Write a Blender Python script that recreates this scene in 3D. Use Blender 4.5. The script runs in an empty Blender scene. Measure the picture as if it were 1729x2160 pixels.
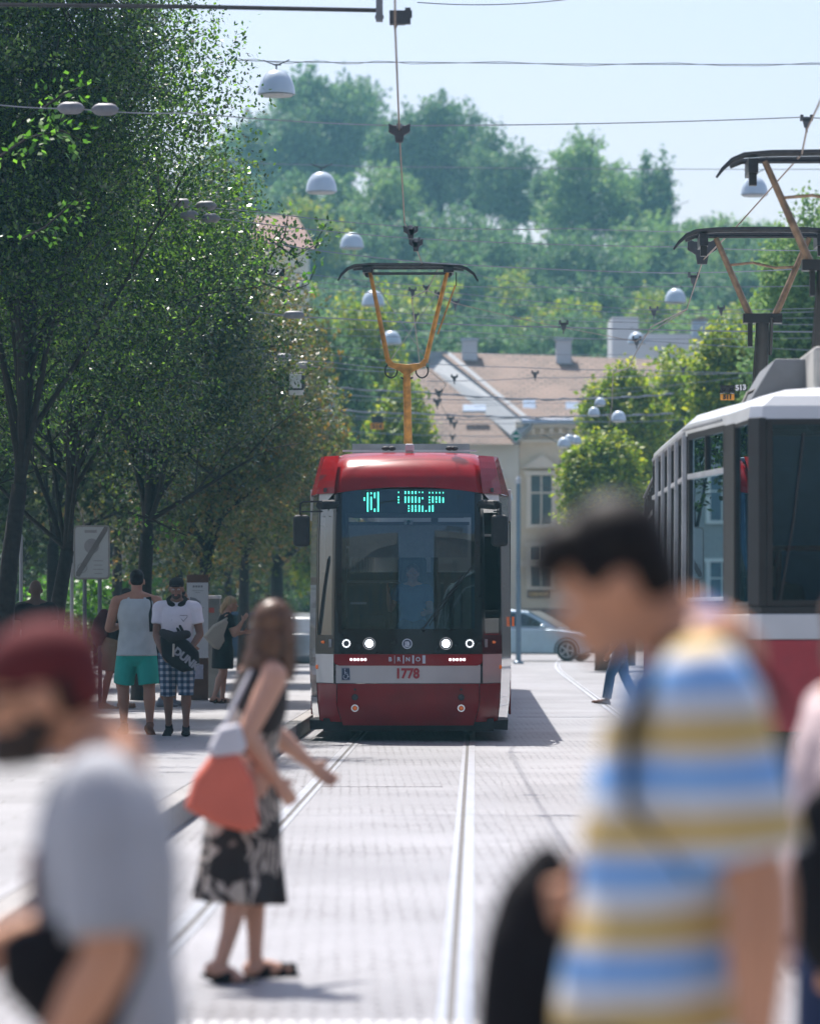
import bpy, math, random
import numpy as np
from mathutils import Vector, Matrix, Euler, noise
R = math.radians
scene = bpy.context.scene
col = scene.collection
# ------------------------------------------------------------------ camera
EYE = 1.65
cam_data = bpy.data.cameras.new("camera")
cam = bpy.data.objects.new("camera", cam_data)
col.objects.link(cam)
cam.location = (0, 0, EYE)
cam.rotation_euler = (R(90), 0, 0)
cam_data.sensor_fit = 'VERTICAL'
cam_data.sensor_height = 36.0
cam_data.sensor_width = 28.8
cam_data.lens = 135.0
cam_data.shift_y = 201.0 / 2160.0
cam_data.clip_start = 0.2
cam_data.clip_end = 3000
cam_data.dof.use_dof = True
cam_data.dof.focus_distance = 46.0
cam_data.dof.aperture_fstop = 2.25
cam_data.dof.aperture_blades = 0
scene.camera = cam
# ------------------------------------------------------------------ light
SUN_EL, SUN_AZ = 61.0, -20.0          # behind the tram, a little to the left
world = bpy.data.worlds.new("World")
scene.world = world
world.use_nodes = True
wn = world.node_tree
bg = wn.nodes["Background"]
sky = wn.nodes.new("ShaderNodeTexSky")
sky.sky_type = 'NISHITA'
sky.sun_disc = False
sky.sun_elevation = R(SUN_EL)
sky.sun_rotation = R(SUN_AZ % 360)
sky.altitude = 200
sky.air_density = 1.0
sky.dust_density = 3.0
sky.ozone_density = 0.6
tint = wn.nodes.new("ShaderNodeMix"); tint.data_type = 'RGBA'; tint.blend_type = 'MULTIPLY'; tint.inputs[0].default_value = 1.0
tint.inputs[7].default_value = (1.0, 0.92, 0.99, 1)
wn.links.new(sky.outputs[0], tint.inputs[6]); wn.links.new(tint.outputs[2], bg.inputs[0])
bg.inputs[1].default_value = 0.11
sd = bpy.data.lights.new("sun", 'SUN')
sd.energy = 4.8
sd.angle = R(0.53)
sd.color = (1.0, 0.955, 0.90)
sun = bpy.data.objects.new("sun", sd)
col.objects.link(sun)
svec = Vector((math.sin(R(SUN_AZ)) * math.cos(R(SUN_EL)), math.cos(R(SUN_AZ)) * math.cos(R(SUN_EL)), math.sin(R(SUN_EL))))
sun.rotation_euler = (-svec).to_track_quat('-Z', 'Y').to_euler()
scene.view_settings.view_transform = 'Standard'
scene.view_settings.look = 'None'
scene.view_settings.exposure = 0.68
scene.view_settings.gamma = 1.0
scene.render.engine = 'CYCLES'
scene.cycles.max_bounces = 7
scene.cycles.diffuse_bounces = 3
scene.cycles.glossy_bounces = 4
scene.cycles.transmission_bounces = 4
scene.cycles.transparent_max_bounces = 12
scene.cycles.volume_bounces = 0
scene.cycles.use_denoising = True
scene.cycles.sample_clamp_indirect = 6.0
scene.cycles.caustics_reflective = False
scene.cycles.caustics_refractive = False

FPX = 8100.0
def P(px, py, Y):
    """pixel of the photograph (1729 x 2160) at distance Y -> world point"""
    return Vector(((px - 864.5) * Y / FPX, Y, EYE - (py - 1281.0) * Y / FPX))
def PX(px, Y): return (px - 864.5) * Y / FPX
def PZ(py, Y): return EYE - (py - 1281.0) * Y / FPX

# ------------------------------------------------------------------ materials
MATS = {}
def mat(name, c, rough=0.6, metal=0.0, vary=0.12, scale=6.0, bump=0.0, coat=0.0, emit=None, estr=1.0, spec=0.5, streak=False):
    if name in MATS: return MATS[name]
    m = bpy.data.materials.new(name); m.use_nodes = True; MATS[name] = m
    nt = m.node_tree; b = nt.nodes["Principled BSDF"]
    b.inputs["Roughness"].default_value = rough
    b.inputs["Metallic"].default_value = metal
    b.inputs["Specular IOR Level"].default_value = spec
    b.inputs["Coat Weight"].default_value = coat
    b.inputs["Coat Roughness"].default_value = 0.04
    if emit:
        b.inputs["Emission Color"].default_value = (*emit, 1)
        b.inputs["Emission Strength"].default_value = estr
    tc = nt.nodes.new("ShaderNodeTexCoord")
    src = tc.outputs["Object"]
    if streak:
        mp = nt.nodes.new("ShaderNodeMapping"); mp.inputs["Scale"].default_value = (1, 1, 0.12)
        nt.links.new(src, mp.inputs[0]); src = mp.outputs[0]
    nz = nt.nodes.new("ShaderNodeTexNoise")
    nz.inputs["Scale"].default_value = scale; nz.inputs["Detail"].default_value = 5
    nt.links.new(src, nz.inputs["Vector"])
    rp = nt.nodes.new("ShaderNodeValToRGB")
    lo = tuple(max(0, x * (1 - vary)) for x in c); hi = tuple(min(1, x * (1 + vary)) for x in c)
    rp.color_ramp.elements[0].position = 0.3; rp.color_ramp.elements[1].position = 0.7
    rp.color_ramp.elements[0].color = (*lo, 1); rp.color_ramp.elements[1].color = (*hi, 1)
    nt.links.new(nz.outputs["Fac"], rp.inputs[0])
    nt.links.new(rp.outputs[0], b.inputs["Base Color"])
    if bump > 0:
        bp = nt.nodes.new("ShaderNodeBump"); bp.inputs["Strength"].default_value = bump
        bp.inputs["Distance"].default_value = 0.02
        nt.links.new(nz.outputs["Fac"], bp.inputs["Height"]); nt.links.new(bp.outputs[0], b.inputs["Normal"])
    return m

def glass(name, tint=(0.5, 0.56, 0.58), rough=0.0, ior=1.5, gcol=(1, 1, 1)):
    """thin window pane: tinted transmission plus a mirror coat"""
    if name in MATS: return MATS[name]
    m = bpy.data.materials.new(name); m.use_nodes = True; MATS[name] = m
    nt = m.node_tree; nt.nodes.clear()
    out = nt.nodes.new("ShaderNodeOutputMaterial"); mx = nt.nodes.new("ShaderNodeMixShader")
    tr = nt.nodes.new("ShaderNodeBsdfTransparent"); tr.inputs[0].default_value = (*tint, 1)
    gl = nt.nodes.new("ShaderNodeBsdfGlossy"); gl.inputs["Roughness"].default_value = rough; gl.inputs[0].default_value = (*gcol, 1)
    fr = nt.nodes.new("ShaderNodeFresnel"); fr.inputs[0].default_value = ior
    nt.links.new(fr.outputs[0], mx.inputs[0]); nt.links.new(tr.outputs[0], mx.inputs[1]); nt.links.new(gl.outputs[0], mx.inputs[2])
    nt.links.new(mx.outputs[0], out.inputs[0])
    return m

# ------------------------------------------------------------------ objects
def tag(o, label=None, cat=None, group=None, kind=None):
    if label: o["label"] = label
    if cat: o["category"] = cat
    if group: o["group"] = group
    if kind: o["kind"] = kind
    return o
def empty(name, loc=(0, 0, 0), rz=0.0, label=None, cat=None, group=None):
    o = bpy.data.objects.new(name, None); col.objects.link(o)
    o.location = loc; o.rotation_euler = (0, 0, rz); o.empty_display_size = 0.2
    return tag(o, label, cat, group)
def link(name, me, parent=None, loc=(0, 0, 0)):
    o = bpy.data.objects.new(name, me); col.objects.link(o); o.location = loc
    if parent is not None: o.parent = parent
    return o
def copy_tree(o, parent=None):
    c = o.copy(); col.objects.link(c); c.parent = parent
    for ch in list(o.children): copy_tree(ch, c)
    return c

class MB:
    def __init__(s): s.v = []; s.f = []; s.m = []; s.mats = []
    def mi(s, m):
        if m not in s.mats: s.mats.append(m)
        return s.mats.index(m)
    def add(s, vs, fs, m):
        n = len(s.v); k = s.mi(m); s.v += [tuple(v) for v in vs]
        for f in fs: s.f.append(tuple(i + n for i in f)); s.m.append(k)
        return s
    def box(s, c, d, m, rz=0.0, rx=0.0, ry=0.0):
        x, y, z = (q / 2 for q in d); M = Matrix.Translation(c) @ Euler((rx, ry, rz)).to_matrix().to_4x4()
        vs = [M @ Vector((a * x, b * y, e * z)) for e in (-1, 1) for a, b in ((-1, -1), (1, -1), (1, 1), (-1, 1))]
        return s.add(vs, [(3, 2, 1, 0), (4, 5, 6, 7), (0, 1, 5, 4), (1, 2, 6, 5), (2, 3, 7, 6), (3, 0, 4, 7)], m)
    def prism(s, poly, axis, a, b, m):
        """poly: 2D points, extruded along axis from a to b (x: (y,z); y: (x,z); z: (x,y))"""
        n = len(poly)
        def mk(p, t):
            return (t, p[0], p[1]) if axis == 'x' else (p[0], t, p[1]) if axis == 'y' else (p[0], p[1], t)
        vs = [mk(p, a) for p in poly] + [mk(p, b) for p in poly]
        fs = [tuple(range(n))[::-1], tuple(range(n, 2 * n))] + [(i, (i + 1) % n, n + (i + 1) % n, n + i) for i in range(n)]
        return s.add(vs, fs, m)
    def tube(s, pts, r, m, n=8, caps=True):
        pts = [Vector(p) for p in pts]; rs = r if isinstance(r, (list, tuple)) else [r] * len(pts)
        vs = []; up = None
        for i, p in enumerate(pts):
            t = (pts[min(i + 1, len(pts) - 1)] - pts[max(i - 1, 0)]).normalized()
            if up is None: up = Vector((0, 0, 1)) if abs(t.z) < 0.9 else Vector((1, 0, 0))
            sx = t.cross(up).normalized(); up2 = sx.cross(t).normalized(); up = up2
            for k in range(n):
                a = 2 * math.pi * k / n
                vs.append(p + (sx * math.cos(a) + up2 * math.sin(a)) * rs[i])
        fs = []
        for i in range(len(pts) - 1):
            for k in range(n):
                fs.append((i * n + k, i * n + (k + 1) % n, (i + 1) * n + (k + 1) % n, (i + 1) * n + k))
        if caps: fs += [tuple(range(n))[::-1], tuple((len(pts) - 1) * n + k for k in range(n))]
        return s.add(vs, fs, m)
    def lathe(s, prof, c, m, n=24, axis='z'):
        """prof: (radius, height) pairs"""
        vs = []; fs = []
        for r, h in prof:
            for k in range(n):
                a = 2 * math.pi * k / n; x, y = r * math.cos(a), r * math.sin(a)
                q = (x, y, h) if axis == 'z' else (x, h, y) if axis == 'y' else (h, x, y)
                vs.append((c[0] + q[0], c[1] + q[1], c[2] + q[2]))
        for i in range(len(prof) - 1):
            for k in range(n): fs.append((i * n + k, i * n + (k + 1) % n, (i + 1) * n + (k + 1) % n, (i + 1) * n + k))
        fs += [tuple(range(n))[::-1], tuple((len(prof) - 1) * n + k for k in range(n))]
        return s.add(vs, fs, m)
    def ball(s, c, r, m, n=12, rings=8):
        if not isinstance(r, (tuple, list)): r = (r, r, r)
        vs = [(c[0], c[1], c[2] - r[2])]; fs = []
        for i in range(1, rings):
            a = -math.pi / 2 + math.pi * i / rings
            for k in range(n):
                b = 2 * math.pi * k / n
                vs.append((c[0] + r[0] * math.cos(a) * math.cos(b), c[1] + r[1] * math.cos(a) * math.sin(b), c[2] + r[2] * math.sin(a)))
        vs.append((c[0], c[1], c[2] + r[2]))
        for k in range(n): fs.append((0, 1 + (k + 1) % n, 1 + k))
        for i in range(rings - 2):
            for k in range(n):
                a = 1 + i * n
                fs.append((a + k, a + (k + 1) % n, a + n + (k + 1) % n, a + n + k))
        a = 1 + (rings - 2) * n; e = len(vs) - 1
        for k in range(n): fs.append((a + k, a + (k + 1) % n, e))
        return s.add(vs, fs, m)
    def mesh(s, name, smooth=False):
        me = bpy.data.meshes.new(name); me.from_pydata(s.v, [], s.f)
        for m in s.mats: me.materials.append(m)
        me.polygons.foreach_set("material_index", s.m)
        me.validate(); me.update()
        if smooth: me.polygons.foreach_set("use_smooth", [True] * len(me.polygons))
        return me
    def build(s, name, parent=None, loc=(0, 0, 0), smooth=False, bevel=0.0, seg=2, angle=35, wn=False):
        me = s.mesh(name, smooth); o = link(name, me, parent, loc)
        if bevel > 0:
            b = o.modifiers.new("bevel", 'BEVEL'); b.width = bevel; b.segments = seg
            b.limit_method = 'ANGLE'; b.angle_limit = R(angle); b.harden_normals = False
        if smooth and not wn:
            try: me.set_sharp_from_angle(angle=R(angle))
            except Exception: pass
        return o

FONTS = {}
def text_mesh(s, size, m, bold=0.0, depth=0.004, spacing=1.0):
    cu = bpy.data.curves.new("lettering", 'FONT'); cu.body = s; cu.size = size; cu.extrude = depth; cu.offset = bold
    cu.align_x = 'CENTER'; cu.align_y = 'CENTER'; cu.space_character = spacing
    o = bpy.data.objects.new("lettering", cu); col.objects.link(o)
    bpy.context.view_layer.update()
    me = bpy.data.meshes.new_from_object(o.evaluated_get(bpy.context.evaluated_depsgraph_get()))
    bpy.data.objects.remove(o); bpy.data.curves.remove(cu)
    me.materials.clear(); me.materials.append(m)
    return me
def text(name, s, size, loc, m, parent=None, rot=(R(90), 0, 0), bold=0.0, sx=1.0, depth=0.003, spacing=1.0):
    o = link(name, text_mesh(s, size, m, bold, depth, spacing), parent, loc); o.rotation_euler = rot; o.scale = (sx, 1, 1)
    return o
# ------------------------------------------------------------------ ground
TDIR = 0.0172                      # the tracks drift to the right of the view axis
def tx(X46, Y): return X46 + (Y - 46.0) * TDIR
def stone_mat(name, w, h, base, dark, rough=0.55, bumpd=0.006, rot=0.0, mortar=0.012, varied=0.22):
    m = bpy.data.materials.new(name); m.use_nodes = True; nt = m.node_tree; L = nt.links.new
    b = nt.nodes["Principled BSDF"]; tc = nt.nodes.new("ShaderNodeTexCoord")
    nz0 = nt.nodes.new("ShaderNodeTexNoise"); nz0.inputs["Scale"].default_value = 4.0; L(tc.outputs["Object"], nz0.inputs["Vector"])
    va = nt.nodes.new("ShaderNodeVectorMath"); va.operation = 'SCALE'; va.inputs[3].default_value = 0.06
    L(nz0.outputs["Color"], va.inputs[0])
    vb = nt.nodes.new("ShaderNodeVectorMath"); vb.operation = 'ADD'; L(tc.outputs["Object"], vb.inputs[0]); L(va.outputs[0], vb.inputs[1])
    mp = nt.nodes.new("ShaderNodeMapping"); mp.inputs["Rotation"].default_value = (0, 0, rot); L(vb.outputs[0], mp.inputs[0])
    br = nt.nodes.new("ShaderNodeTexBrick"); L(mp.outputs[0], br.inputs["Vector"])
    br.inputs["Scale"].default_value = 1.0; br.inputs["Brick Width"].default_value = w; br.inputs["Row Height"].default_value = h
    br.inputs["Mortar Size"].default_value = mortar; br.inputs["Mortar Smooth"].default_value = 0.4; br.inputs["Bias"].default_value = 0.0
    br.inputs["Color1"].default_value = (*[x * (1 - varied) for x in base], 1); br.inputs["Color2"].default_value = (*[min(1, x * (1 + varied)) for x in base], 1)
    br.inputs["Mortar"].default_value = (*dark, 1)
    n1 = nt.nodes.new("ShaderNodeTexNoise"); n1.inputs["Scale"].default_value = 0.35; n1.inputs["Detail"].default_value = 6; L(tc.outputs["Object"], n1.inputs["Vector"])
    n2 = nt.nodes.new("ShaderNodeTexNoise"); n2.inputs["Scale"].default_value = 40; n2.inputs["Detail"].default_value = 4; L(tc.outputs["Object"], n2.inputs["Vector"])
    mx = nt.nodes.new("ShaderNodeMix"); mx.data_type = 'RGBA'; mx.blend_type = 'OVERLAY'; mx.inputs[0].default_value = 0.5
    n3 = nt.nodes.new("ShaderNodeTexNoise"); n3.inputs["Scale"].default_value = 0.6; n3.inputs["Detail"].default_value = 5; L(tc.outputs["Object"], n3.inputs["Vector"])
    r3 = nt.nodes.new("ShaderNodeMapRange"); r3.inputs[1].default_value = 0.42; r3.inputs[2].default_value = 0.60; r3.inputs[3].default_value = 0.85; r3.inputs[4].default_value = 0.0; L(n3.outputs["Fac"], r3.inputs[0])
    m3 = nt.nodes.new("ShaderNodeMix"); m3.data_type = 'RGBA'; L(r3.outputs[0], m3.inputs[0]); L(br.outputs["Color"], m3.inputs[6]); m3.inputs[7].default_value = (*base, 1)
    L(m3.outputs[2], mx.inputs[6]); L(n1.outputs["Fac"], mx.inputs[7])
    mx2 = nt.nodes.new("ShaderNodeMix"); mx2.data_type = 'RGBA'; mx2.blend_type = 'OVERLAY'; mx2.inputs[0].default_value = 0.45
    L(mx.outputs[2], mx2.inputs[6]); L(n2.outputs["Fac"], mx2.inputs[7]); L(mx2.outputs[2], b.inputs["Base Color"])
    ad = nt.nodes.new("ShaderNodeMath"); ad.operation = 'MULTIPLY_ADD'; ad.inputs[1].default_value = -1.0
    L(br.outputs["Fac"], ad.inputs[0])
    sc = nt.nodes.new("ShaderNodeMath"); sc.operation = 'MULTIPLY'; sc.inputs[1].default_value = 0.7; L(n2.outputs["Fac"], sc.inputs[0]); L(sc.outputs[0], ad.inputs[2])
    bp = nt.nodes.new("ShaderNodeBump"); bp.inputs["Strength"].default_value = 0.35; bp.inputs["Distance"].default_value = bumpd
    L(ad.outputs[0], bp.inputs["Height"]); L(bp.outputs[0], b.inputs["Normal"])
    b.inputs["Roughness"].default_value = rough; b.inputs["Specular IOR Level"].default_value = 0.5
    MATS[name] = m
    return m
setts = stone_mat("granite_setts", 0.16, 0.11, (0.255, 0.255, 0.268), (0.11, 0.105, 0.105), 0.55, 0.005, mortar=0.014, varied=0.12)
slabs = stone_mat("paving_slabs", 0.6, 0.4, (0.27, 0.27, 0.28), (0.14, 0.135, 0.13), 0.5, 0.004, mortar=0.008, varied=0.10)
lanem = stone_mat("track_lane_setts", 0.17, 0.13, (0.265, 0.265, 0.278), (0.12, 0.115, 0.115), 0.5, 0.005, rot=-TDIR, mortar=0.014, varied=0.12)
kerbm = mat("kerb_granite", (0.27, 0.26, 0.25), 0.75, vary=0.25, scale=25, bump=0.3)
steel = mat("worn_rail_steel", (0.62, 0.64, 0.68), 0.32, 1.0, vary=0.15, scale=9, streak=False)
groovem = mat("groove_dark", (0.12, 0.115, 0.11), 0.85, vary=0.3, scale=30)  # darker, rough strip between rail head and lip

g = MB(); g.add([(-900, -300, 0), (900, -300, 0), (900, 1500, 0), (-900, 1500, 0)], [(0, 1, 2, 3)], setts)
tag(g.build("ground"), kind="structure")
EDGE = -1.415                      # platform edge, x at Y=46
g = MB(); pe = lambda Y: tx(EDGE, Y)
g.prism([(pe(12) - 0.16, 12), (pe(118) - 0.16, 118), (-40, 118), (-40, 12)], 'z', 0.0, 0.20, slabs)
tag(g.build("pavement"), kind="structure")
g = MB()
y = 12.0
while y < 118:
    a, b_ = y + 0.006, y + 0.994
    g.prism([(pe(a), a), (pe(b_), b_), (pe(b_) - 0.155, b_), (pe(a) - 0.155, a)], 'z', 0.0, 0.203, kerbm); y += 1.0
tag(g.build("kerb", bevel=0.012), kind="structure")
# paved strips between the rails
g = MB()
for c in (0.003,):
    g.add([(tx(c, 5) - 1.02, 5, 0.004), (tx(c, 5) + 1.02, 5, 0.004), (tx(c, 330) + 1.02, 330, 0.004), (tx(c, 330) - 1.02, 330, 0.004)], [(0, 1, 2, 3)], lanem)
tag(g.build("track_lane_paving"), kind="structure")
T2 = 3.72                          # centre of second track at Y=46
def rail(name, path, side):
    """grooved tram rail sunk in the paving: running head, groove, lip"""
    mb = MB()
    for (a, b_, z, m) in ((-0.040, 0.032, 0.010, steel), (0.032, 0.066, 0.0065, groovem), (0.066, 0.104, 0.009, steel)):
        vs = []; fs = []
        for (X, Y) in path:
            vs += [(X + side * a, Y, z), (X + side * b_, Y, z)]
        for i in range(len(path) - 1):
            q = (2 * i, 2 * i + 1, 2 * i + 3, 2 * i + 2); fs.append(q if side > 0 else q[::-1])
        mb.add(vs, fs, m)
    return mb
RG = 0.735
for nm, c, s in (("tram_rail", 0.003 - RG, 1), ("tram_rail", 0.003 + RG, -1)):
    o = rail(nm, [(tx(c, y), y) for y in (5, 60, 130, 220)], s).build("tram_rail"); tag(o, kind="structure")
def t2x(Y):
    return T2 - 0.05 + (Y - 46) * 0.0165 + max(0, Y - 95) ** 2 * 0.0008
for s in (-1, 1):
    o = rail("r", [(t2x(y) + s * RG, y) for y in list(range(8, 200, 6))], -s).build("tram_rail"); tag(o, kind="structure")
def t3x(Y): return 0.003 + (Y - 46) * TDIR + 3.2 - (170 - Y) ** 2 * 0.0009 if Y < 170 else 8
# tactile studs of the crossing, low white bumps at the lower edge of the picture
g = MB(); wp = mat("tactile_white", (0.7, 0.7, 0.68), 0.6)
for i in range(34):
    for j in range(3):
        g.lathe([(0.028, 0.0), (0.024, 0.008), (0.012, 0.011)], (-1.25 + i * 0.06 - 0.0 * j, 15.05 + j * 0.07, 0.0), wp, n=8)
tag(g.build("tactile_paving_studs"), kind="structure")
# drain covers and expansion joints in the setts
g = MB(); jm = mat("joint_tar", (0.13, 0.13, 0.14), 0.7)
for (Y, x0, x1) in ((57.5, 1.6, 8.0), (35.2, -1.0, 0.3)):
    g.box(((x0 + x1) / 2, Y, 0.006), (x1 - x0, 0.014, 0.003), jm)
tag(g.build("paving_joint"), kind="structure")
# ------------------------------------------------------------------ red and white tram in the middle
white = mat("tram_white_paint", (0.56, 0.56, 0.53), 0.22, vary=0.06, scale=3, coat=0.6)
sidewhite = mat("tram_side_white", (0.60, 0.60, 0.57), 0.14, vary=0.06, scale=3, coat=1.0)
red = mat("tram_red_paint", (0.27, 0.008, 0.013), 0.24, vary=0.18, scale=2.5, coat=0.08, spec=0.22)
black = mat("gloss_black", (0.008, 0.008, 0.010), 0.14, vary=0.2, spec=0.35)
rubber = mat("black_rubber", (0.018, 0.018, 0.02), 0.65, vary=0.3, scale=12)
dgrey = mat("dark_grey_plastic", (0.05, 0.052, 0.058), 0.5, vary=0.2)
grey = mat("mid_grey_metal", (0.28, 0.29, 0.30), 0.45, vary=0.15)
lgrey = mat("light_grey_metal", (0.6, 0.6, 0.62), 0.4, vary=0.12, scale=8)
cabin = mat("cabin_lining", (0.085, 0.08, 0.075), 0.7, vary=0.25)
blindm = mat("blind_cloth", (0.42, 0.43, 0.43), 0.85, vary=0.06, scale=30)
wscreen = glass("windscreen_glass", (0.60, 0.64, 0.66), 0.0, 1.75, (0.55, 0.85, 1.0))  # mirror colour blued to strengthen the reflected strip of sky
sideglass = glass("side_glass", (0.22, 0.23, 0.22), 0.0, 2.2)
chrome = mat("chrome_ring", (0.75, 0.75, 0.75), 0.15, 1.0, vary=0.05)
lampon = mat("lit_headlamp", (0.9, 0.9, 0.9), 0.2, emit=(0.86, 0.95, 1.0), estr=5)
drl = mat("daylight_ring", (0.8, 0.8, 0.8), 0.3, emit=(0.9, 0.95, 1.0), estr=0.9)
ledw = mat("white_led", (0.9, 0.9, 0.9), 0.3, emit=(0.85, 0.92, 1.0), estr=2.2)
ledg = mat("green_led", (0.1, 0.6, 0.45), 0.3, emit=(0.10, 0.95, 0.66), estr=2.4)
amber = mat("amber_lens", (0.75, 0.17, 0.03), 0.2, vary=0.05, emit=(0.9, 0.2, 0.03), estr=0.12)
textw = mat("lettering_white", (0.6, 0.66, 0.72), 0.4, vary=0.03)
textr = mat("lettering_red", (0.42, 0.02, 0.035), 0.4, vary=0.03)
navy = mat("navy_sticker", (0.02, 0.04, 0.10), 0.3, vary=0.05)
panp = mat("pantograph_ochre_paint", (0.50, 0.225, 0.035), 0.5, vary=0.45, scale=9, bump=0.1)
panb = mat("pantograph_black_steel", (0.035, 0.035, 0.038), 0.45, 0.5, vary=0.3, scale=20)

t1 = empty("tram", (-0.025, 47.0, 0), -TDIR, "red and white tram with lit headlamps and the number 1778 coming along the tracks", "tram")
def interp(t, pts):
    if t <= pts[0][0]: return pts[0][1]
    for (a, b), (c, d) in zip(pts, pts[1:]):
        if t <= c:
            k = (t - a) / (c - a); k = k * k * (3 - 2 * k) if len(pts) > 9 else k
            return b + (d - b) * k
    return pts[-1][1]
PROF = [(0.18, 0.10), (0.30, 0.045), (0.5, 0.015), (0.72, 0.005), (1.08, 0.0), (1.34, 0.015), (2.0, 0.06), (2.6, 0.12), (3.06, 0.18)]
TOPP = [(3.06, 0.0), (3.14, 0.012), (3.25, 0.055), (3.36, 0.14), (3.45, 0.26), (3.51, 0.40), (3.555, 0.60), (3.58, 0.85)]
def tprof(z): return interp(z, PROF) if z <= 3.06 else 0.18 + interp(z, TOPP)
XS = [(0.18, 0.955), (0.5, 0.985), (1.0, 1.0), (2.6, 0.985), (3.06, 0.965), (3.3, 0.93), (3.58, 0.875)]
def plan(u):
    u = abs(u)
    if u < 0.90: return 0.10 * (u / 0.9) ** 2
    if u < 1.15: return 0.10 + (u - 0.90) * 1.7
    return 0.525 + (u - 1.15) * 8.5
def S(x, z, off=0.0):
    xs = interp(z, XS)
    y = plan(x / xs) + tprof(z)
    if off:
        e = 0.004
        dx = (plan((x + e) / xs) - plan((x - e) / xs)) / (2 * e); dz = (tprof(z + e) - tprof(z - e)) / (2 * e)
        n = Vector((dx, -1, dz)).normalized()
        return Vector((x, y, z)) + Vector((n.x, n.y, n.z)) * off
    return Vector((x, y, z))
def patch(mb, zs, xl, xr, m, off=0.0, n=12, th=0.0):
    vs = []; fs = []
    nz = len(zs)
    for z in zs:
        a, b = (xl(z) if callable(xl) else xl), (xr(z) if callable(xr) else xr)
        for i in range(n + 1): vs.append(S(a + (b - a) * i / n, z, off))
    for j in range(nz - 1):
        for i in range(n):
            k = j * (n + 1) + i; fs.append((k, k + 1, k + n + 2, k + n + 1))
    mb.add(vs, fs, m)
    if th:                                        # a returned edge so that the panel has thickness
        w = n + 1; rim = [i for i in range(w)] + [j * w + n for j in range(1, nz)] + [(nz - 1) * w + i for i in range(n - 1, -1, -1)] + [j * w for j in range(nz - 2, 0, -1)]
        base = len(mb.v) - len(vs); k0 = len(mb.v)
        for r in rim:
            p = Vector(mb.v[base + r]); mb.v.append((p.x * (1 - 0.002), p.y + th, p.z))
        for i in range(len(rim)):
            j = (i + 1) % len(rim)
            mb.f.append((base + rim[i], k0 + i, k0 + j, base + rim[j])); mb.m.append(mb.mi(m))
def lin(a, b, n): return [a + (b - a) * i / n for i in range(n + 1)]
def TZ(py): return 1.65 + (1281 - py) / 172.3
def TX(px): return (px - 861.0) / 172.3
def round_lo(x, r, z0, sgn):
    """x bound with rounded lower corner"""
    def f(z):
        d = z - z0
        return sgn * (x - (r - math.sqrt(max(0, r * r - (r - d) ** 2))) if d < r else x)
    return f
# lower apron, number panel, stripes
b = MB(); patch(b, lin(0.20, 0.712, 8), lambda z: -0.80 - 0.07 * min(1, (z - 0.2) / 0.25), lambda z: 0.80 + 0.07 * min(1, (z - 0.2) / 0.25), red, n=16, th=0.05)
apron = b.build("front_apron", t1, smooth=True)
b = MB(); patch(b, lin(0.72, 0.945, 3), -0.885, 0.885, white, n=16, th=0.04); panel = b.build("number_panel", t1, smooth=True)
b = MB(); patch(b, lin(0.935, 1.075, 8), round_lo(0.905, 0.06, 0.935, -1), round_lo(0.905, 0.06, 0.935, 1), red, 0.006, n=20, th=0.02); stripe = b.build("red_stripe", t1, smooth=True)
b = MB(); patch(b, lin(1.08, 1.34, 4), -0.91, 0.91, black, 0.004, n=20, th=0.02); band = b.build("lamp_band", t1, smooth=True)
# windscreen with black surround
ztop = lambda x: 3.125 - 0.075 * (x / 0.92) ** 2
b = MB()
for s in (-1, 1):
    patch(b, lin(1.34, 3.055, 12), min(s * 0.815, s * 0.915), max(s * 0.815, s * 0.915), black, 0.002, n=3, th=0.05)
patch(b, [1.34, 1.385], -0.815, 0.815, black, 0.002, n=10, th=0.03)
b.build("windscreen_frame", t1, smooth=True)
b = MB(); patch(b, lin(1.385, 3.10, 14), -0.815, 0.815, wscreen, 0.0, n=16); b.build("windscreen", t1, smooth=True)
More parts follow.
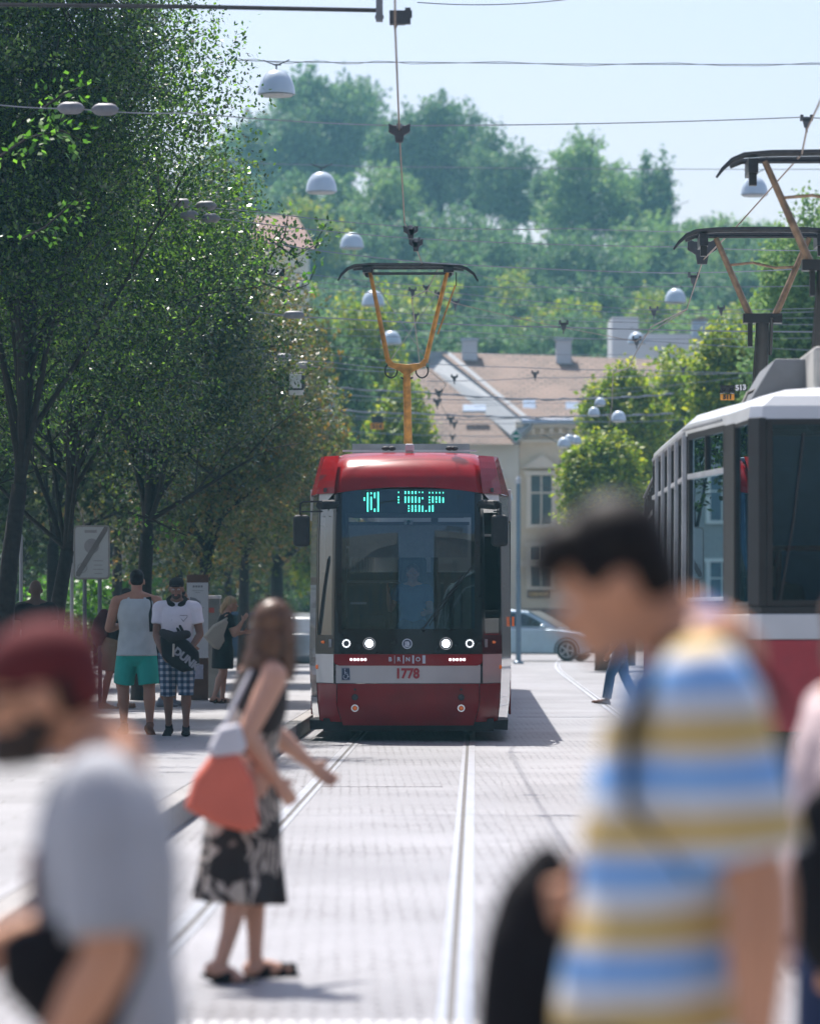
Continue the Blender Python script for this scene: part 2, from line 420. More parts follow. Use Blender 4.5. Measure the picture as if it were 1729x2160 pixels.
# corner panels, corner windows
for s in (-1, 1):
    mn = lambda a, c: (min(s * a, s * c), max(s * a, s * c))
    b = MB()
    xs0, xs1 = mn(1.15, 1.275); patch(b, lin(0.70, 3.06, 14), lambda z, q=xs0: q * interp(z, XS), lambda z, q=xs1: q * interp(z, XS), sidewhite, n=5)
    lo, hi = (lambda z: s * 0.915), (lambda z: s * 1.15 * interp(z, XS))
    A, B = (lo, hi) if s > 0 else (hi, lo)
    patch(b, lin(0.72, 1.075, 3), A, B, white, n=5)
    # white wedge above the corner window
    lo2 = lambda z: s * (0.915 + 0.20 * max(0, (3.04 - z)) / 0.16)
    A2, B2 = (lo2, hi) if s > 0 else (hi, lo2)
    patch(b, lin(2.90, 3.06, 2), A2, B2, white, 0.003, n=4)
    b.build("corner_panel", t1, smooth=True)
    b = MB(); patch(b, lin(1.09, 2.98, 12), A, B, sideglass, -0.002, n=5)
    w = b.build("corner_window", t1, smooth=True)
    f = MB()
    for (q0, q1) in ((0.905, 0.945), (1.125, 1.155)):
        a0, a1 = mn(q0, q1); patch(f, lin(1.09, 2.93, 12), lambda z, q=a0: q * interp(z, XS), lambda z, q=a1: q * interp(z, XS), black, 0.003, n=2, th=0.03)
    patch(f, lin(1.075, 1.31, 3), A, B, black, 0.004, n=5)
    f.build("frame", w, smooth=True)
    b = MB()
    lo3 = lambda z: s * (0.81 + 0.07 * min(1, (z - 0.2) / 0.25)); hi3 = lambda z: s * 1.15 * interp(z, XS)
    A3, B3 = (lo3, hi3) if s > 0 else (hi3, lo3)
    patch(b, lin(0.24, 0.712, 6), A3, B3, red, -0.004, n=6, th=0.03)
    b.build("corner_apron", t1, smooth=True)
    b = MB(); a0, a1 = mn(1.15, 1.275)
    patch(b, lin(0.24, 0.70, 6), lambda z, q=a0: q * interp(z, XS), lambda z, q=a1: q * interp(z, XS), sidewhite, 0.0, n=5, th=0.03)
    b.build("side_skirt", t1, smooth=True)
    # marker lamps and reflectors
    b = MB(); b.ball(S(TX(861 + s * 194), TZ(1408), 0.005), (0.022, 0.012, 0.028), amber); b.build("marker_lamp", t1, smooth=True)
    b = MB(); b.ball(S(TX(861 + s * 179), TZ(1355), 0.01), (0.03, 0.012, 0.018), amber); b.build("indicator", t1, smooth=True)
    b = MB(); p = S(TX(861 + s * 163), TZ(1357), 0.012); b.box(p, (0.05, 0.008, 0.10), grey, rz=s * 0.9); b.build("inspection_sticker", t1)
# top fairing: middle bulge and two faceted corner pieces
b = MB(); NX = 24
zs = lin(0, 1, 12); vs = []; fs = []
for t in zs:
    for i in range(NX + 1):
        x = -0.92 + 1.84 * i / NX
        z = ztop(x) + (3.585 - ztop(x)) * t
        xx = x * (1 - 0.06 * t)
        p = S(xx, z, 0.012); p.z -= 0.03 * (x / 0.92) ** 6 * t; vs.append(p)
for j in range(12):
    for i in range(NX):
        k = j * (NX + 1) + i; fs.append((k, k + 1, k + NX + 2, k + NX + 1))
b.add(vs, fs, red)
b.build("roof_fairing", t1, smooth=True)
for s in (-1, 1):
    b = MB(); vs = []; fs = []
    for j, t in enumerate(lin(0, 1, 6)):
        z = 3.055 + (3.53 - 3.055) * t
        for u in (0.915 - 0.055 * t, 1.05 - 0.08 * t, 1.15 - 0.10 * t, 1.245 - 0.14 * t):
            yy = {0: 0}.get(0)
            y = plan(u / (1 - 0.05 * t)) * 0.9 + 0.18 + 0.28 * t * t + (0.04 if u > 1.1 else 0)
            vs.append((s * u, y, z))
        vs.append((s * (1.26 - 0.16 * t), 3.0, z))
    for j in range(6):
        for i in range(4):
            k = j * 5 + i; q = (k, k + 1, k + 6, k + 5); fs.append(q if s > 0 else q[::-1])
    b.add(vs, fs, red); b.build("fairing_corner", t1)
# long body behind the nose
b = MB()
b.box((0, 15.9, 3.50), (2.10, 30.0, 0.06), grey)
for s in (-1, 1):
    b.box((s * 1.10, 17.0, 3.30), (0.06, 28.0, 0.34), white, ry=s * 0.35)
    b.box((s * 1.255, 16.5, 2.95), (0.05, 29.0, 0.40), white)
    b.box((s * 1.262, 16.8, 0.92), (0.03, 29.4, 0.40), white)
    b.box((s * 1.262, 16.8, 0.50), (0.03, 29.4, 0.44), red)
    for k in range(16): b.box((s * 1.262, 2.6 + k * 1.9, 1.93), (0.032, 0.12, 1.66), black)
b.box((0, 31.4, 2.0), (2.5, 0.1, 3.1), white)
b.box((0, 16.5, 0.62), (2.44, 29.5, 0.06), dgrey)
b.build("body_shell", t1, bevel=0.01)
for s in (-1, 1):
    b = MB(); b.box((s * 1.258, 16.6, 1.93), (0.012, 29.2, 1.60), sideglass); b.build("side_window_band", t1)
b = MB()
b.box((0, 14, 0.40), (1.9, 25, 0.16), rubber)
for s in (-1, 1): b.box((s * 1.05, 14.5, 0.26), (0.2, 25, 0.24), rubber)
b.box((0, 1.2, 0.20), (2.1, 1.7, 0.16), rubber); b.box((0, 0.36, 0.20), (1.5, 0.12, 0.10), rubber)
for s in (-1, 1):
    b.prism([(s * 1.06, 0.14), (s * 1.22, 0.13), (s * 1.23, 0.26), (s * 0.98, 0.24)], 'y', 0.55, 1.5, rubber)
b.build("underframe", t1)
for y0 in (3.0, 4.8):
    for s in (-1, 1):
        b = MB(); b.lathe([(0.30, -0.06), (0.32, -0.05), (0.32, 0.05), (0.30, 0.06)], (s * 0.735, y0, 0.32), steel, axis='x', n=28); b.build("wheel", t1, smooth=True)
# cab interior
b = MB()
b.box((0, 1.5, 0.95), (1.9, 1.7, 0.06), cabin); b.box((0, 0.62, 1.20), (1.55, 0.75, 0.36), cabin); b.box((-0.45, 0.60, 1.43), (0.30, 0.3, 0.14), rubber, rx=-0.4)
b.box((0, 2.35, 1.50), (2.3, 0.05, 1.2), cabin); b.box((0, 2.35, 2.98), (2.3, 0.05, 0.35), cabin); b.box((-0.95, 2.35, 2.2), (0.3, 0.05, 1.5), cabin); b.box((0.3, 2.35, 2.4), (0.09, 0.05, 0.9), cabin); b.box((0.98, 2.35, 2.2), (0.25, 0.05, 1.5), cabin)
b.box((0, 1.6, 3.1), (2.1, 2.3, 0.05), cabin)
for s in (-1, 1): b.box((s * 0.80, 0.42, 2.2), (0.06, 0.08, 1.8), rubber)
b.box((-0.50, 2.2, 1.98), (0.80, 0.02, 0.03), grey); b.box((-0.50, 2.2, 2.42), (0.80, 0.02, 0.03), grey); b.box((-0.88, 2.2, 2.2), (0.03, 0.02, 0.46), grey); b.box((-0.12, 2.2, 2.2), (0.03, 0.02, 0.46), grey)
b.box((-0.78, 0.60, 1.92), (0.03, 0.03, 0.8), grey); b.box((-0.62, 0.5, 1.70), (0.2, 0.01, 0.025), lgrey)
b.build("cab_interior", t1)
b = MB(); b.box((0, 0.36, TZ(1139)), (1.46, 0.012, 0.42), blindm); b.box((0, 0.355, TZ(1103)), (1.50, 0.03, 0.04), dgrey); b.build("sun_blind", t1)
b = MB()
b.box((0, 1.42, 1.55), (0.52, 0.14, 0.75), rubber); b.box((0.03, 1.40, 2.12), (0.36, 0.12, 0.34), rubber); b.box((0, 1.15, 1.25), (0.5, 0.5, 0.14), rubber)
b.build("driver_seat", t1, bevel=0.05)
b = MB(); b.box((0, 0.33, TZ(1056)), (1.54, 0.08, 0.30), rubber); b.box((0, 0.30, TZ(1087)), (1.36, 0.05, 0.05), dgrey); dsp = b.build("destination_display", t1)
b = MB()
LED = lambda X, Y: (TX(690 + X / 5.076), 0.278, TZ(1010 + Y / 5.076))
def bar(X, Y0, Y1, w=0.016):
    z0, z1 = LED(X, Y1)[2], LED(X, Y0)[2]; b.box((LED(X, 0)[0], 0.282, (z0 + z1) / 2), (w, 0.006, max(0.016, z1 - z0)), ledg)
for (X, a, c) in ((395, 192, 228), (431, 140, 346), (468, 138, 158), (468, 185, 326), (506, 140, 200), (506, 312, 346), (543, 132, 346)): bar(X, a, c)
for X in (835, 873, 910, 947): bar(X, 125, 155)
for X in (763, 985, 1021): bar(X, 130, 145, 0.011)
for X in (1095, 1131, 1168, 1205, 1242): bar(X, 133, 150, 0.012)
for y0 in (183, 212, 240): bar(763, y0, y0 + 12); bar(1095, y0, y0 + 12)
for X in (835, 873, 910, 947): bar(X, 183, 250)
bar(985, 190, 250); bar(1021, 192, 212)
for X in (1131, 1205): bar(X, 183, 250)
bar(1168, 183, 222); bar(1168, 232, 250); bar(1242, 192, 250)
for y0 in (278, 304, 332): bar(873, y0, y0 + 13)
bar(910, 275, 346); bar(947, 275, 305); bar(947, 312, 346); bar(985, 275, 346); bar(1021, 282, 346); bar(1058, 330, 346); bar(1095, 282, 346); bar(1131, 275, 346)
b.build("led_lettering", dsp)
b = MB(); p = Vector((TX(861.5), 0.22, TZ(1101))); b.box(p, (0.11, 0.05, 0.065), lgrey); b.ball(p + Vector((0, -0.03, 0)), 0.026, rubber); b.build("dash_camera", t1, bevel=0.012)
# wiper
b = MB()
w0, w1 = S(TX(893), TZ(1326), 0.03), S(TX(975), TZ(1215), 0.04)
b.tube([w0, w1], 0.011, rubber, 6); b.tube([S(TX(905), TZ(1320), 0.02), S(TX(1000), TZ(1188), 0.02)], 0.008, rubber, 5)
b.tube([S(TX(893), TZ(1330), 0.0), S(TX(893), TZ(1326), 0.04)], 0.022, rubber, 8); b.build("wiper", t1, smooth=True)
# lamps
def ring(c, r0, r1, m, mb, n=24, d=0.012):
    vs = []; fs = []
    for r, yy in ((r0, 0), (r0, -d), (r1, -d), (r1, 0)):
        for k in range(n): a = 2 * math.pi * k / n; vs.append((c[0] + r * math.cos(a), c[1] + yy, c[2] + r * math.sin(a)))
    for i in range(3):
        for k in range(n): fs.append((i * n + k, i * n + (k + 1) % n, (i + 1) * n + (k + 1) % n, (i + 1) * n + k))
    mb.add(vs, fs, m)
def disc(c, r, m, mb, d=0.01, n=20): mb.lathe([(r, 0.0), (r, -d), (r * 0.8, -d * 1.3)], c, m, n=n, axis='y')
for px in (779.6, 941):
    c = S(TX(px), TZ(1357.5), 0.006); b = MB(); ring(c, 0.052, 0.074, dgrey, b); ring(c, 0.068, 0.076, chrome, b, d=0.016)
    h = b.build("headlamp", t1, smooth=True); b = MB(); disc(c + Vector((0, -0.002, 0)), 0.048, lampon, b, 0.012); b.build("lens", h, smooth=True)
for px in (731, 991):
    c = S(TX(px), TZ(1357.5), 0.006); b = MB(); disc(c, 0.024, dgrey, b, 0.012)
    for k in range(12):
        a = 2 * math.pi * k / 12; q = c + Vector((0.043 * math.cos(a), -0.006, 0.043 * math.sin(a))); b.ball(q, (0.0105, 0.006, 0.0105), drl, 8, 6)
    ring(c, 0.055, 0.062, dgrey, b)
    b.build("daylight_lamp", t1, smooth=True)
    b = MB(); c = S(TX(px + (18 if px < 800 else -18)), TZ(1494), 0.004)
    ring(c, 0.030, 0.046, chrome, b); disc(c, 0.024, amber, b); c2 = S(TX(px + (18 if px < 800 else -18)), TZ(1471), 0.004); disc(c2, 0.03, dgrey, b); ring(c2, 0.03, 0.04, rubber, b)
    disc(S(TX(px + (18 if px < 800 else -18)), TZ(1454.5), 0.003), 0.014, rubber, b); b.build("fog_lamp", t1, smooth=True)
for px0 in (741.6, 949.6):
    b = MB()
    for k in range(5): b.ball(S(TX(px0 + k * 7.4), TZ(1391.3), 0.012), (0.015, 0.006, 0.017), ledw, 10, 6)
    b.build("led_row", t1, smooth=True)
# writing
for s_, px in (("B", 823.7), ("R", 841.8), ("N", 861), ("O", 882.2)):
    p = S(TX(px), TZ(1391), 0.010); text("letter", s_, 0.070, p, textw, stripe, bold=0.0022, depth=0.002)
b = MB()
for px, w in ((833, 0.006), (851.6, 0.013), (872, 0.022), (894.6, 0.037)): b.box(S(TX(px), TZ(1391), 0.010), (w, 0.005, 0.10), textw)
b.build("letter_bar", stripe)
text("number", "1778", 0.165, S(TX(859.5), TZ(1421.5), 0.008) , textr, panel, bold=0.007, sx=0.90)
b = MB(); p = S(TX(730), TZ(1422), 0.006); b.box(p, (0.108, 0.006, 0.155), navy)
q = p + Vector((0, -0.006, 0)); T = lambda a, c: q + Vector((a, 0, c))
b.tube([T(-0.012, 0.045), T(-0.010, 0.0), T(0.018, 0.0), T(0.030, -0.035), T(0.042, -0.032)], 0.005, textw, 6)
b.tube([T(-0.010, 0.018), T(0.012, 0.018)], 0.004, textw, 6); b.ball(T(-0.012, 0.058), 0.008, textw, 8, 6)
b.tube([T(0.026 * math.cos(a) - 0.004, 0.026 * math.sin(a) - 0.034) for a in lin(2.2, 6.6, 12)], 0.004, textw, 6)
for (cx, cz, w, h) in ((0, 0.073, 0.1, 0.003), (0, -0.073, 0.1, 0.003), (-0.05, 0, 0.003, 0.148), (0.05, 0, 0.003, 0.148)): b.box(T(cx, cz), (w, 0.002, h), textw)
b.build("wheelchair_sticker", panel)
# round emblem: ring with a winged arrow
b = MB(); c = S(TX(859.5), TZ(1358), 0.008)
ring(c, 0.050, 0.063, textw, b, 32); disc(c, 0.050, navy, b, 0.006)
q = c + Vector((0, -0.010, 0)); E = lambda a, z: (q.x + a, q.z + z)
b.prism([E(-0.034, -0.026), E(0.036, -0.026), E(0.036, -0.032), E(0.0, -0.040), E(-0.034, -0.032)], 'y', q.y, q.y + 0.006, textw)
b.prism([E(0.006, -0.022), E(0.028, -0.022), E(0.030, 0.006), E(0.020, 0.026), E(0.004, 0.034), E(0.0, 0.012)], 'y', q.y, q.y + 0.006, textw)
for k in range(4):
    a = 0.014 * k
    b.prism([E(0.004, 0.026 - a), E(-0.020 - 0.004 * k, 0.030 - a * 1.1), E(-0.036 + 0.002 * k, 0.016 - a), E(-0.012, 0.016 - a), E(0.002, 0.014 - a)], 'y', q.y, q.y + 0.005, textw)
b.build("emblem", band)
# mirrors
for s, pxm in ((-1, 636), (1, 1054)):
    cx = TX(pxm); cz = TZ(1119); b = MB(); a0 = s * 0.86
    b.tube([(a0, 0.30, TZ(1062)), (s * 1.06, 0.20, TZ(1064)), (s * 1.09, 0.12, TZ(1066))], [0.05, 0.06, 0.045], rubber, 8)
    b.tube([(s * 1.05, 0.14, TZ(1057)), (cx - s * 0.02, 0.08, TZ(1058)), (cx + s * 0.012, 0.08, TZ(1062)), (cx + s * 0.016, 0.08, TZ(1085))], 0.013, rubber, 6)
    b.tube([(s * 1.05, 0.14, TZ(1078)), (cx, 0.08, TZ(1079))], 0.011, rubber, 6)
    arm = b.build("mirror", t1, smooth=True)
    b = MB(); b.box((cx, 0.08, cz), (0.205, 0.12, 0.39), rubber)
    b.build("housing", arm, bevel=0.05, seg=4)
b = MB(); b.box((1.30, 1.6, TZ(1312)), (0.03, 0.05, 0.12), amber); b.build("side_marker", t1)
# roof
b = MB(); b.box((TX(861.5), 1.0, 3.64), (0.11, 0.16, 0.10), lgrey); b.build("roof_antenna", t1, bevel=0.02)
b = MB(); b.box((0, 1.2, 3.615), (1.68, 0.05, 0.02), lgrey)
for x in (-0.10, -0.02, 0.5, 0.56): b.ball((x - 0.2 if x < 0.4 else x, 1.1, 3.64), (0.05, 0.04, 0.03), rubber)
b.box((0, 3.6, 3.66), (1.5, 3.0, 0.16), grey); b.build("roof_equipment", t1)
# pantograph
PY_ = 6.0; sP = FPX / 53.0
def QX(px): return (px - 866) / sP - 0.115
def QZ(py): return 1.65 + (1281 - py) / sP
def Q(px, py, dy=0.0): return (QX(px), PY_ + dy, QZ(py))
b = MB()
b.tube([(QX(865.5), PY_ + 1.2, 3.66), Q(865, 800), Q(865, 786)], [0.062, 0.053, 0.05], panp, 10)
b.box((QX(865.5), PY_ + 1.2, 3.68), (0.9, 0.5, 0.08), panb)
pan = b.build("pantograph", t1, smooth=True)
b = MB(); V2 = lambda px, py: (QX(px), QZ(py))
b.prism([V2(823, 758), V2(829, 757), V2(838, 766), V2(865, 769), V2(893, 766), V2(900, 757), V2(907, 758), V2(905, 772), V2(880, 783), V2(865, 795), V2(850, 783), V2(825, 772)], 'y', PY_ - 0.05, PY_ + 0.05, panp)
b.build("yoke", pan, bevel=0.01)
for p0, p1 in (((826, 765), (787, 570)), ((904, 765), (951, 570))):
    b = MB(); b.tube([Q(*p0), Q(*p1)], [0.035, 0.027], panp, 8); b.build("upper_arm", pan, smooth=True)
b = MB()
b.tube([Q(720, 592, 0), Q(727, 579), Q(740, 567), Q(757, 560.5), Q(790, 558.5), Q(865, 559), Q(942, 558.5), Q(970, 560.5), Q(991, 567), Q(1006, 578), Q(1015, 594)], [0.012, 0.02, 0.026, 0.03, 0.032, 0.032, 0.032, 0.03, 0.026, 0.02, 0.012], panb, 6)
b.tube([Q(750, 562, .35), Q(790, 560, 0.35), Q(942, 560, 0.35), Q(985, 563, .35)], 0.03, panb, 6)
b.tube([Q(790, 577), Q(948, 577)], 0.022, panb, 6)
for px in (783, 953): b.box(Q(px, 570, 0.15), (0.14, 0.5, 0.07), panb); b.ball(Q(px, 577, 0.1), 0.05, panb)
b.build("collector_bow", pan, smooth=True)
b = MB()
b.tube([Q(800, 600), Q(906, 758)], 0.005, grey, 4); b.tube([Q(940, 600), Q(832, 758)], 0.005, grey, 4)
b.tube([Q(967, 602), Q(930, 705)], 0.013, panp, 6); b.tube([Q(969, 575), Q(969, 603)], 0.008, panb, 5)
for px in (832, 897): b.tube([Q(px + 13 * math.cos(a), 782 + 15 * math.sin(a)) for a in lin(-0.6, 5.4, 14)], 0.012, panb, 6)
b.tube([Q(852, 796), Q(865, 803), Q(878, 796)], 0.014, panb, 6)
b.build("tie_rods", pan)
# ------------------------------------------------------------------ foliage
def leaf_mat(name, c1, c2, c3, trans=0.35, rough=0.38, spec=0.5, tcol=None):
    m = bpy.data.materials.new(name); m.use_nodes = True; MATS[name] = m; nt = m.node_tree; L = nt.links.new
    b = nt.nodes["Principled BSDF"]; out = nt.nodes["Material Output"]
    ge = nt.nodes.new("ShaderNodeNewGeometry"); rp = nt.nodes.new("ShaderNodeValToRGB")
    e = rp.color_ramp.elements; e[0].position = 0.0; e[0].color = (*c1, 1); e[1].position = 0.6; e[1].color = (*c2, 1)
    x = rp.color_ramp.elements.new(0.97); x.color = (*c3, 1)
    L(ge.outputs["Random Per Island"], rp.inputs[0]); L(rp.outputs[0], b.inputs["Base Color"])
    b.inputs["Roughness"].default_value = rough; b.inputs["Specular IOR Level"].default_value = spec
    t = nt.nodes.new("ShaderNodeBsdfTranslucent"); mx = nt.nodes.new("ShaderNodeMixShader"); mx.inputs[0].default_value = trans
    if tcol:
        mm = nt.nodes.new("ShaderNodeMix"); mm.data_type = 'RGBA'; mm.blend_type = 'MULTIPLY'; mm.inputs[0].default_value = 1.0
        L(rp.outputs[0], mm.inputs[6]); mm.inputs[7].default_value = (*tcol, 1); L(mm.outputs[2], t.inputs[0])
    else: L(rp.outputs[0], t.inputs[0])
    L(b.outputs[0], mx.inputs[1]); L(t.outputs[0], mx.inputs[2]); L(mx.outputs[0], out.inputs[0])
    return m
bark = mat("dark_bark", (0.018, 0.014, 0.012), 0.9, vary=0.4, scale=14, bump=0.8)
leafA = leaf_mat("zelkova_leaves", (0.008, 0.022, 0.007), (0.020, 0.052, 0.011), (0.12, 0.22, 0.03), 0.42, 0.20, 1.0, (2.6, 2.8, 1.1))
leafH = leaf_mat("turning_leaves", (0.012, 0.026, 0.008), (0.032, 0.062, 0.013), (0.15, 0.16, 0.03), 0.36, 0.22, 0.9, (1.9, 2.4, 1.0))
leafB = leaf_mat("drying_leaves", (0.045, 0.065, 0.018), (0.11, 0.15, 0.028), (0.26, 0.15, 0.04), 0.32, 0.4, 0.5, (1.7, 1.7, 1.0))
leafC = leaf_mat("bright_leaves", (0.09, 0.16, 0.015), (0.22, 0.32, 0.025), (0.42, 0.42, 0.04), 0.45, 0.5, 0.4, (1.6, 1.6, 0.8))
leafD = leaf_mat("hill_leaves_hazed", (0.075, 0.15, 0.075), (0.12, 0.24, 0.09), (0.20, 0.34, 0.10), 0.45, 0.6, 0.3)  # part of the haze is put into this colour: brighter, slightly blue
leafE = leaf_mat("hill_leaves_hazed_pale", (0.13, 0.25, 0.09), (0.21, 0.36, 0.10), (0.30, 0.44, 0.12), 0.5, 0.6, 0.3)  # also brightened in colour to stand for haze
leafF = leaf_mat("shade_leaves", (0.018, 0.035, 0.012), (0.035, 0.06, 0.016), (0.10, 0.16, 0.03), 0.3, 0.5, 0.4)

def leaves_mesh(name, centres, dirs, size, aspect, rng, m, spread=0.0, droop=0.3):
    """one rhombic leaf per centre; dirs give the long axis"""
    n = len(centres)
    d = dirs + rng.normal(0, 0.45, (n, 3)); d /= np.linalg.norm(d, axis=1)[:, None] + 1e-9
    r = rng.normal(0, 1, (n, 3)); r[:, 2] *= 0.45 if droop else 1
    w = np.cross(d, r); w /= np.linalg.norm(w, axis=1)[:, None] + 1e-9
    nn = np.cross(d, w); w2 = np.cross(nn, d)
    up = np.where(rng.random(n) < 0.65, 1.0, 0.0)[:, None]
    oc = np.array(centres, float).copy(); oc[:, 2] = 0; oc /= np.linalg.norm(oc, axis=1)[:, None] + 0.3
    flat = np.cross(d, oc * 0.55 + np.array([0, 0, 0.9]) + rng.normal(0, 0.26, (n, 3))) + rng.normal(0, 0.03, (n, 3)); flat /= np.linalg.norm(flat, axis=1)[:, None] + 1e-9
    w = np.where(up > 0, flat, w)
    s = size * rng.uniform(0.65, 1.25, n)[:, None]
    V = np.empty((n, 4, 3), np.float32)
    V[:, 0] = centres - d * s * 0.5; V[:, 2] = centres + d * s * 0.5
    V[:, 1] = centres + w * s * aspect * 0.5 - d * s * 0.06; V[:, 3] = centres - w * s * aspect * 0.5 - d * s * 0.06
    me = bpy.data.meshes.new(name)
    me.vertices.add(n * 4); me.vertices.foreach_set("co", V.reshape(-1))
    me.loops.add(n * 4); me.loops.foreach_set("vertex_index", np.arange(n * 4, dtype=np.int32))
    me.polygons.add(n); me.polygons.foreach_set("loop_start", np.arange(0, n * 4, 4, dtype=np.int32))
    me.polygons.foreach_set("loop_total", np.full(n, 4, np.int32))
    me.materials.append(m); me.update(calc_edges=True); me.validate()
    return me

def crown_points(rng, centre, rad, nspray, per, lumps=9, shell=0.55, low=0.0, sprlen=0.5, lump_r=0.42, taper=0.0, upd=0.35):
    """sprays of leaves gathered in lumps inside an uneven ellipsoid"""
    centre = np.array(centre); rad = np.array(rad)
    L = rng.normal(0, 1, (lumps, 3)); L /= np.linalg.norm(L, axis=1)[:, None]
    L *= rng.uniform(0.35, 0.78, (lumps, 1))
    L = np.vstack([L, [[0, 0, 0.0]]]); lr = np.append(rng.uniform(lump_r * 0.75, lump_r * 1.25, lumps), 0.5)
    k = rng.choice(len(L), nspray, p=lr ** 2 / np.sum(lr ** 2))
    u = rng.normal(0, 1, (nspray, 3)); u /= np.linalg.norm(u, axis=1)[:, None]
    q = rng.random(nspray) ** shell
    off = u * (q * lr[k])[:, None]
    p = L[k] + off
    if taper: p[:, :2] *= (1 - taper * np.clip((p[:, 2] + 1) / 2, 0, 1))[:, None]
    c = centre + p * rad
    d = off * rad; d /= np.linalg.norm(d, axis=1)[:, None] + 1e-9
    d[:, 2] += upd; d += rng.normal(0, 0.25, d.shape); d /= np.linalg.norm(d, axis=1)[:, None]
    t = (np.arange(per) + 0.5) / per - 0.3
    C = c[:, None, :] + d[:, None, :] * (t[None, :, None] * sprlen)
    C = C + rng.normal(0, sprlen * 0.10, C.shape); C[:, :, 2] -= (t[None, :] ** 2) * sprlen * 0.35
    side = np.cross(d, rng.normal(0, 1, d.shape)); side /= np.linalg.norm(side, axis=1)[:, None] + 1e-9
    sgn = np.where(np.arange(per) % 2, 1.0, -1.0)
    D = d[:, None, :] * 0.6 + side[:, None, :] * sgn[None, :, None]
    return C.reshape(-1, 3), D.reshape(-1, 3), c, d

def limb_tubes(mb, rng, base, top_targets, r0, m, fork, wob=0.25, n=7, rt=0.012):
    """a leader that carries on from the fork, and ascending limbs that leave it on the way up"""
    zt = max(t[2] for t in top_targets); b0 = Vector(base)
    mb.tube([b0 - Vector((0, 0, 0.1)), b0 + Vector((0.04, 0.03, 1)) * (zt - b0.z) * 0.35, b0 + Vector((0.05, 0.03, 1)) * (zt - b0.z) * 0.7], [r0 * 1.35, r0 * 0.8, r0 * 0.3], m, n, caps=False)
    for t in top_targets:
        p1 = Vector(t); rise = (p1.z - base[2]) * rng.uniform(0.0, 0.55) if p1.z > base[2] else 0
        p0 = Vector(base) + Vector((0.04 * rise, 0.03 * rise, rise - rng.uniform(0, 0.12) * fork))
        mid = p0.lerp(p1, 0.45) + Vector((rng.normal(0, wob), rng.normal(0, wob), (p1.z - p0.z) * 0.10))
        pts = [p0 * (1 - s) ** 2 + mid * 2 * s * (1 - s) + p1 * s * s for s in (0, .2, .4, .6, .8, 1)]
        rr = r0 * rng.uniform(0.55, 0.9)
        mb.tube(pts, [rr + (rt - rr) * s for s in (0, .25, .45, .65, .85, 1)], m, n, caps=False)
        for s in (2, 3, 4):
            for _ in range(2):
                q = pts[s] + Vector((rng.normal(0, 0.7), rng.normal(0, 0.7), rng.uniform(0.3, 1.2)))
                mb.tube([pts[s], pts[s].lerp(q, 0.5) + Vector((0, 0, 0.1)), q], [rr * 0.35, rr * 0.22, rt * 0.7], m, 5, caps=False)

def make_tree(label, cat, loc, H, rad, cz, trunk_r, fork, seed, leaf, nspray, per, lsize, aspect=0.55, group=None, limbs=9, lumps=14, shell=0.55, sprlen=0.5, lump_r=0.42, bend=(0, 0), taper=0.0, upd=0.35, name="broadleaf_tree", barkm=None, stems=1):
    rng = np.random.default_rng(seed)
    t = empty(name, loc, 0, label, cat, group)
    barkm = barkm or bark
    mb = MB()
    for q in range(stems):
        a = q * 2.2 + seed; ox, oy = (0.0, 0.0) if stems == 1 else (0.22 * math.cos(a), 0.22 * math.sin(a))
        bx, by = bend
        pts = [(ox, oy, -0.1), (ox * 1.1 + bx * 0.2, oy + by * .2, fork * 0.35), (ox * 1.4 + bx * 0.55, oy * 1.3 + by * .55, fork * 0.7), (ox * 2 + bx, oy * 2 + by, fork)]
        mb.tube(pts, [trunk_r * 1.35, trunk_r, trunk_r * 0.9, trunk_r * 0.8], barkm, 12)
    C, D, c, d = crown_points(rng, (bend[0], bend[1], cz), rad, nspray, per, lumps, shell, 0, sprlen, lump_r, taper, upd)
    k = rng.choice(len(c), limbs, replace=False)
    limb_tubes(mb, rng, (bend[0], bend[1], fork * 0.97), c[k], trunk_r * 0.50, barkm, fork)
    mb.build("trunk", t, smooth=True, angle=180)
    keep = C[:, 2] > 0.5
    link("crown", leaves_mesh("crown", C[keep], D[keep], lsize, aspect, rng, leaf), t)
    return t

# --- the row on the pavement (trunk centres follow the kerb)
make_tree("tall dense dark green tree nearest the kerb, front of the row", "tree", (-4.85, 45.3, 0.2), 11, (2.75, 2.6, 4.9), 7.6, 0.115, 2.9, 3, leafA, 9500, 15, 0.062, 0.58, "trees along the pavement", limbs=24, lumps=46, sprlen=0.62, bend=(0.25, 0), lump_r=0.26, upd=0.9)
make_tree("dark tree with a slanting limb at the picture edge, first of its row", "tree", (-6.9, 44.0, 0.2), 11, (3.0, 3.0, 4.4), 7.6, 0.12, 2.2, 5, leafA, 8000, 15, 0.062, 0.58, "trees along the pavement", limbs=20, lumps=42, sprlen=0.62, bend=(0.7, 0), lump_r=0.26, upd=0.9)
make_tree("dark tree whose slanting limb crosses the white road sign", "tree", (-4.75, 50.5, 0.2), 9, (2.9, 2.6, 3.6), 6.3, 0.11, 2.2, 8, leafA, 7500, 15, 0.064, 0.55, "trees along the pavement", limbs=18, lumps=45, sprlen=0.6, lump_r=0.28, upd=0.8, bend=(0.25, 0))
make_tree("dark green tree with a long twig reaching towards the wires beside the 327 plate", "tree", (-4.2, 60.0, 0.2), 10, (2.75, 3.0, 3.5), 5.9, 0.13, 2.6, 11, leafH, 8000, 13, 0.075, 0.58, "trees along the pavement", limbs=18, lumps=45, sprlen=0.6, bend=(0.1, 0), lump_r=0.28, upd=0.7)
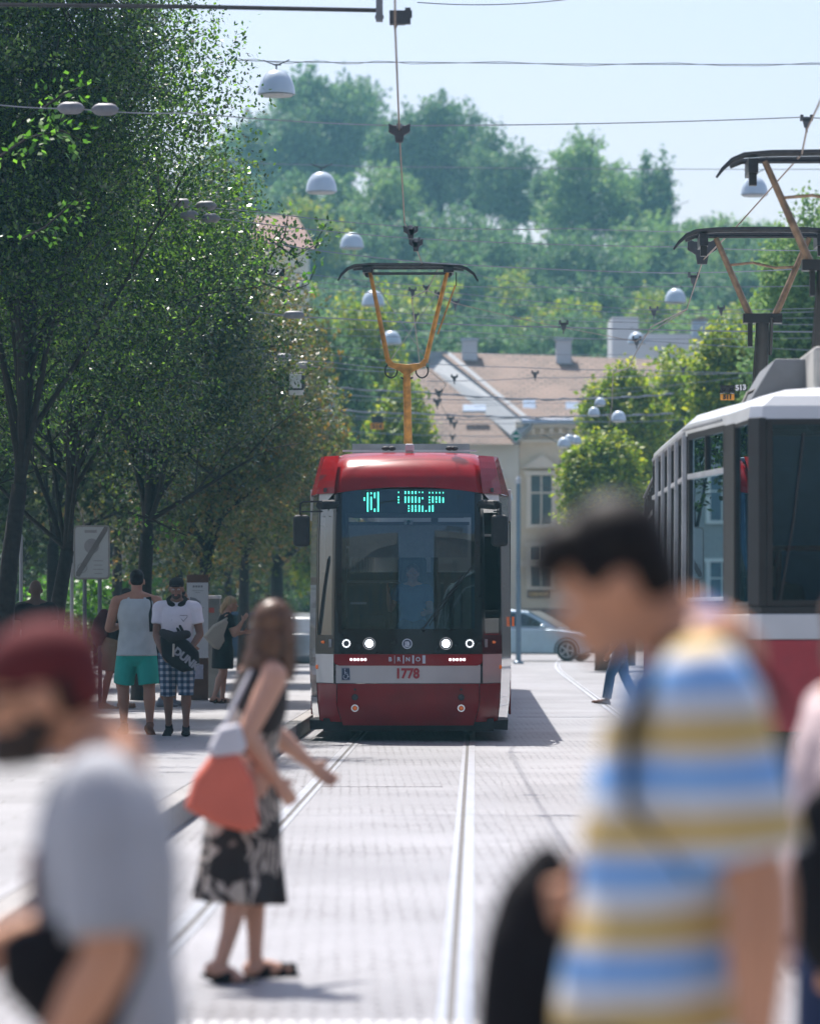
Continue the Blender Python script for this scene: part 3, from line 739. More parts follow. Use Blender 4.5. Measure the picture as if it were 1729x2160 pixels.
make_tree("tree with brownish sunlit leaves behind the information pillar", "tree", (-4.05, 73.0, 0.2), 9, (2.75, 3.0, 3.6), 5.7, 0.13, 2.4, 13, leafB, 5500, 12, 0.10, 0.6, "trees along the pavement", limbs=12, lumps=16, sprlen=0.55, bend=(0.2, 0))
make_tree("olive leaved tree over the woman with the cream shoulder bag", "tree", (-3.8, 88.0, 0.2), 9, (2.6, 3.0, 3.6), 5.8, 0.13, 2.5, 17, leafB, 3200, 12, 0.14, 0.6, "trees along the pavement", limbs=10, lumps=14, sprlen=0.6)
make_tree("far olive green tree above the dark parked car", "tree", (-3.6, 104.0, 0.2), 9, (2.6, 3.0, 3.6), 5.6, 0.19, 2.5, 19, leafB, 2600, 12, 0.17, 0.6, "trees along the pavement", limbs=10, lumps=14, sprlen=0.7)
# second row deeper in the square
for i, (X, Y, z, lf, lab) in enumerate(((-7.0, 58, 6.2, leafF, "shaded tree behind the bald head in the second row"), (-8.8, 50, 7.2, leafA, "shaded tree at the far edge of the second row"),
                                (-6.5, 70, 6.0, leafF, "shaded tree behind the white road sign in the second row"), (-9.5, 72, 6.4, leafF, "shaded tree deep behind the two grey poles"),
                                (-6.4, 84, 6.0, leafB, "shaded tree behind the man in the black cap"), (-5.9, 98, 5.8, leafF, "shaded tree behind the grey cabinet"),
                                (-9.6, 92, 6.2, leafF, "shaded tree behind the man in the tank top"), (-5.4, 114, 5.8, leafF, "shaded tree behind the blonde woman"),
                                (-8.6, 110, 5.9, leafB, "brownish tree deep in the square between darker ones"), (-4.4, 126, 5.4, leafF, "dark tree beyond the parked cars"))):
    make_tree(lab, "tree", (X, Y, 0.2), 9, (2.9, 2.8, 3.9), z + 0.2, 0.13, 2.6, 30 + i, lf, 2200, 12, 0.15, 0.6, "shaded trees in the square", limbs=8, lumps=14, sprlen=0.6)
# twigs with fresh leaves hanging in front of the first crown
def twig(label, pts, seed, n, ls, leaf=None, group="leafy twigs hanging before the crowns"):
    rng = np.random.default_rng(seed); t = empty("leafy_twig", pts[0], 0, label, "branch", group)
    o = Vector(pts[0]); mb = MB(); q = [Vector(p) - o for p in pts]
    mb.tube(q, [0.018 - 0.012 * i / (len(q) - 1) for i in range(len(q))], bark, 5)
    C = []; D = []
    for i in range(n):
        s = (i + 0.5) / n * (len(q) - 1); k = int(s); p = q[k].lerp(q[min(k + 1, len(q) - 1)], s - k)
        dr = (q[min(k + 1, len(q) - 1)] - q[k]).normalized()
        off = Vector(rng.normal(0, 0.11, 3)); off.z -= 0.02
        C.append(p + off); D.append(dr * 0.5 + off.normalized())
    mb.build("stem", t); link("foliage", leaves_mesh("foliage", np.array([tuple(c) for c in C]), np.array([tuple(c) for c in D]), ls, 0.6, rng, leaf or leafG), t)
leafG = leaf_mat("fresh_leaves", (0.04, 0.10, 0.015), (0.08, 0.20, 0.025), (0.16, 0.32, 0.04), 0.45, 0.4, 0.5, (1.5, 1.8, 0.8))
twig("fresh green twig in the dark crown pointing up, over the square's edge", [P(45, 505, 40.5), P(95, 480, 40.5), P(140, 440, 40.5), P(178, 420, 40.5)], 1, 60, 0.08)
twig("bright leafy twig high in the dark crown", [P(90, 230, 40.5), P(130, 200, 40.5), P(185, 178, 40.5)], 2, 70, 0.08)
twig("soft bright twig against the dark crown under the first insulators", [P(0, 330, 38), P(60, 290, 38), P(130, 275, 38), P(170, 295, 38)], 3, 110, 0.085)
twig("long curved twig reaching from the crown to the wires", [P(400, 550, 56), P(480, 560, 56), P(560, 600, 56), P(610, 615, 56), P(650, 600, 56), P(668, 560, 56)], 4, 80, 0.10)
twig("twig with upright sprays beside the third dome lamp", [P(560, 500, 57), P(620, 540, 57), P(660, 520, 57), P(690, 470, 57)], 5, 240, 0.09, leafA)
twig("second twig with upright sprays at the crown's edge", [P(560, 560, 57), P(600, 500, 57), P(608, 450, 57)], 6, 160, 0.09, leafA)
twig("twig with pale drooping leaves before the tree trunks", [P(270, 1080, 47), P(330, 1100, 47), P(370, 1120, 47), P(395, 1130, 47)], 7, 60, 0.07)
twig("twig of lit leaves over the green bushes behind the sign", [P(180, 1265, 60), P(205, 1250, 60), P(235, 1270, 60)], 8, 120, 0.13)

# --- bushes and small trees further off
def bush(label, X, Y, z0, rad, seed, leaf, nspray=900, ls=0.16, group="bushes behind the square"):
    rng = np.random.default_rng(seed); t = empty("bush", (X, Y, z0), 0, label, "bush", group)
    C, D, c, d = crown_points(rng, (0, 0, rad[2] * 0.9), rad, nspray, 10, 9, 0.55, 0, ls * 3, 0.5)
    keep = C[:, 2] > 0.02; mb = MB()
    for i in range(5): mb.tube([(0, 0, 0), tuple(c[i] * 0.5), tuple(c[i])], [0.05, 0.03, 0.01], bark, 5)
    mb.build("stem", t); link("foliage", leaves_mesh("foliage", C[keep], D[keep], ls, 0.6, rng, leaf), t)
for i, (px, Y, w, h, lf, lab) in enumerate(((200, 96, 2.2, 1.5, leafG, "sunlit green bush below the white road sign"), (20, 110, 3.2, 2.0, leafF, "dark bush behind the two grey poles"),
        (330, 118, 3.0, 2.0, leafF, "dark bush between the trunks behind the tank top"), (450, 130, 3.0, 2.3, leafF, "dark bush behind the grey cabinet"),
        (560, 140, 2.8, 2.6, leafD, "dark bush above the parked cars"), (110, 125, 3.0, 2.2, leafD, "green bush between dark trunks"), (620, 150, 2.6, 3.0, leafD, "tall bush beside the tram's far side"))):
    bush(lab, PX(px, Y), Y, 0, (w, 2, h), 60 + i, lf)
def far_tree(label, px, ptop, pbase_w, Y, seed, leaf, zc=None, nspray=1500, ls=0.30, group=None, zg=0.0, tall=None, cat="tree"):
    """crown given by its middle px, its top py and half width in px"""
    rx = pbase_w * Y / FPX; ztop = PZ(ptop, Y); rz = tall if tall else rx * 1.15
    return make_tree(label, cat, (PX(px, Y), Y, zg), ztop, (rx, rx, rz), ztop - rz - zg, 0.16, max(1.0, (ztop - rz * 1.7 - zg)), seed, leaf, int(nspray * 1.6), 10, ls * 0.72, 0.62, group, limbs=9, lumps=30, sprlen=ls * 3.0, lump_r=0.36)
gb = "bright trees behind the middle tram"
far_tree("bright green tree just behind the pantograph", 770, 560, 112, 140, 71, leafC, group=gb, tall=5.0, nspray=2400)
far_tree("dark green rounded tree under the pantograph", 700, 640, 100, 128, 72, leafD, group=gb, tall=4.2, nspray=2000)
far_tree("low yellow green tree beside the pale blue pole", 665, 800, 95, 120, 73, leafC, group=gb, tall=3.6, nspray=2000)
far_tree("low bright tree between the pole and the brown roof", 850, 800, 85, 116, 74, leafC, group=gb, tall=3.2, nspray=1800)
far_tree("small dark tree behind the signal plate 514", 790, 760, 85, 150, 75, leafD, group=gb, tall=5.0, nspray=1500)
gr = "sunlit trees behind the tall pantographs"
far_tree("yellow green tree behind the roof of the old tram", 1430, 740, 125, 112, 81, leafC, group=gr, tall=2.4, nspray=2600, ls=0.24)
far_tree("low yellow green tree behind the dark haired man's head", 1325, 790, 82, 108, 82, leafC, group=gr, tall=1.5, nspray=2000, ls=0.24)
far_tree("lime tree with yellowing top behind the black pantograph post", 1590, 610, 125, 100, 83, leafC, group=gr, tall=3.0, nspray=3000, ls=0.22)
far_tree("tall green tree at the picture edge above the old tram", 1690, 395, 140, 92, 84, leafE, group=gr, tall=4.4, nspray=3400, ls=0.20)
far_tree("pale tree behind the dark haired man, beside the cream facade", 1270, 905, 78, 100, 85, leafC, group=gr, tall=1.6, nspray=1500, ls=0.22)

# --- wooded hill
def hill_z(X, Y):
    px = X * FPX / Y + 864.5
    return None
g = MB(); vs = []; fs = []
def hz(X, Y):
    t = max(0.0, min(1.0, (Y - 185) / 175.0)); t = t * t * (3 - 2 * t)
    side = 1.0 / (1.0 + math.exp((X - 13) / 4.0))
    h = 15.0 + 16.0 * side + 1.2 * noise.noise(Vector((X * 0.08, Y * 0.05, 0)))
    return h * t
nx, ny = 60, 30
for j in range(ny + 1):
    for i in range(nx + 1):
        X = -130 + 260 * i / nx; Y = 180 + 260 * j / ny; vs.append((X, Y, hz(X, Y) + 0.01))
for j in range(ny):
    for i in range(nx):
        k = j * (nx + 1) + i; fs.append((k, k + 1, k + nx + 2, k + nx + 1))
hillm = mat("hill_undergrowth", (0.035, 0.06, 0.022), 0.95, vary=0.5, scale=0.4)
g.add(vs, fs, hillm); tag(g.build("hill", smooth=True, angle=180), kind="structure")
protos = []
def proto(seed, leaf, rad, cz, nsp, ls, fork):
    rng = np.random.default_rng(seed)
    mb = MB(); mb.tube([(0, 0, -1), (0.1, 0, fork * 0.5), (0, 0.1, fork)], [0.45, 0.33, 0.28], bark, 8)
    C, D, c, d = crown_points(rng, (0, 0, cz), rad, nsp, 9, 24, 0.6, 0, ls * 3, 0.30)
    limb_tubes(mb, rng, (0, 0, fork), c[rng.choice(len(c), 9, replace=False)], 0.22, bark, fork, wob=0.6, rt=0.04)
    return mb.mesh("trunk", True), leaves_mesh("crown", C, D, ls, 0.65, rng, leaf), cz + rad[2]
for i, (lf, rad, cz) in enumerate(((leafD, (4.4, 4.4, 4.8), 8.0), (leafE, (4.6, 4.6, 4.2), 7.2), (leafD, (3.8, 3.8, 5.6), 8.6), (leafE, (5.0, 5.0, 4.6), 7.4), (leafD, (5.2, 5.2, 5.4), 8.4), (leafC, (4.2, 4.2, 4.0), 6.6))):
    protos.append(proto(100 + i, lf, rad, cz, 1150, 0.40, 3.4))
protos.append(proto(140, leafD, (1.9, 1.9, 6.5), 7.5, 700, 0.40, 3.0))
ADJ = ["", "broad", "narrow", "pale", "dense", "yellowish"]
def hill_tree(px, ptop, Y, k, sc, label):
    tr, cr, top = protos[k]
    zt = PZ(ptop, Y); base = zt - top * sc
    t = empty("hill_tree", (PX(px, Y), Y, base), random.Random(px * 7 + ptop).uniform(0, 6.28), label, "tree", "trees on the wooded hill")
    t.scale = (sc, sc, sc); link("trunk", tr, t); link("crown", cr, t)
sky_trees = [(655, 105, 345, 4, 1.35, "tallest skyline tree behind the topmost dome lamp"), (735, 160, 350, 0, 1.1, "skyline tree sloping down beside the overhead wire"),
    (930, 165, 330, 4, 1.12, "skyline tree with the highest crown in the middle of the hill"), (1000, 215, 326, 2, 1.0, "slim skyline tree crossed by the second wire"), (860, 250, 330, 0, 1.0, "skyline tree just behind the dark wire clamp"),
    (1065, 300, 318, 0, 0.85, "skyline tree at the shoulder of the hill"), (1240, 278, 300, 3, 1.0, "lone spreading skyline tree with sky under its crown"), (1385, 285, 300, 6, 1.0, "narrow pointed skyline tree"),
    (1330, 350, 305, 0, 0.7, "small skyline tree between the lone tree and the pointed one"), (1165, 330, 305, 2, 0.55, "thin skyline tree in the gap of the hill"), (1440, 460, 280, 1, 0.7, "low skyline tree under the narrow pointed one"),
    (1545, 455, 270, 3, 0.75, "low round skyline tree behind the lower pantograph"), (1640, 480, 265, 0, 0.75, "low skyline tree between the two pantographs"), (590, 180, 340, 2, 1.1, "skyline tree peeping past the near crown"), (520, 240, 345, 4, 1.1, "skyline tree hidden largely by the near crown")]
for a in sky_trees: hill_tree(*a)
rr = random.Random(5)
rows = [(400, 300, 9, 1.0), (470, 280, 9, 0.95), (545, 258, 9, 0.9), (615, 236, 9, 0.85), (680, 214, 9, 0.8)]
names = ["half way up the slope", "in the upper wood", "in the lower wood", "just above the roofs", "at the foot of the wooded hill"]
for j, (py, Y, n, sc) in enumerate(rows):
    for i in range(n):
        px = 560 + i * 128 + rr.uniform(-40, 40) + (j % 2) * 60
        pyy = py + rr.uniform(-35, 35) - (60 if px < 900 and j < 2 else 0) + (45 if px > 1150 and j == 0 else 0) + (30 if px > 1400 and j == 0 else 0)
        k = rr.choice([0, 1, 2, 3, 4, 5, 0, 4]); 
        hill_tree(px, pyy, Y + rr.uniform(-8, 8), k, sc * rr.uniform(0.85, 1.15), "%s green tree %s, one of the wood" % (["dark", "pale", "dark slim", "light", "broad dark", "yellowish"][k], names[[1, 0, 2, 3, 4][j]]))
# ------------------------------------------------------------------ buildings
cream = mat("cream_render", (0.74, 0.62, 0.44), 0.85, vary=0.08, scale=0.6)
creamd = mat("cream_trim", (0.78, 0.68, 0.52), 0.8, vary=0.08, scale=1)
tilem = stone_mat("roof_tiles", 0.35, 0.28, (0.19, 0.13, 0.10), (0.08, 0.055, 0.045), 0.8, 0.03, mortar=0.05, varied=0.25)
whitew = mat("white_wall", (0.62, 0.63, 0.65), 0.8, vary=0.05, scale=0.5)
bwin = mat("dark_window", (0.05, 0.06, 0.07), 0.15, vary=0.3, scale=1)
browns = mat("brown_stone", (0.22, 0.13, 0.09), 0.8, vary=0.2)
zinc = mat("zinc_flashing", (0.34, 0.42, 0.52), 0.35, 0.4, vary=0.1)
def window(parent, x, z, w, h, y, pediment=False):
    b = MB(); b.box((x, y - 0.03, z), (w, 0.10, h), bwin); b.box((x, y - 0.09, z), (0.06, 0.04, h), creamd); b.box((x, y - 0.09, z + h * 0.15), (w, 0.04, 0.06), creamd)
    o = b.build("window", parent)
    b = MB()
    for s in (-1, 1): b.box((x + s * (w / 2 + 0.09), y - 0.08, z), (0.18, 0.18, h + 0.1), creamd)
    b.box((x, y - 0.10, z + h / 2 + 0.10), (w + 0.5, 0.22, 0.16), creamd); b.box((x, y - 0.12, z - h / 2 - 0.08), (w + 0.4, 0.26, 0.13), creamd)
    if pediment: b.prism([(x - w / 2 - 0.35, z + h / 2 + 0.3), (x + w / 2 + 0.35, z + h / 2 + 0.3), (x, z + h / 2 + 0.8)], 'y', y - 0.26, y - 0.01, creamd)
    b.build("frame", o)
YB = 150.0
bl = empty("corner_building", (PX(1215, YB), YB, 0), 0, "cream town house with a brown tiled roof and dentilled cornice behind the trams", "building")
X0, X1 = PX(1095, YB) - bl.location.x, PX(1640, YB) - bl.location.x
ez = PZ(890, YB)
b = MB(); b.box(((X0 + X1) / 2, 5, ez / 2), (X1 - X0, 10, ez), cream); b.build("wall", bl)
b = MB(); b.box(((X0 + X1) / 2, -0.15, ez - 0.12), (X1 - X0 + 0.3, 0.5, 0.22), creamd); b.box(((X0 + X1) / 2, -0.08, ez - 0.75), (X1 - X0, 0.2, 0.12), creamd); b.box(((X0 + X1) / 2, -0.08, 3.35), (X1 - X0, 0.2, 0.2), creamd)
k = X0 + 0.15
while k < X1: b.box((k, -0.17, ez - 0.36), (0.16, 0.32, 0.2), creamd); k += 0.36
b.build("cornice", bl)
for i in range(6):
    x = X0 + 0.85 + i * 1.75
    window(bl, x, PZ(1055, YB), 0.8, 1.9, 0, True); window(bl, x, PZ(1195, YB), 0.75, 1.5, 0)
b = MB(); b.box((PX(1136, YB) - bl.location.x, -0.04, PZ(1253, YB)), (0.9, 0.08, 0.30), browns); b.box((PX(1136, YB) - bl.location.x, -0.085, PZ(1253, YB)), (0.76, 0.01, 0.17), mat("gold_letters", (0.5, 0.32, 0.12), 0.5, vary=0.6, scale=14)); b.build("sign_board", bl)
b = MB(); b.box((PX(1170, YB) - bl.location.x, -0.05, 0.95), (4.2, 0.12, 1.3), browns); b.build("plinth", bl)
# main roof with ridge, end cut by the light verge
rz, ry_ = PZ(752, YB + 6), 6.0
def RP(px, py, Y): p = P(px, py, Y); return (p.x - bl.location.x, p.y - YB, p.z)
b = MB()
b.add([RP(1108, 889, YB - 0.4), RP(1660, 889, YB - 0.4), RP(1500, 762, YB + 6.5), RP(925, 742, YB + 6.5), RP(925, 1000, YB + 6.4), RP(1108, 960, YB - 0.3)], [(0, 1, 2, 3)], tilem)
rf = b.build("roof", bl)
b = MB(); b.add([RP(925, 742, YB + 6.5), RP(1500, 762, YB + 6.5), RP(1600, 900, YB + 14), RP(925, 900, YB + 14)], [(0, 1, 2, 3)], tilem); b.build("rear_slope", rf)
for px in (990, 1188):
    b = MB(); q = RP(px, 752, YB + 6); b.box((q[0], q[1], q[2] + 0.1), (0.62, 0.6, 1.1), whitew); b.box((q[0], q[1], q[2] + 0.68), (0.75, 0.72, 0.08), zinc); b.build("chimney", rf, bevel=0.01)
for px, py in ((1115, 856), (1205, 860)):
    b = MB(); q = RP(px, py, YB + 1.6); b.box((q[0], q[1] - 0.45, q[2]), (0.50, 0.5, 0.12), mat("skylight_glass", (0.5, 0.6, 0.72), 0.1), rx=0.8); b.build("skylight", rf)
b = MB(); a, c = RP(1100, 889, YB - 0.5), RP(1660, 889, YB - 0.5); b.tube([a, c], 0.11, zinc, 8); b.build("gutter", rf)
# light fire wall running up the slope between the two roofs
b = MB()
A = [RP(905, 742, YB + 6.3), RP(948, 742, YB + 6.3), RP(1125, 889, YB - 0.6), RP(1085, 925, YB - 0.6), RP(905, 775, YB + 6.2)]
B2 = [(x, y + 0.3, z - 0.25) for x, y, z in A]
b.add(A + B2, [(0, 4, 3, 2, 1), (5, 6, 7, 8, 9)] + [(i, (i + 1) % 5, 5 + (i + 1) % 5, 5 + i) for i in range(5)], mat("pale_verge", (0.30, 0.33, 0.35), 0.6, vary=0.1))
b.build("fire_wall", bl)
w2 = empty("side_house", (PX(1000, YB), YB - 0.5, 0), 0, "cream house with a shaded brown roof joined to the corner house, behind the tram", "building")
def WP(px, py, Y): p = P(px, py, Y); return (p.x - w2.location.x, p.y - w2.location.y, p.z)
b = MB(); xa, xb = WP(640, 0, YB)[0], WP(1094, 0, YB)[0]; hz2 = PZ(935, YB)
b.box(((xa + xb) / 2, 4.4, hz2 / 2), (xb - xa, 8, hz2), mat("pale_render", (0.75, 0.69, 0.56), 0.85, vary=0.06, scale=0.6)); b.build("wall", w2)
b = MB(); b.add([WP(640, 937, YB - 0.6), WP(1097, 937, YB - 0.6), WP(910, 778, YB + 5), WP(640, 778, YB + 5), WP(640, 1000, YB + 8), WP(1097, 1000, YB + 7.9)], [(0, 1, 2, 3), (3, 2, 5, 4)], tilem); r2 = b.build("roof", w2)
b = MB(); q = WP(1000, 862, YB + 1); b.box(q, (0.9, 0.4, 0.1), mat("skylight_glass", (0.5, 0.6, 0.72), 0.1), rx=0.7); b.build("skylight", r2)
for i in range(3): window(w2, xb - 1.1 - i * 2.0, PZ(1065, YB), 0.8, 1.7, 0.38); window(w2, xb - 1.1 - i * 2.0, PZ(1200, YB), 0.8, 1.5, 0.38)
# white block higher up
Y3 = 178.0
w3 = empty("white_building", (PX(1390, Y3), Y3, 0), 0, "plain white gabled building standing above the brown roof", "building")
def VP(px, py, Y): p = P(px, py, Y); return (p.x - w3.location.x, p.y - w3.location.y, p.z)
b = MB(); xa, xb = VP(1290, 0, Y3)[0], VP(1346, 0, Y3)[0]; zt = PZ(668, Y3); b.box(((xa + xb) / 2, 2, zt / 2 + 0), (xb - xa, 4, zt), whitew); b.build("tower", w3)
b = MB(); b.add([VP(1346, 704, Y3), VP(1520, 704, Y3), VP(1520, 1200, Y3), VP(1346, 1200, Y3)] + [VP(1346, 704, Y3 + 8), VP(1520, 704, Y3 + 8), VP(1520, 1200, Y3 + 8), VP(1346, 1200, Y3 + 8)], [(3, 2, 1, 0), (0, 1, 5, 4), (1, 2, 6, 5), (4, 5, 6, 7)], whitew); b.build("wall", w3)
b = MB(); b.prism([VP(1352, 722, Y3)[::2], VP(1366, 722, Y3)[::2], VP(1440, 770, Y3)[::2], VP(1440, 778, Y3)[::2]], 'y', -0.12, 0.0, lgrey); b.build("gable_trim", w3)
b = MB(); q = VP(1478, 695, Y3 - 0.3); b.box(q, (0.85, 0.8, 0.75), zinc); b.prism([(q[0] - .5, q[2] + .38), (q[0] + .5, q[2] + .38), (q[0], q[2] + .6)], 'y', q[1] - .45, q[1] + .4, browns); b.build("dormer", w3)
# little house on the slope, seen past the crown
Y4 = 200.0
w4 = empty("slope_house", (PX(600, Y4), Y4, 0), 0, "small pale house with a pinkish roof showing past the near crown", "building")
def UP(px, py, Y): p = P(px, py, Y); return (p.x - w4.location.x, p.y - w4.location.y, p.z)
b = MB(); b.box((0, 3, PZ(520, Y4) / 2), (2.3, 6, PZ(520, Y4)), mat("pale_render", (0.55, 0.50, 0.40), 0.85)); b.build("wall", w4)
b = MB(); b.add([UP(520, 525, Y4 - .4), UP(668, 525, Y4 - .4), UP(625, 455, Y4 + 3), UP(540, 455, Y4 + 3)], [(0, 1, 2, 3)], mat("pink_tiles", (0.26, 0.14, 0.11), 0.8, vary=0.15, scale=3)); b.build("roof", w4)
# houses of the street behind the viewer: they shade and mirror in the glass
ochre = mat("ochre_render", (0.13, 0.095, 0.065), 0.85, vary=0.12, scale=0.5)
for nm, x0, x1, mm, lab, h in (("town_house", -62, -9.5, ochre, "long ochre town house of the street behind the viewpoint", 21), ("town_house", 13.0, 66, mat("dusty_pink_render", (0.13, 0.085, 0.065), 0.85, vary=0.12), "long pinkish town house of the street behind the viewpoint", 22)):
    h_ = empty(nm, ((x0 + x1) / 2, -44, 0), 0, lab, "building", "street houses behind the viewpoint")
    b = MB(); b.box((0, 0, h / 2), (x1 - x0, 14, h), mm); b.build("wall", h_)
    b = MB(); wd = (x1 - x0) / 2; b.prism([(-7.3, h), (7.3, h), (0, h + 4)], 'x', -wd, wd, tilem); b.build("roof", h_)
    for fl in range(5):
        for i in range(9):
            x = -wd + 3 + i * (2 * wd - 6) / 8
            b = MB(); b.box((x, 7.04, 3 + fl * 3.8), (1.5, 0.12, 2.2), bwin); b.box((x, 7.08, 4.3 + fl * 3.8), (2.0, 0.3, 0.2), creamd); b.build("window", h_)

# houses closing the square on either side
for nm, cx, Y, w, h, mm, lab, n in (("row_house", -31, 158, 48, 13, mat("grey_beige_render", (0.30, 0.26, 0.20), 0.85, vary=0.1), "beige row of houses closing the square behind the dark trunks", 9), ("row_house", 36, 118, 44, 15, ochre, "ochre row of houses beyond the old tram", 8)):
    h_ = empty(nm, (cx, Y, 0), 0, lab, "building")
    b = MB(); b.box((0, 5, h / 2), (w, 10, h), mm); b.box((0, -0.1, h - 0.2), (w + 0.4, 0.5, 0.3), creamd); b.build("wall", h_)
    b = MB(); b.prism([(-0.8, h), (10.4, h), (5, h + 3.5)], 'x', -w / 2 - 0.3, w / 2 + 0.3, tilem); b.build("roof", h_)
    for fl in range(3):
        for i in range(n): window(h_, -w / 2 + 2.6 + i * (w - 5.2) / (n - 1), 2.6 + fl * 3.7, 1.1, 1.9, 0)
# ------------------------------------------------------------------ older tram at the right edge
t2 = empty("old_tram", (3.52, 29.3, 0), -0.0172, "older white and red tram with two raised pantographs waiting on the second track", "tram")
owhite = mat("old_tram_white", (0.62, 0.64, 0.64), 0.35, vary=0.08, scale=2, coat=0.3)
ored = mat("old_tram_red", (0.40, 0.015, 0.03), 0.3, vary=0.08, coat=0.4)
oframe = mat("old_tram_dark_frame", (0.016, 0.0155, 0.015), 0.45, vary=0.25, scale=5)
opil = mat("bright_window_pillar", (0.55, 0.57, 0.58), 0.35, 0.3, vary=0.15, scale=6)
hred = mat("red_handrail", (0.45, 0.05, 0.04), 0.4, vary=0.1)
seatm = mat("red_seat", (0.30, 0.04, 0.04), 0.6)
owind = glass("old_tram_windscreen_glass", (0.55, 0.62, 0.68), 0.0, 1.5, (0.6, 0.85, 1.0))  # mirror colour tinted blue, so the sky's blue is put into the reflection
oglass = glass("old_tram_glass", (0.28, 0.31, 0.33), 0.0, 1.5, (0.6, 0.85, 1.0))  # reflection given the same put-in sky blue
floorm = mat("tram_floor", (0.10, 0.09, 0.08), 0.8)
roofg = mat("roof_box_grey", (0.16, 0.17, 0.18), 0.6, vary=0.2, scale=3)
roofl = mat("roof_box_weathered", (0.40, 0.39, 0.36), 0.6, vary=0.25, scale=4)
# outline (x to the side, y back): nose, taper, straight
OUT = [(-0.84, 0.0), (-0.93, 0.12), (-0.99, 0.95), (-1.03, 1.35), (-1.25, 3.1), (-1.25, 9.2)]
def wall(mb, pts, z0, z1, m, t=0.03, inset=0.0):
    for (a, b_) in zip(pts, pts[1:]):
        d = Vector((b_[0] - a[0], b_[1] - a[1])); n = Vector((-d.y, d.x)).normalized()
        s = 1 if (n.x * (a[0] + b_[0])) > 0 or (abs(a[0] + b_[0]) < 1e-6 and n.y < 0) else -1
        n *= s
        q = [(a[0] - n.x * inset, a[1] - n.y * inset), (b_[0] - n.x * inset, b_[1] - n.y * inset), (b_[0] - n.x * (inset + t), b_[1] - n.y * (inset + t)), (a[0] - n.x * (inset + t), a[1] - n.y * (inset + t))]
        mb.prism(q, 'z', z0, z1, m)
def mirror(pts): return [(-x, y) for x, y in pts]
def full(seg): return [seg, mirror(seg)]
def pillar(mb, p, w, z0, z1, m, d=0.05):
    mb.box((p[0], p[1], (z0 + z1) / 2), (w, d, z1 - z0), m)
NOSE = [(-0.84, 0.0), (0.84, 0.0)]
b = MB()
for seg in full(OUT):
    wall(b, seg, 1.405, 1.60, owhite, 0.04); wall(b, seg, 0.70, 1.40, ored, 0.04); wall(b, seg, 0.35, 0.695, oframe, 0.04, 0.004); wall(b, seg, 1.605, 1.66, oframe, 0.05, 0.002)
b.box((0, 0.02, 1.5025), (1.68, 0.04, 0.195), owhite); b.box((0, 0.02, 1.05), (1.68, 0.04, 0.70), ored); b.box((0, 0.025, 0.52), (1.68, 0.04, 0.35), oframe); b.box((0, 0.02, 1.632), (1.68, 0.04, 0.055), oframe)
b.box((0, 4.6, 0.85), (1.9, 9.0, 0.06), floorm); b.box((0, 9.15, 1.2), (2.3, 0.05, 0.8), oframe)
b.build("body", t2, bevel=0.008)
# roof: rim, chamfer, crown
def roof(parent, out, y1, zr=3.13, m=owhite):
    b = MB(); L_ = [(x, y) for x, y in out]; top = []
    lv = [(0.0, zr - 0.04), (-0.015, zr + 0.06), (-0.10, zr + 0.14), (-0.30, zr + 0.20), (-0.75, zr + 0.25)]
    vs = []; fs = []
    for k, (ins, z) in enumerate(lv):
        for (x, y) in L_: vs.append((x - ins if x < 0 else x, y + (-ins * 0.8 if y < 0.2 else (-ins * 0.3 if y < 1.5 else 0)), z))
        for (x, y) in reversed(L_): vs.append((-(x - ins), y + (-ins * 0.8 if y < 0.2 else (-ins * 0.3 if y < 1.5 else 0)), z))
    n = 2 * len(L_)
    for k in range(len(lv) - 1):
        for i in range(n):
            j = (i + 1) % n; fs.append((k * n + j, k * n + i, (k + 1) * n + i, (k + 1) * n + j))
    fs.append(tuple((len(lv) - 1) * n + i for i in range(n))[::-1])
    b.add(vs, fs, m); return b.build("roof", parent, smooth=True, angle=28)
rf2 = roof(t2, OUT, 9.2)
b = MB()
for s in (-1, 1):
    for k in range(5):
        y = 3.2 + k * 1.2; b.box((s * 1.245, y + 0.55, 3.12), (0.03, 1.1, 0.03), grey)
    b.tube([(s * 1.06, 1.35, 3.145), (s * 1.27, 3.1, 3.145)], 0.012, grey, 5)
b.build("rain_gutter", rf2)
# windscreen and corner panes
def pane(name, a, c, z0, z1, parent, fr=0.05, m=oglass, fm=oframe, bars=(), barm=None, slid=None):
    a = Vector((a[0], a[1], 0)); c = Vector((c[0], c[1], 0)); d = (c - a).normalized(); n = Vector((-d.y, d.x, 0))
    if n.x * (a.x + c.x) < 0 or (abs(a.x + c.x) < 0.01 and n.y > 0): n = -n
    U = Vector((0, 0, 1)); L_ = (c - a).length
    def bar(mb, s0, s1, h0, h1, mm, t=0.05, o=0.0):
        p = [a + d * s0 + n * o, a + d * s1 + n * o, a + d * s1 + n * (o - t), a + d * s0 + n * (o - t)]
        mb.prism([(q.x, q.y) for q in p], 'z', h0, h1, mm)
    b = MB(); bar(b, 0.0, L_, z0, z1, m, 0.008, -0.02); o = b.build(name, parent)
    b = MB(); bar(b, 0, fr, z0, z1, fm); bar(b, L_ - fr, L_, z0, z1, fm); bar(b, fr, L_ - fr, z0, z0 + fr, fm); bar(b, fr, L_ - fr, z1 - fr, z1, fm)
    for (z, w) in bars: bar(b, fr * 0.5, L_ - fr * 0.5, z - w / 2, z + w / 2, barm or fm, 0.045, 0.008)
    if slid:
        z = slid; bar(b, L_ / 2 - 0.02, L_ / 2 + 0.02, z, z1 - fr, fm, 0.04, 0.004)
    b.build("frame", o, bevel=0.004); return o
pane("windscreen", (-0.80, -0.004), (0.80, -0.004), 1.66, 3.09, t2, 0.045, owind)
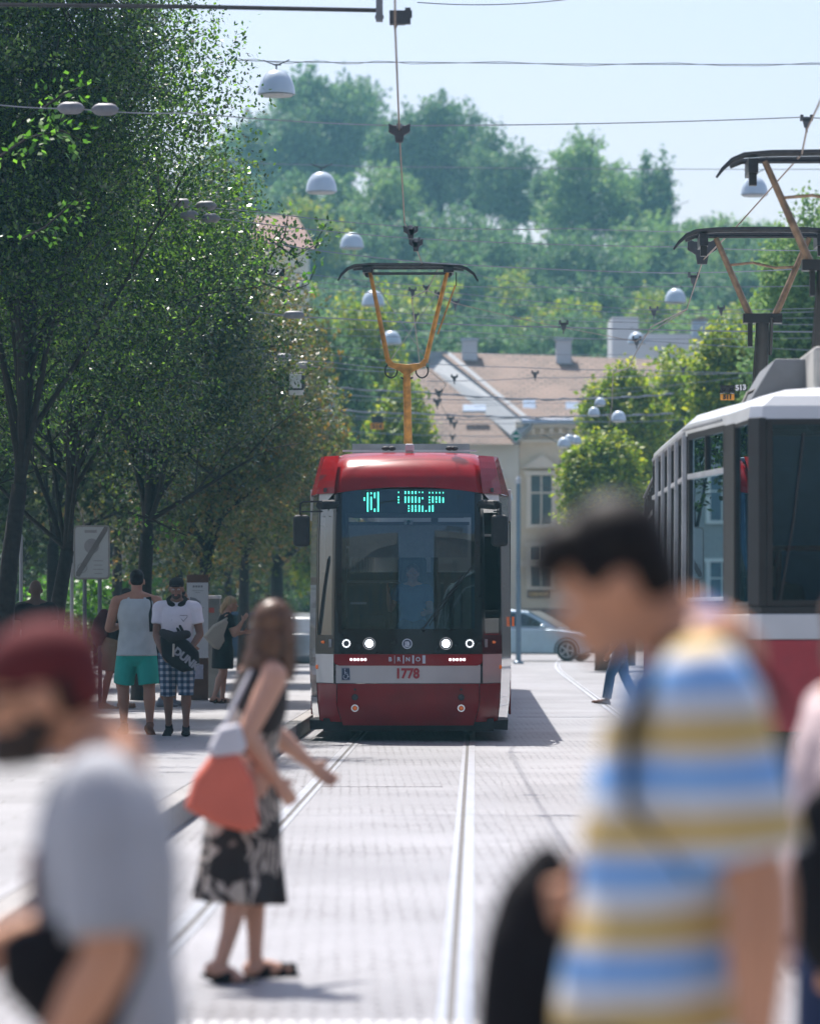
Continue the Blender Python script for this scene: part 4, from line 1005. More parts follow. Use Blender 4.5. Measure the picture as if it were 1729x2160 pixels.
for s in (-1, 1):
    pane("corner_pane", (s * 0.93, 0.12), (s * 0.985, 0.90), 1.66, 3.09, t2, 0.03)
    b = MB(); b.prism([(s * 0.80, 0.0), (s * 0.86, -0.005), (s * 0.935, 0.10), (s * 0.93, 0.16), (s * 0.88, 0.14), (s * 0.80, 0.05)], 'z', 1.66, 3.10, oframe)
    b.build('pillar', t2, bevel=0.006); b = MB(); b.prism([(s * 0.985, 0.90), (s * 0.99, 0.88), (s * 1.035, 1.36), (s * 0.98, 1.36)], 'z', 1.66, 3.10, oframe); b.build("pillar", t2, bevel=0.006)
    pane("side_window", (s * 1.035, 1.37), (s * 1.24, 3.0), 1.66, 3.11, t2, 0.055, bars=((2.745, 0.045), (1.72, 0.03)), barm=opil, slid=2.76)
    for k in range(5):
        y = 3.12 + k * 1.22; pane("side_window", (s * 1.25, y + 0.02), (s * 1.25, y + 1.16), 1.66, 3.11, t2, 0.05, bars=((2.745, 0.04),), barm=opil, slid=2.76)
        b = MB(); b.box((s * 1.262, y, 2.36), (0.035, 0.10, 1.48), opil); b.build("window_pillar", t2)
# inside
b = MB()
b.tube([(-0.78, 1.2, 2.12), (0.8, 1.2, 2.12)], 0.022, hred, 8); b.tube([(-0.62, 1.2, 0.9), (-0.62, 1.2, 2.12)], 0.026, hred, 8)
b.tube([(-0.9, 2.0, 0.9), (-0.9, 2.0, 3.0)], 0.02, hred, 8); b.tube([(-0.85, 0.95, 0.9), (-0.80, 0.95, 3.0)], 0.02, hred, 8)
for k in range(4): b.tube([(-0.85, 3.4 + k * 1.4, 0.9), (-0.85, 3.4 + k * 1.4, 2.95)], 0.018, hred, 6)
b.build("handrail", t2)
b = MB()
for k in range(5):
    for s in (-1, 1): b.box((s * 0.8, 3.4 + k * 1.2, 1.22), (0.44, 0.42, 0.08), seatm); b.box((s * 0.8, 3.6 + k * 1.2, 1.52), (0.44, 0.06, 0.56), seatm)
b.build("passenger_seats", t2, bevel=0.03)
b = MB(); b.box((0.1, 2.1, 2.3), (1.5, 0.05, 1.5), mat('cab_wall_reflection_blue', (0.12, 0.36, 0.58), 0.5)); b.box((0, 0.5, 1.35), (1.5, 0.5, 0.55), oframe); b.build("cab_partition", t2)  # wall coloured blue to stand for sky mirrored in the windscreen
b = MB(); b.tube([(-0.52, -0.03, 2.98), (-0.60, -0.035, 2.3), (-0.70, -0.03, 1.70)], 0.011, rubber, 6); b.build("wiper", t2)
b = MB(); b.box((0, 4.6, 0.30), (2.1, 7.5, 0.28), rubber); b.build("underframe", t2)
for y in (2.3, 4.1, 7.5):
    for s in (-1, 1):
        b = MB(); b.lathe([(0.33, -0.06), (0.35, -0.05), (0.35, 0.05), (0.33, 0.06)], (s * 0.735, y, 0.35), steel, axis='x', n=24); b.build("wheel", t2, smooth=True)
for px in (0.55,):
    for s in (-1, 1):
        b = MB(); b.lathe([(0.09, 0.0), (0.09, -0.03), (0.06, -0.045)], (s * 0.50, 0.0, 0.60), grey, axis='y'); b.build("headlamp", t2, smooth=True)
# second section behind the joint
b = MB()
b.box((0.02, 9.5, 1.95), (2.2, 0.6, 2.3), rubber)
sec = [(-1.25, 9.8), (-1.25, 22.0)]
for seg in full(sec):
    wall(b, seg, 1.405, 1.60, owhite, 0.04); wall(b, seg, 0.70, 1.40, ored, 0.04); wall(b, seg, 0.35, 0.695, oframe, 0.04, 0.004); wall(b, seg, 1.605, 3.12, oframe, 0.02, 0.03)
b.box((0, 9.83, 1.76), (2.44, 0.04, 2.7), oframe); b.box((0, 16, 0.85), (2.3, 12, 0.06), floorm); b.box((0, 22, 1.7), (2.5, 0.05, 2.7), owhite)
b.build("rear_section", t2, bevel=0.006)
b = MB()
b.add([(-1.27, 9.8, 3.11), (1.27, 9.8, 3.11), (1.27, 22, 3.11), (-1.27, 22, 3.11), (-1.15, 9.85, 3.24), (1.15, 9.85, 3.24), (1.15, 22, 3.24), (-1.15, 22, 3.24), (-0.7, 9.9, 3.36), (0.7, 9.9, 3.36), (0.7, 22, 3.36), (-0.7, 22, 3.36)],
      [(3, 2, 1, 0), (0, 1, 5, 4), (1, 2, 6, 5), (2, 3, 7, 6), (3, 0, 4, 7), (4, 5, 9, 8), (5, 6, 10, 9), (6, 7, 11, 10), (7, 4, 8, 11), (8, 9, 10, 11)], owhite)
b.build("rear_roof", t2)
for s in (-1, 1):
    for k in range(8):
        y = 9.95 + k * 1.48; pane("rear_window", (s * 1.25, y), (s * 1.25, y + 1.4), 1.66, 3.10, t2, 0.05, bars=((2.745, 0.04),), barm=opil)
for o in t2.children:
    if o.name.startswith("rear_"):
        a = -0.030; pv_ = Vector((0.10, 9.6, 0)); o.rotation_euler.z = a; o.location = pv_ - Matrix.Rotation(a, 3, "Z") @ Vector((0, 9.6, 0))
# roof equipment
b = MB(); b.prism([(-0.80, 3.33), (0.05, 3.33), (0.05, 3.66), (-0.60, 3.66)], 'y', 1.75, 3.4, roofg); b.build("roof_box", t2, bevel=0.012)
b = MB(); b.box((0.22, 1.75, 3.53), (1.15, 1.5, 0.36), roofl); b.box((0.22, 1.2, 3.34), (1.0, 0.5, 0.05), oframe); b.build("roof_cooler", t2, bevel=0.04)
b = MB(); b.tube([(-0.85, 2.0, 3.30), (-0.80, 2.1, 3.40), (-0.62, 2.2, 3.48), (-0.3, 2.3, 3.50)], 0.014, rubber, 6); b.build("roof_cable", t2, smooth=True)
old = mat("pantograph_worn_bronze", (0.26, 0.17, 0.10), 0.45, 0.5, vary=0.4, scale=10)
def old_pan(Y, cx, pts):
    """pts: dict of pixel measures taken at distance Y"""
    lx = lambda px: PX(px, Y) - 3.52 - (Y - 29.3) * 0.0172
    q = lambda px, py, dy=0.0: (lx(px), Y - 29.3 + dy, PZ(py, Y))
    b = MB(); b.tube([(lx(cx), Y - 29.3 + 0.9, 3.35), q(cx, pts['knee'] + 30), q(cx, pts['knee'])], [0.10, 0.075, 0.07], oframe, 10)
    b.box((lx(cx), Y - 29.3 + 0.8, 3.40), (1.1, 1.3, 0.10), oframe); b.box(q(cx, pts['knee']), (0.42, 0.14, 0.10), oframe); b.tube([q(cx + 18, pts['knee'], -.1), q(cx + 18, pts['knee'] + 75, .1)], 0.02, oframe, 6)
    b.box(q(cx - 26, pts['knee'] + 28), (0.05, 0.06, 0.32), oframe)
    pan = b.build("pantograph", t2, smooth=True)
    for s in (-1, 1):
        b = MB(); b.tube([q(cx + s * pts['w0'], pts['knee']), q(cx + s * pts['w1'], pts['top'] + 18)], [0.040, 0.030], old, 8); b.build("upper_arm", pan, smooth=True)
    b = MB(); e = pts['e']; T = pts['top']; k = pts['k']
    prof = [(-1.0, 42), (-0.94, 27), (-0.85, 12), (-0.74, 4), (-0.5, 1), (0, 0), (0.5, 1), (0.74, 4), (0.85, 12), (0.94, 27), (1.0, 42)]
    b.tube([q(cx + e * a, T + h * k) for a, h in prof], [0.012, 0.02, 0.026, 0.03, 0.034, 0.034, 0.034, 0.03, 0.026, 0.02, 0.012], panb, 6)
    b.tube([q(cx + e * a, T + 3 + h * k, 0.4) for a, h in prof[2:-2]], 0.028, panb, 6)
    b.tube([q(cx - e * 0.66, T + 15 * k), q(cx + e * 0.66, T + 15 * k)], 0.02, panb, 6)
    for s in (-1, 1): b.box(q(cx + s * e * 0.66, T + 22 * k, 0.2), (0.09, 0.5, 0.13), panb); b.box(q(cx + s * e * 0.66, T + 38 * k, 0.05), (0.07, 0.08, 0.18), oframe)
    b.build("collector_bow", pan, smooth=True)
    b = MB(); my = (pts['knee'] * 0.40 + T * 0.60)
    w = pts['w0'] + (pts['w1'] - pts['w0']) * 0.6
    b.tube([q(cx - w, my), q(cx - w * 0.3, my - 5), q(cx + w * 0.4, my + 6), q(cx + w, my + 4)], 0.016, old, 6)
    b.build("cross_tube", pan)
old_pan(41.6, 1607, dict(knee=672, top=484, w0=24, w1=98, e=187, k=1.0))
old_pan(35.2, 1738, dict(knee=560, top=322, w0=28, w1=126, e=228, k=1.25))

# ------------------------------------------------------------------ overhead wires
wirem = mat("galvanised_wire", (0.26, 0.28, 0.31), 0.45, 0.6, vary=0.2, scale=3)
copper = mat("contact_wire_copper", (0.30, 0.22, 0.17), 0.4, 0.8, vary=0.2, scale=3)
clampm = mat("clamp_grey", (0.10, 0.11, 0.12), 0.5, vary=0.2)
insul = mat("grey_insulator", (0.17, 0.175, 0.19), 0.5, vary=0.2, scale=12)
ORD = ["topmost", "second", "third", "fourth", "fifth", "sixth", "seventh", "eighth", "ninth", "tenth", "eleventh", "twelfth", "thirteenth", "fourteenth", "fifteenth", "sixteenth", "seventeenth", "eighteenth", "nineteenth", "twentieth", "twenty-first", "twenty-second", "twenty-third", "twenty-fourth", "twenty-fifth", "twenty-sixth"]
def wire(label, pts, Y, r=0.008, m=None, sag=0.0, fit=(), ins=(), name="span_wire", group="span wires across the tracks", twist=False):
    r *= 0.85
    """pts in pixels at distance Y (or per-point distances)"""
    W = [P(p[0], p[1], p[2] if len(p) > 2 else Y) for p in pts]
    o = W[0].copy(); t = empty(name, o, 0, label, "wire", group)
    out = []
    for a, c in zip(W, W[1:]):
        n = 10
        for i in range(n): s = i / n; q = a.lerp(c, s); q.z -= sag * 4 * s * (1 - s); out.append(q - o)
    out.append(W[-1] - o)
    b = MB(); b.tube(out, r, m or wirem, 6)
    if twist:
        b.tube([p + Vector((0, 0.01, 0.03 * math.sin(i * 1.7))) for i, p in enumerate(out)], r * 0.8, m or wirem, 5)
    b.build("cable", t, smooth=True)
    for f in fit:                                          # hangers clamped on the wire
        q = P(f[0], f[1], Y) - o; b = MB(); k = (f[2] if len(f) > 2 else 1.0) * 0.78
        b.box(q, (0.15 * k, 0.06, 0.035 * k), clampm); b.prism([(q.x - 0.05 * k, q.z), (q.x + 0.05 * k, q.z), (q.x + 0.025 * k, q.z - 0.10 * k), (q.x - 0.025 * k, q.z - 0.10 * k)], 'y', q.y - 0.03, q.y + 0.03, clampm)
        b.box(q + Vector((-0.06 * k, 0, 0.02 * k)), (0.035 * k, 0.07, 0.07 * k), clampm); b.box(q + Vector((0.06 * k, 0, 0.02 * k)), (0.035 * k, 0.07, 0.07 * k), clampm)
        b.tube([q + Vector((0, 0, -0.09 * k)), q + Vector((0, 0, -0.16 * k))], 0.012, clampm, 5); b.build("clamp", t)
    for f in ins:
        q = P(f[0], f[1], Y) - o; b = MB(); L_ = f[2] if len(f) > 2 else 0.2
        b.lathe([(0.012, -L_ / 2 - 0.03), (0.045, -L_ / 2), (0.06, -L_ * 0.3), (0.06, L_ * 0.3), (0.045, L_ / 2), (0.012, L_ / 2 + 0.03)], q, insul, axis='x', n=12); b.build("insulator", t, smooth=True)
    return t
W_ = [
 ([(-60, 9), (400, 14), (800, 22)], 34, 0.024, [], [], "thick black cable ending at the topmost bracket"),
 ([(500, 127), (865, 131), (1800, 135)], 63, 0.009, [], [], "twisted wire carrying the topmost dome lamp"),
 ([(-60, 214), (160, 229), (400, 238), (842, 265), (1700, 247), (1800, 243)], 37, 0.007, [(1700, 252, 1.0)], [(150, 228, .2), (222, 231, .2)], "wire with two grey insulators in front of the dark crown"),
 ([(470, 340), (700, 348), (865, 352), (1800, 357)], 82, 0.010, [], [], "wire carrying the second dome lamp"),
 ([(140, 402), (560, 448), (862, 478), (1200, 482), (1800, 492)], 47, 0.007, [(868, 484, .9)], [(383, 429, .2), (435, 434, .2)], "wire starting inside the crown under a pair of insulators"),
 ([(430, 445), (470, 462), (875, 503), (1450, 521), (1800, 528)], 49, 0.008, [(876, 508, 1.0)], [(400, 454, .18), (445, 460, .18)], "wire just under the paired insulators in the crown"),
 ([(440, 490), (570, 513), (890, 553), (1420, 576), (1800, 560)], 52, 0.010, [(1462, 583, 1.3)], [], "wire crossing right behind the pantograph's collector bow"),
 ([(470, 545), (600, 572), (900, 603), (1420, 604), (1800, 600)], 60, 0.008, [(899, 606, .9)], [], "thin wire below the collector bow"),
 ([(600, 588), (960, 618), (1350, 653), (1800, 648)], 62, 0.008, [(870, 612, 1.1), (925, 618, 1.1), (1520, 650, 1.0)], [], "wire with dark clamps between the pantograph arms"),
 ([(600, 600), (960, 630), (1350, 662), (1800, 655)], 66, 0.008, [(960, 637, 1.2), (1378, 653, 1.3)], [], "wire slanting down behind the pantograph arms"),
 ([(600, 640), (870, 662), (1330, 680), (1800, 684)], 70, 0.009, [(876, 664, 1.1)], [], "wire crossing the pantograph half way down"),
 ([(540, 658), (700, 671), (1180, 690), (1800, 700)], 57, 0.013, [(1188, 683, 1.2)], [(620, 664, .25)], "bright thick wire crossing the pantograph arms"),
 ([(640, 690), (960, 698), (1350, 718), (1800, 742)], 72, 0.009, [(1342, 716, 1.4)], [], "wire touching the white building's roof"),
 ([(640, 740), (830, 762), (1100, 775), (1330, 780), (1800, 790)], 80, 0.010, [(958, 795, 1.2)], [], "wire behind the yoke of the pantograph"),
 ([(540, 748), (700, 764), (880, 780)], 64, 0.008, [], [(600, 753, .2)], "short wire ending near the yoke"),
 ([(540, 762), (700, 775), (840, 784)], 66, 0.008, [], [(640, 770, .2)], "second short wire near the yoke"),
 ([(900, 804), (1130, 797), (1430, 790), (1700, 780)], 84, 0.010, [(1128, 787, 1.3), (1440, 776, 1.2)], [], "wire rising over the tiled roof"),
 ([(610, 810), (690, 816), (900, 828), (1110, 842), (1300, 838), (1420, 830)], 90, 0.018, [(925, 826, 1.5)], [], "black twisted wire under the floodlight"),
 ([(610, 823), (700, 830), (900, 842), (1150, 842), (1320, 838)], 92, 0.014, [(922, 846, 1.6)], [], "lower black wire of the pair under the floodlight"),
 ([(600, 856), (700, 864), (880, 872), (1100, 880), (1260, 876), (1420, 872)], 98, 0.020, [(950, 882, 1.6), (1290, 880, 1.5)], [], "thick black wire along the eaves"),
 ([(600, 866), (700, 874), (880, 884), (1100, 882), (1290, 890), (1450, 884)], 102, 0.015, [(958, 892, 1.4)], [], "lower black wire along the eaves"),
 ([(600, 875), (800, 886), (960, 894), (1280, 889)], 104, 0.010, [], [], "wire that carries the signal plate 514"),
 ([(600, 900), (720, 908), (900, 918), (1088, 920), (1240, 912), (1400, 905)], 110, 0.014, [(954, 920, 1.4), (1232, 914, 1.2)], [], "wire that carries the green diamond plate"),
]
for i, (pts, Y, r, fit, ins, lab) in enumerate(W_):
    wire(lab, pts, Y, r, None if i else panb, 0.02 if i else 0.0, fit, ins, twist=(i in (1, 17, 19)), name="span_wire")
for i, (a, c, Y) in enumerate((((600, 705), (1800, 712), 76), ((650, 728), (1330, 748), 78), ((600, 838), (1250, 850), 96), ((1000, 665), (1800, 668), 74), ((900, 560), (1440, 640), 62), ((1000, 858), (1430, 812), 94), ((1200, 822), (1560, 796), 88), ((880, 5), (1270, -12), 40))):
    wire("thin wire strung %s" % ["past the white building's flat top", "past the two chimneys", "across the roof's skylights", "from mid picture over the wooded hill", "slanting between the two pantographs", "slanting up over the low yellow green tree", "slanting behind the plate 513", "faint across the open sky"][i], [a, c], Y, 0.007, None, 0.06)
# contact wires above both tracks
wire("contact wire that zigzags down to the middle tram's pantograph", [(833, -20, 29), (833, 50, 30.5), (842, 275, 37), (853, 470, 47), (868, 500, 49), (890, 556, 53), (925, 566, 55), (901, 612, 58), (868, 628, 62), (885, 765, 74), (940, 810, 84), (925, 845, 92), (958, 905, 104)], 50, 0.010, copper, name="contact_wire", group="contact wires")
wire("contact wire curving over the old tram's two pantographs", [(1800, 60, 25), (1700, 275, 33), (1690, 325, 35.2), (1560, 470, 41.6), (1482, 548, 45), (1448, 652, 53), (1372, 690, 57), (1340, 745, 62), (1325, 775, 65), (1292, 788, 68), (1290, 850, 78), (1284, 900, 90)], 50, 0.010, copper, name="contact_wire", group="contact wires")
wire("branching contact wire between the clamps over the junction", [(900, 612, 58), (960, 640, 60), (1140, 682, 62), (1340, 720, 66), (1445, 655, 53)], 60, 0.007, copper, name="contact_wire", group="contact wires")
# brackets at the top cable
b0 = P(835, 30, 34); t = empty("cable_bracket", b0, 0, "dark bracket with two insulators at the end of the thick cable", "bracket")
b = MB(); pp = lambda px, py: P(px, py, 34) - b0
b.box(pp(800, 12), (0.06, 0.08, 0.28), insul); b.ball(pp(800, 36), 0.04, insul); b.box(pp(845, 30), (0.20, 0.07, 0.06), dgrey); b.box(pp(838, 40), (0.14, 0.09, 0.10), dgrey); b.box(pp(860, 34), (0.05, 0.08, 0.14), dgrey)
b.tube([pp(835, 45), pp(833, 62)], [0.03, 0.01], dgrey, 6); b.build("fitting", t)
for px, py, Y, k in ((842, 273, 37, 1.15), (866, 485, 47, 1.0), (877, 512, 49, 1.0), (1480, 520, 45, 1.9)):
    b0 = P(px, py, Y); t = empty("wire_hanger", b0, 0, {842: "large dark hanger with side wings holding the contact wire against the sky", 866: "small dark hanger high above the collector bow", 877: "small dark hanger just above the collector bow", 1480: "cluster of dark fittings under the old tram's lower pantograph bow"}[px], "hanger")
    b = MB()
    b.prism([(-0.09 * k, 0.05 * k), (-0.05 * k, 0.03 * k), (0.05 * k, 0.03 * k), (0.09 * k, 0.05 * k), (0.09 * k, -0.02 * k), (0.04 * k, -0.05 * k), (0.03 * k, -0.11 * k), (-0.03 * k, -0.11 * k), (-0.04 * k, -0.05 * k), (-0.09 * k, -0.02 * k)], 'y', -0.03, 0.03, dgrey)
    b.box((0, 0, 0.03), (0.05, 0.09, 0.05), insul); b.build("fitting", t, bevel=0.006)
# dome lamps
lampm = mat("dome_lamp_enamel_shade_blue", (0.50, 0.60, 0.68), 0.35, vary=0.05, scale=4, coat=0.3)  # white enamel with the blue of sky and shade put into its colour
DL = [(583, 147, 199, 63, "topmost dome lamp, largest, beside the near crown"), (678, 362, 405, 82, "dome lamp second from the top in its row"), (742, 490, 523, 99, "dome lamp third in the row, above the collector bow"),
      (787, 612, 644, 110, "dome lamp half behind the pantograph's slanting arm"), (825, 697, 725, 132, "dome lamp between the pantograph arms near the yoke"),
      (1590, 373, 411, 82, "dome lamp hanging under the nearer old tram pantograph"), (1424, 608, 638, 107, "dome lamp above the white building"), (1342, 700, 725, 125, "dome lamp in front of the white building"),
      (1265, 838, 854, 90, "small dome lamp over the roof's gutter end"), (1252, 858, 875, 88, "small dome lamp at the gutter touching the yellow tree"), (1304, 866, 887, 86, "small dome lamp in front of the low yellow tree"),
      (1189, 922, 941, 92, "lowest dome lamp of a cluster of three before the cream wall"), (1200, 916, 932, 94, "middle dome lamp of the cluster before the cream wall"), (1214, 918, 934, 96, "outer dome lamp of the cluster before the cream wall"),
      (842, 867, 880, 142, "small dome lamp beside the pantograph post, orange post side"), (893, 860, 876, 146, "small dome lamp just past the pantograph post over the roof"), (882, 838, 852, 152, "tiny dome lamp hidden partly by the pantograph post"),
      (655, 1040, 1058, 96, "dome lamp peeping over the middle tram's mirror"), (1068, 1037, 1054, 96, "dome lamp peeping beside the middle tram's roof corner")]
for px, y0, y1, Y, lab in DL:
    s = Y / FPX; Hh = (y1 - y0) * s; Rr = Hh * 0.76; o = P(px, y1, Y)
    t = empty("dome_lamp", o, 0, lab, "street lamp", "dome lamps hung over the street")
    b = MB(); prof = [(Rr * math.sin(a) ** 0.85, Hh * math.cos(a)) for a in lin(math.pi / 2, 0.08, 10)]
    b.lathe([(Rr * 0.9, 0.0), (Rr * 1.0, 0.0), (Rr * 1.0, Hh * 0.10)] + [(r * 0.995, max(z, Hh * 0.12)) for r, z in prof[1:]], (0, 0, 0), lampm, n=28); b.build("shade", t, smooth=True, angle=50)
    b = MB(); b.lathe([(Rr * 0.88, -0.012), (Rr * 0.86, -0.03), (0.02, -0.04)], (0, 0, 0), lgrey, n=24); b.build("diffuser", t)
    b = MB(); b.tube([(0, 0, Hh * 0.97), (0, 0, Hh * 1.18)], Rr * 0.05, dgrey, 6); b.tube([(-Rr * 0.7, 0, Hh * 1.38), (-Rr * 0.1, 0, Hh * 1.2), (Rr * 0.1, 0, Hh * 1.2), (Rr * 0.7, 0, Hh * 1.4)], Rr * 0.035, dgrey, 6); b.box((Rr * 0.05, 0, Hh * 1.2), (Rr * 0.4, 0.05, Rr * 0.07), dgrey); b.build("hanger", t)
# plates on the wires
def plate(label, px, py, Y, parts, name="signal_plate", cat="sign"):
    o = P(px, py, Y); t = empty(name, o, 0, label, cat); s = Y / FPX
    for kind, a in parts:
        if kind == 'box':
            dx, dy, w, h, m, nm = a; b = MB(); b.box((dx * s, 0, -dy * s), (w * s, 0.03, h * s), m); b.build(nm, t)
        else:
            txt, dx, dy, hh, m, rot = a; oo = text("number", txt, hh * s * 1.38, (dx * s, -0.024, -dy * s), m, t, rot=(R(90), R(rot), 0), bold=0.004)
    return t
orange = mat("orange_plate", (0.72, 0.30, 0.03), 0.5, vary=0.08)
blackp = mat("black_plate", (0.02, 0.02, 0.022), 0.5)
platew = mat("plate_white", (0.72, 0.72, 0.70), 0.5)
t = plate("small black plate with white number 327 inside the foliage", 578, 573, 52, [('box', (0, 0, 44, 16, blackp, "board")), ('t', ("327", 0, 0, 15, platew, 8))]); t.rotation_euler = (0, R(6), 0)
plate("orange and black plate 514 hanging left of the pantograph post", 795, 893, 100, [('box', (1, -8, 24, 15, blackp, "upper_board")), ('box', (0, 6, 28, 14, orange, "lower_board")), ('t', ("514", 0, 7, 10, blackp, 0))])
plate("black plate with white number 513 above the old tram's roof", 1562, 818, 40, [('box', (0, 0, 26, 12, blackp, "board")), ('t', ("513", -1, 0, 11, platew, -4))])
plate("orange plate 511 under black box with two white arrow squares", 1533, 829, 41, [('box', (0, -8, 29, 16, blackp, "upper_board")), ('box', (0, 9, 29, 12, orange, "lower_board")), ('box', (-10, -4, 9, 10, platew, "arrow_square")), ('box', (10, -4, 9, 10, platew, "arrow_square")), ('t', ("511", 0, 9, 9, blackp, 0)), ('t', ("\u2190", -10, -4, 9, blackp, 0)), ('t', ("\u2192", 10, -4, 9, blackp, 0))])
green = mat("green_plate", (0.0, 0.20, 0.14), 0.4)
o = P(1088, 920, 110); t = empty("diamond_plate", o, 0, "green diamond plate with a white bar on a wire beside the tram roof", "sign"); s = 110 / FPX
b = MB(); b.prism([(-15 * s, 0), (0, -15 * s), (15 * s, 0), (0, 15 * s)], 'y', 0, 0.03, platew); bd = b.build("board", t)
b = MB(); b.prism([(-12 * s, 0), (0, -12 * s), (12 * s, 0), (0, 12 * s)], 'y', -0.012, 0.002, green); b.box((0, -0.018, 0), (18 * s, 0.01, 4.5 * s), platew); b.build("symbol", bd)
# floodlight on its bracket
o = P(623, 808, 60); t = empty("floodlight", o, 0, "square black framed floodlight with white face at the crown's edge", "floodlight"); s = 60 / FPX
b = MB(); b.box((0, 0.05, 3 * s), (38 * s, 0.10, 40 * s), blackp); b.build("housing", t, bevel=0.02)
b = MB(); b.box((0, -0.01, 4 * s), (26 * s, 0.03, 30 * s), mat("floodlight_face", (0.7, 0.72, 0.72), 0.3)); b.box((2 * s, 0.0, -20 * s), (32 * s, 0.06, 10 * s), platew); b.build("lens", t, bevel=0.006)
b = MB(); b.tube([(-17 * s, 0.1, 0), (-60 * s, 0.12, 4 * s), (-150 * s, 0.2, -30 * s)], [0.02, 0.025, 0.03], bark, 8); b.build("bracket", t)
# pale blue lamp pole behind the tram, and the grey blue one by the facade
polem = mat("pale_blue_pole", (0.17, 0.25, 0.33), 0.4, 0.2, vary=0.08)
for px, pt, Y, w, lab in ((699, 815, 118, 15, "pale blue steel pole behind the tram's roof corner"), (1093, 1020, 112, 10, "tall grey blue pole between the tram and the cream facade")):
    t = empty("steel_pole", (PX(px, Y), Y, 0), 0, lab, "pole"); zt = PZ(pt, Y); r = w * Y / FPX / 2
    b = MB(); b.tube([(0, 0, 0), (0, 0, zt * 0.5), (0, 0, zt)], [r * 1.15, r, r * 0.9], polem, 14); b.build("shaft", t, smooth=True, angle=60)
    b = MB(); b.lathe([(r * 1.15, 0), (r * 1.15, 0.12), (r * 0.5, 0.22)], (0, 0, zt), lgrey, n=14); b.build("cap", t)
    b = MB(); b.lathe([(r * 2.2, 0.0), (r * 2.2, 0.06), (r * 1.3, 0.1)], (0, 0, 0), polem, n=14); b.build("base", t)
# ------------------------------------------------------------------ people
def remesh(mb, name, voxel, smooth=4, m=None, parent=None, disp=0.0):
    me = mb.mesh(name); o = bpy.data.objects.new(name, me); col.objects.link(o)
    r = o.modifiers.new("r", 'REMESH'); r.mode = 'VOXEL'; r.voxel_size = voxel; r.adaptivity = 0.0
    if smooth: s = o.modifiers.new("s", 'SMOOTH'); s.factor = 0.6; s.iterations = smooth
    bpy.context.view_layer.update()
    m2 = bpy.data.meshes.new_from_object(o.evaluated_get(bpy.context.evaluated_depsgraph_get()))
    bpy.data.objects.remove(o); bpy.data.meshes.remove(me)
    m2.materials.clear(); m2.materials.append(m); m2.name = name
    m2.polygons.foreach_set("use_smooth", [True] * len(m2.polygons)); m2.polygons.foreach_set("material_index", [0] * len(m2.polygons))
    return link(name, m2, parent)
def limb(mb, pts, rads, side=(0, 1, 0), cap=True, n=16, m=None):
    """tapered elliptical tube; rads are r or (side radius, other radius); cap adds round ends"""
    pts = [Vector(p) for p in pts]; rads = [(r, r) if not isinstance(r, (tuple, list)) else r for r in rads]
    if cap:
        for e in (0, -1):
            t = (pts[0] - pts[1]).normalized() if e == 0 else (pts[-1] - pts[-2]).normalized(); r = rads[e]; k = min(r)
            q = [pts[e] + t * k * 0.6, pts[e] + t * k * 0.95]; rr = [(r[0] * 0.78, r[1] * 0.78), (r[0] * 0.3, r[1] * 0.3)]
            if e == 0: pts = q[::-1] + pts; rads = rr[::-1] + rads
            else: pts = pts + q; rads = rads + rr
    side = Vector(side); vs = []; fs = []
    for i, p in enumerate(pts):
        t = (pts[min(i + 1, len(pts) - 1)] - pts[max(i - 1, 0)]).normalized()
        s = (side - t * side.dot(t)); s = s.normalized() if s.length > 1e-4 else Vector((1, 0, 0)); w = t.cross(s)
        for k in range(n): a = 2 * math.pi * k / n; vs.append(p + s * math.cos(a) * rads[i][0] + w * math.sin(a) * rads[i][1])
    L_ = len(pts)
    for i in range(L_ - 1):
        for k in range(n): fs.append((i * n + k, i * n + (k + 1) % n, (i + 1) * n + (k + 1) % n, (i + 1) * n + k))
    fs += [tuple(range(n))[::-1], tuple((L_ - 1) * n + k for k in range(n))]
    mb.add(vs, fs, m or SK)
def nrm(v): return Vector(v).normalized()
def skinm(name, c): return mat(name, c, 0.55, vary=0.10, scale=5, spec=0.35)
SK = skinm("skin_fair", (0.58, 0.32, 0.22)); SKT = skinm("skin_tanned", (0.36, 0.18, 0.11)); SKD = skinm("skin_dark", (0.085, 0.045, 0.03)); SKM = skinm("skin_bounce_lit", (0.62, 0.31, 0.18))  # last skin, for foreground figures, has light bounced off the ground in its colour
def cloth(name, c, vary=0.10, bump=0.25, rough=0.85): return mat("cloth_" + name, c, rough, vary=vary, scale=7, bump=bump, spec=0.2)
eyew = mat("eye_white", (0.7, 0.68, 0.65), 0.2); iris = mat("iris_dark", (0.03, 0.02, 0.015), 0.2); lipm = mat("lips", (0.35, 0.10, 0.08), 0.5)

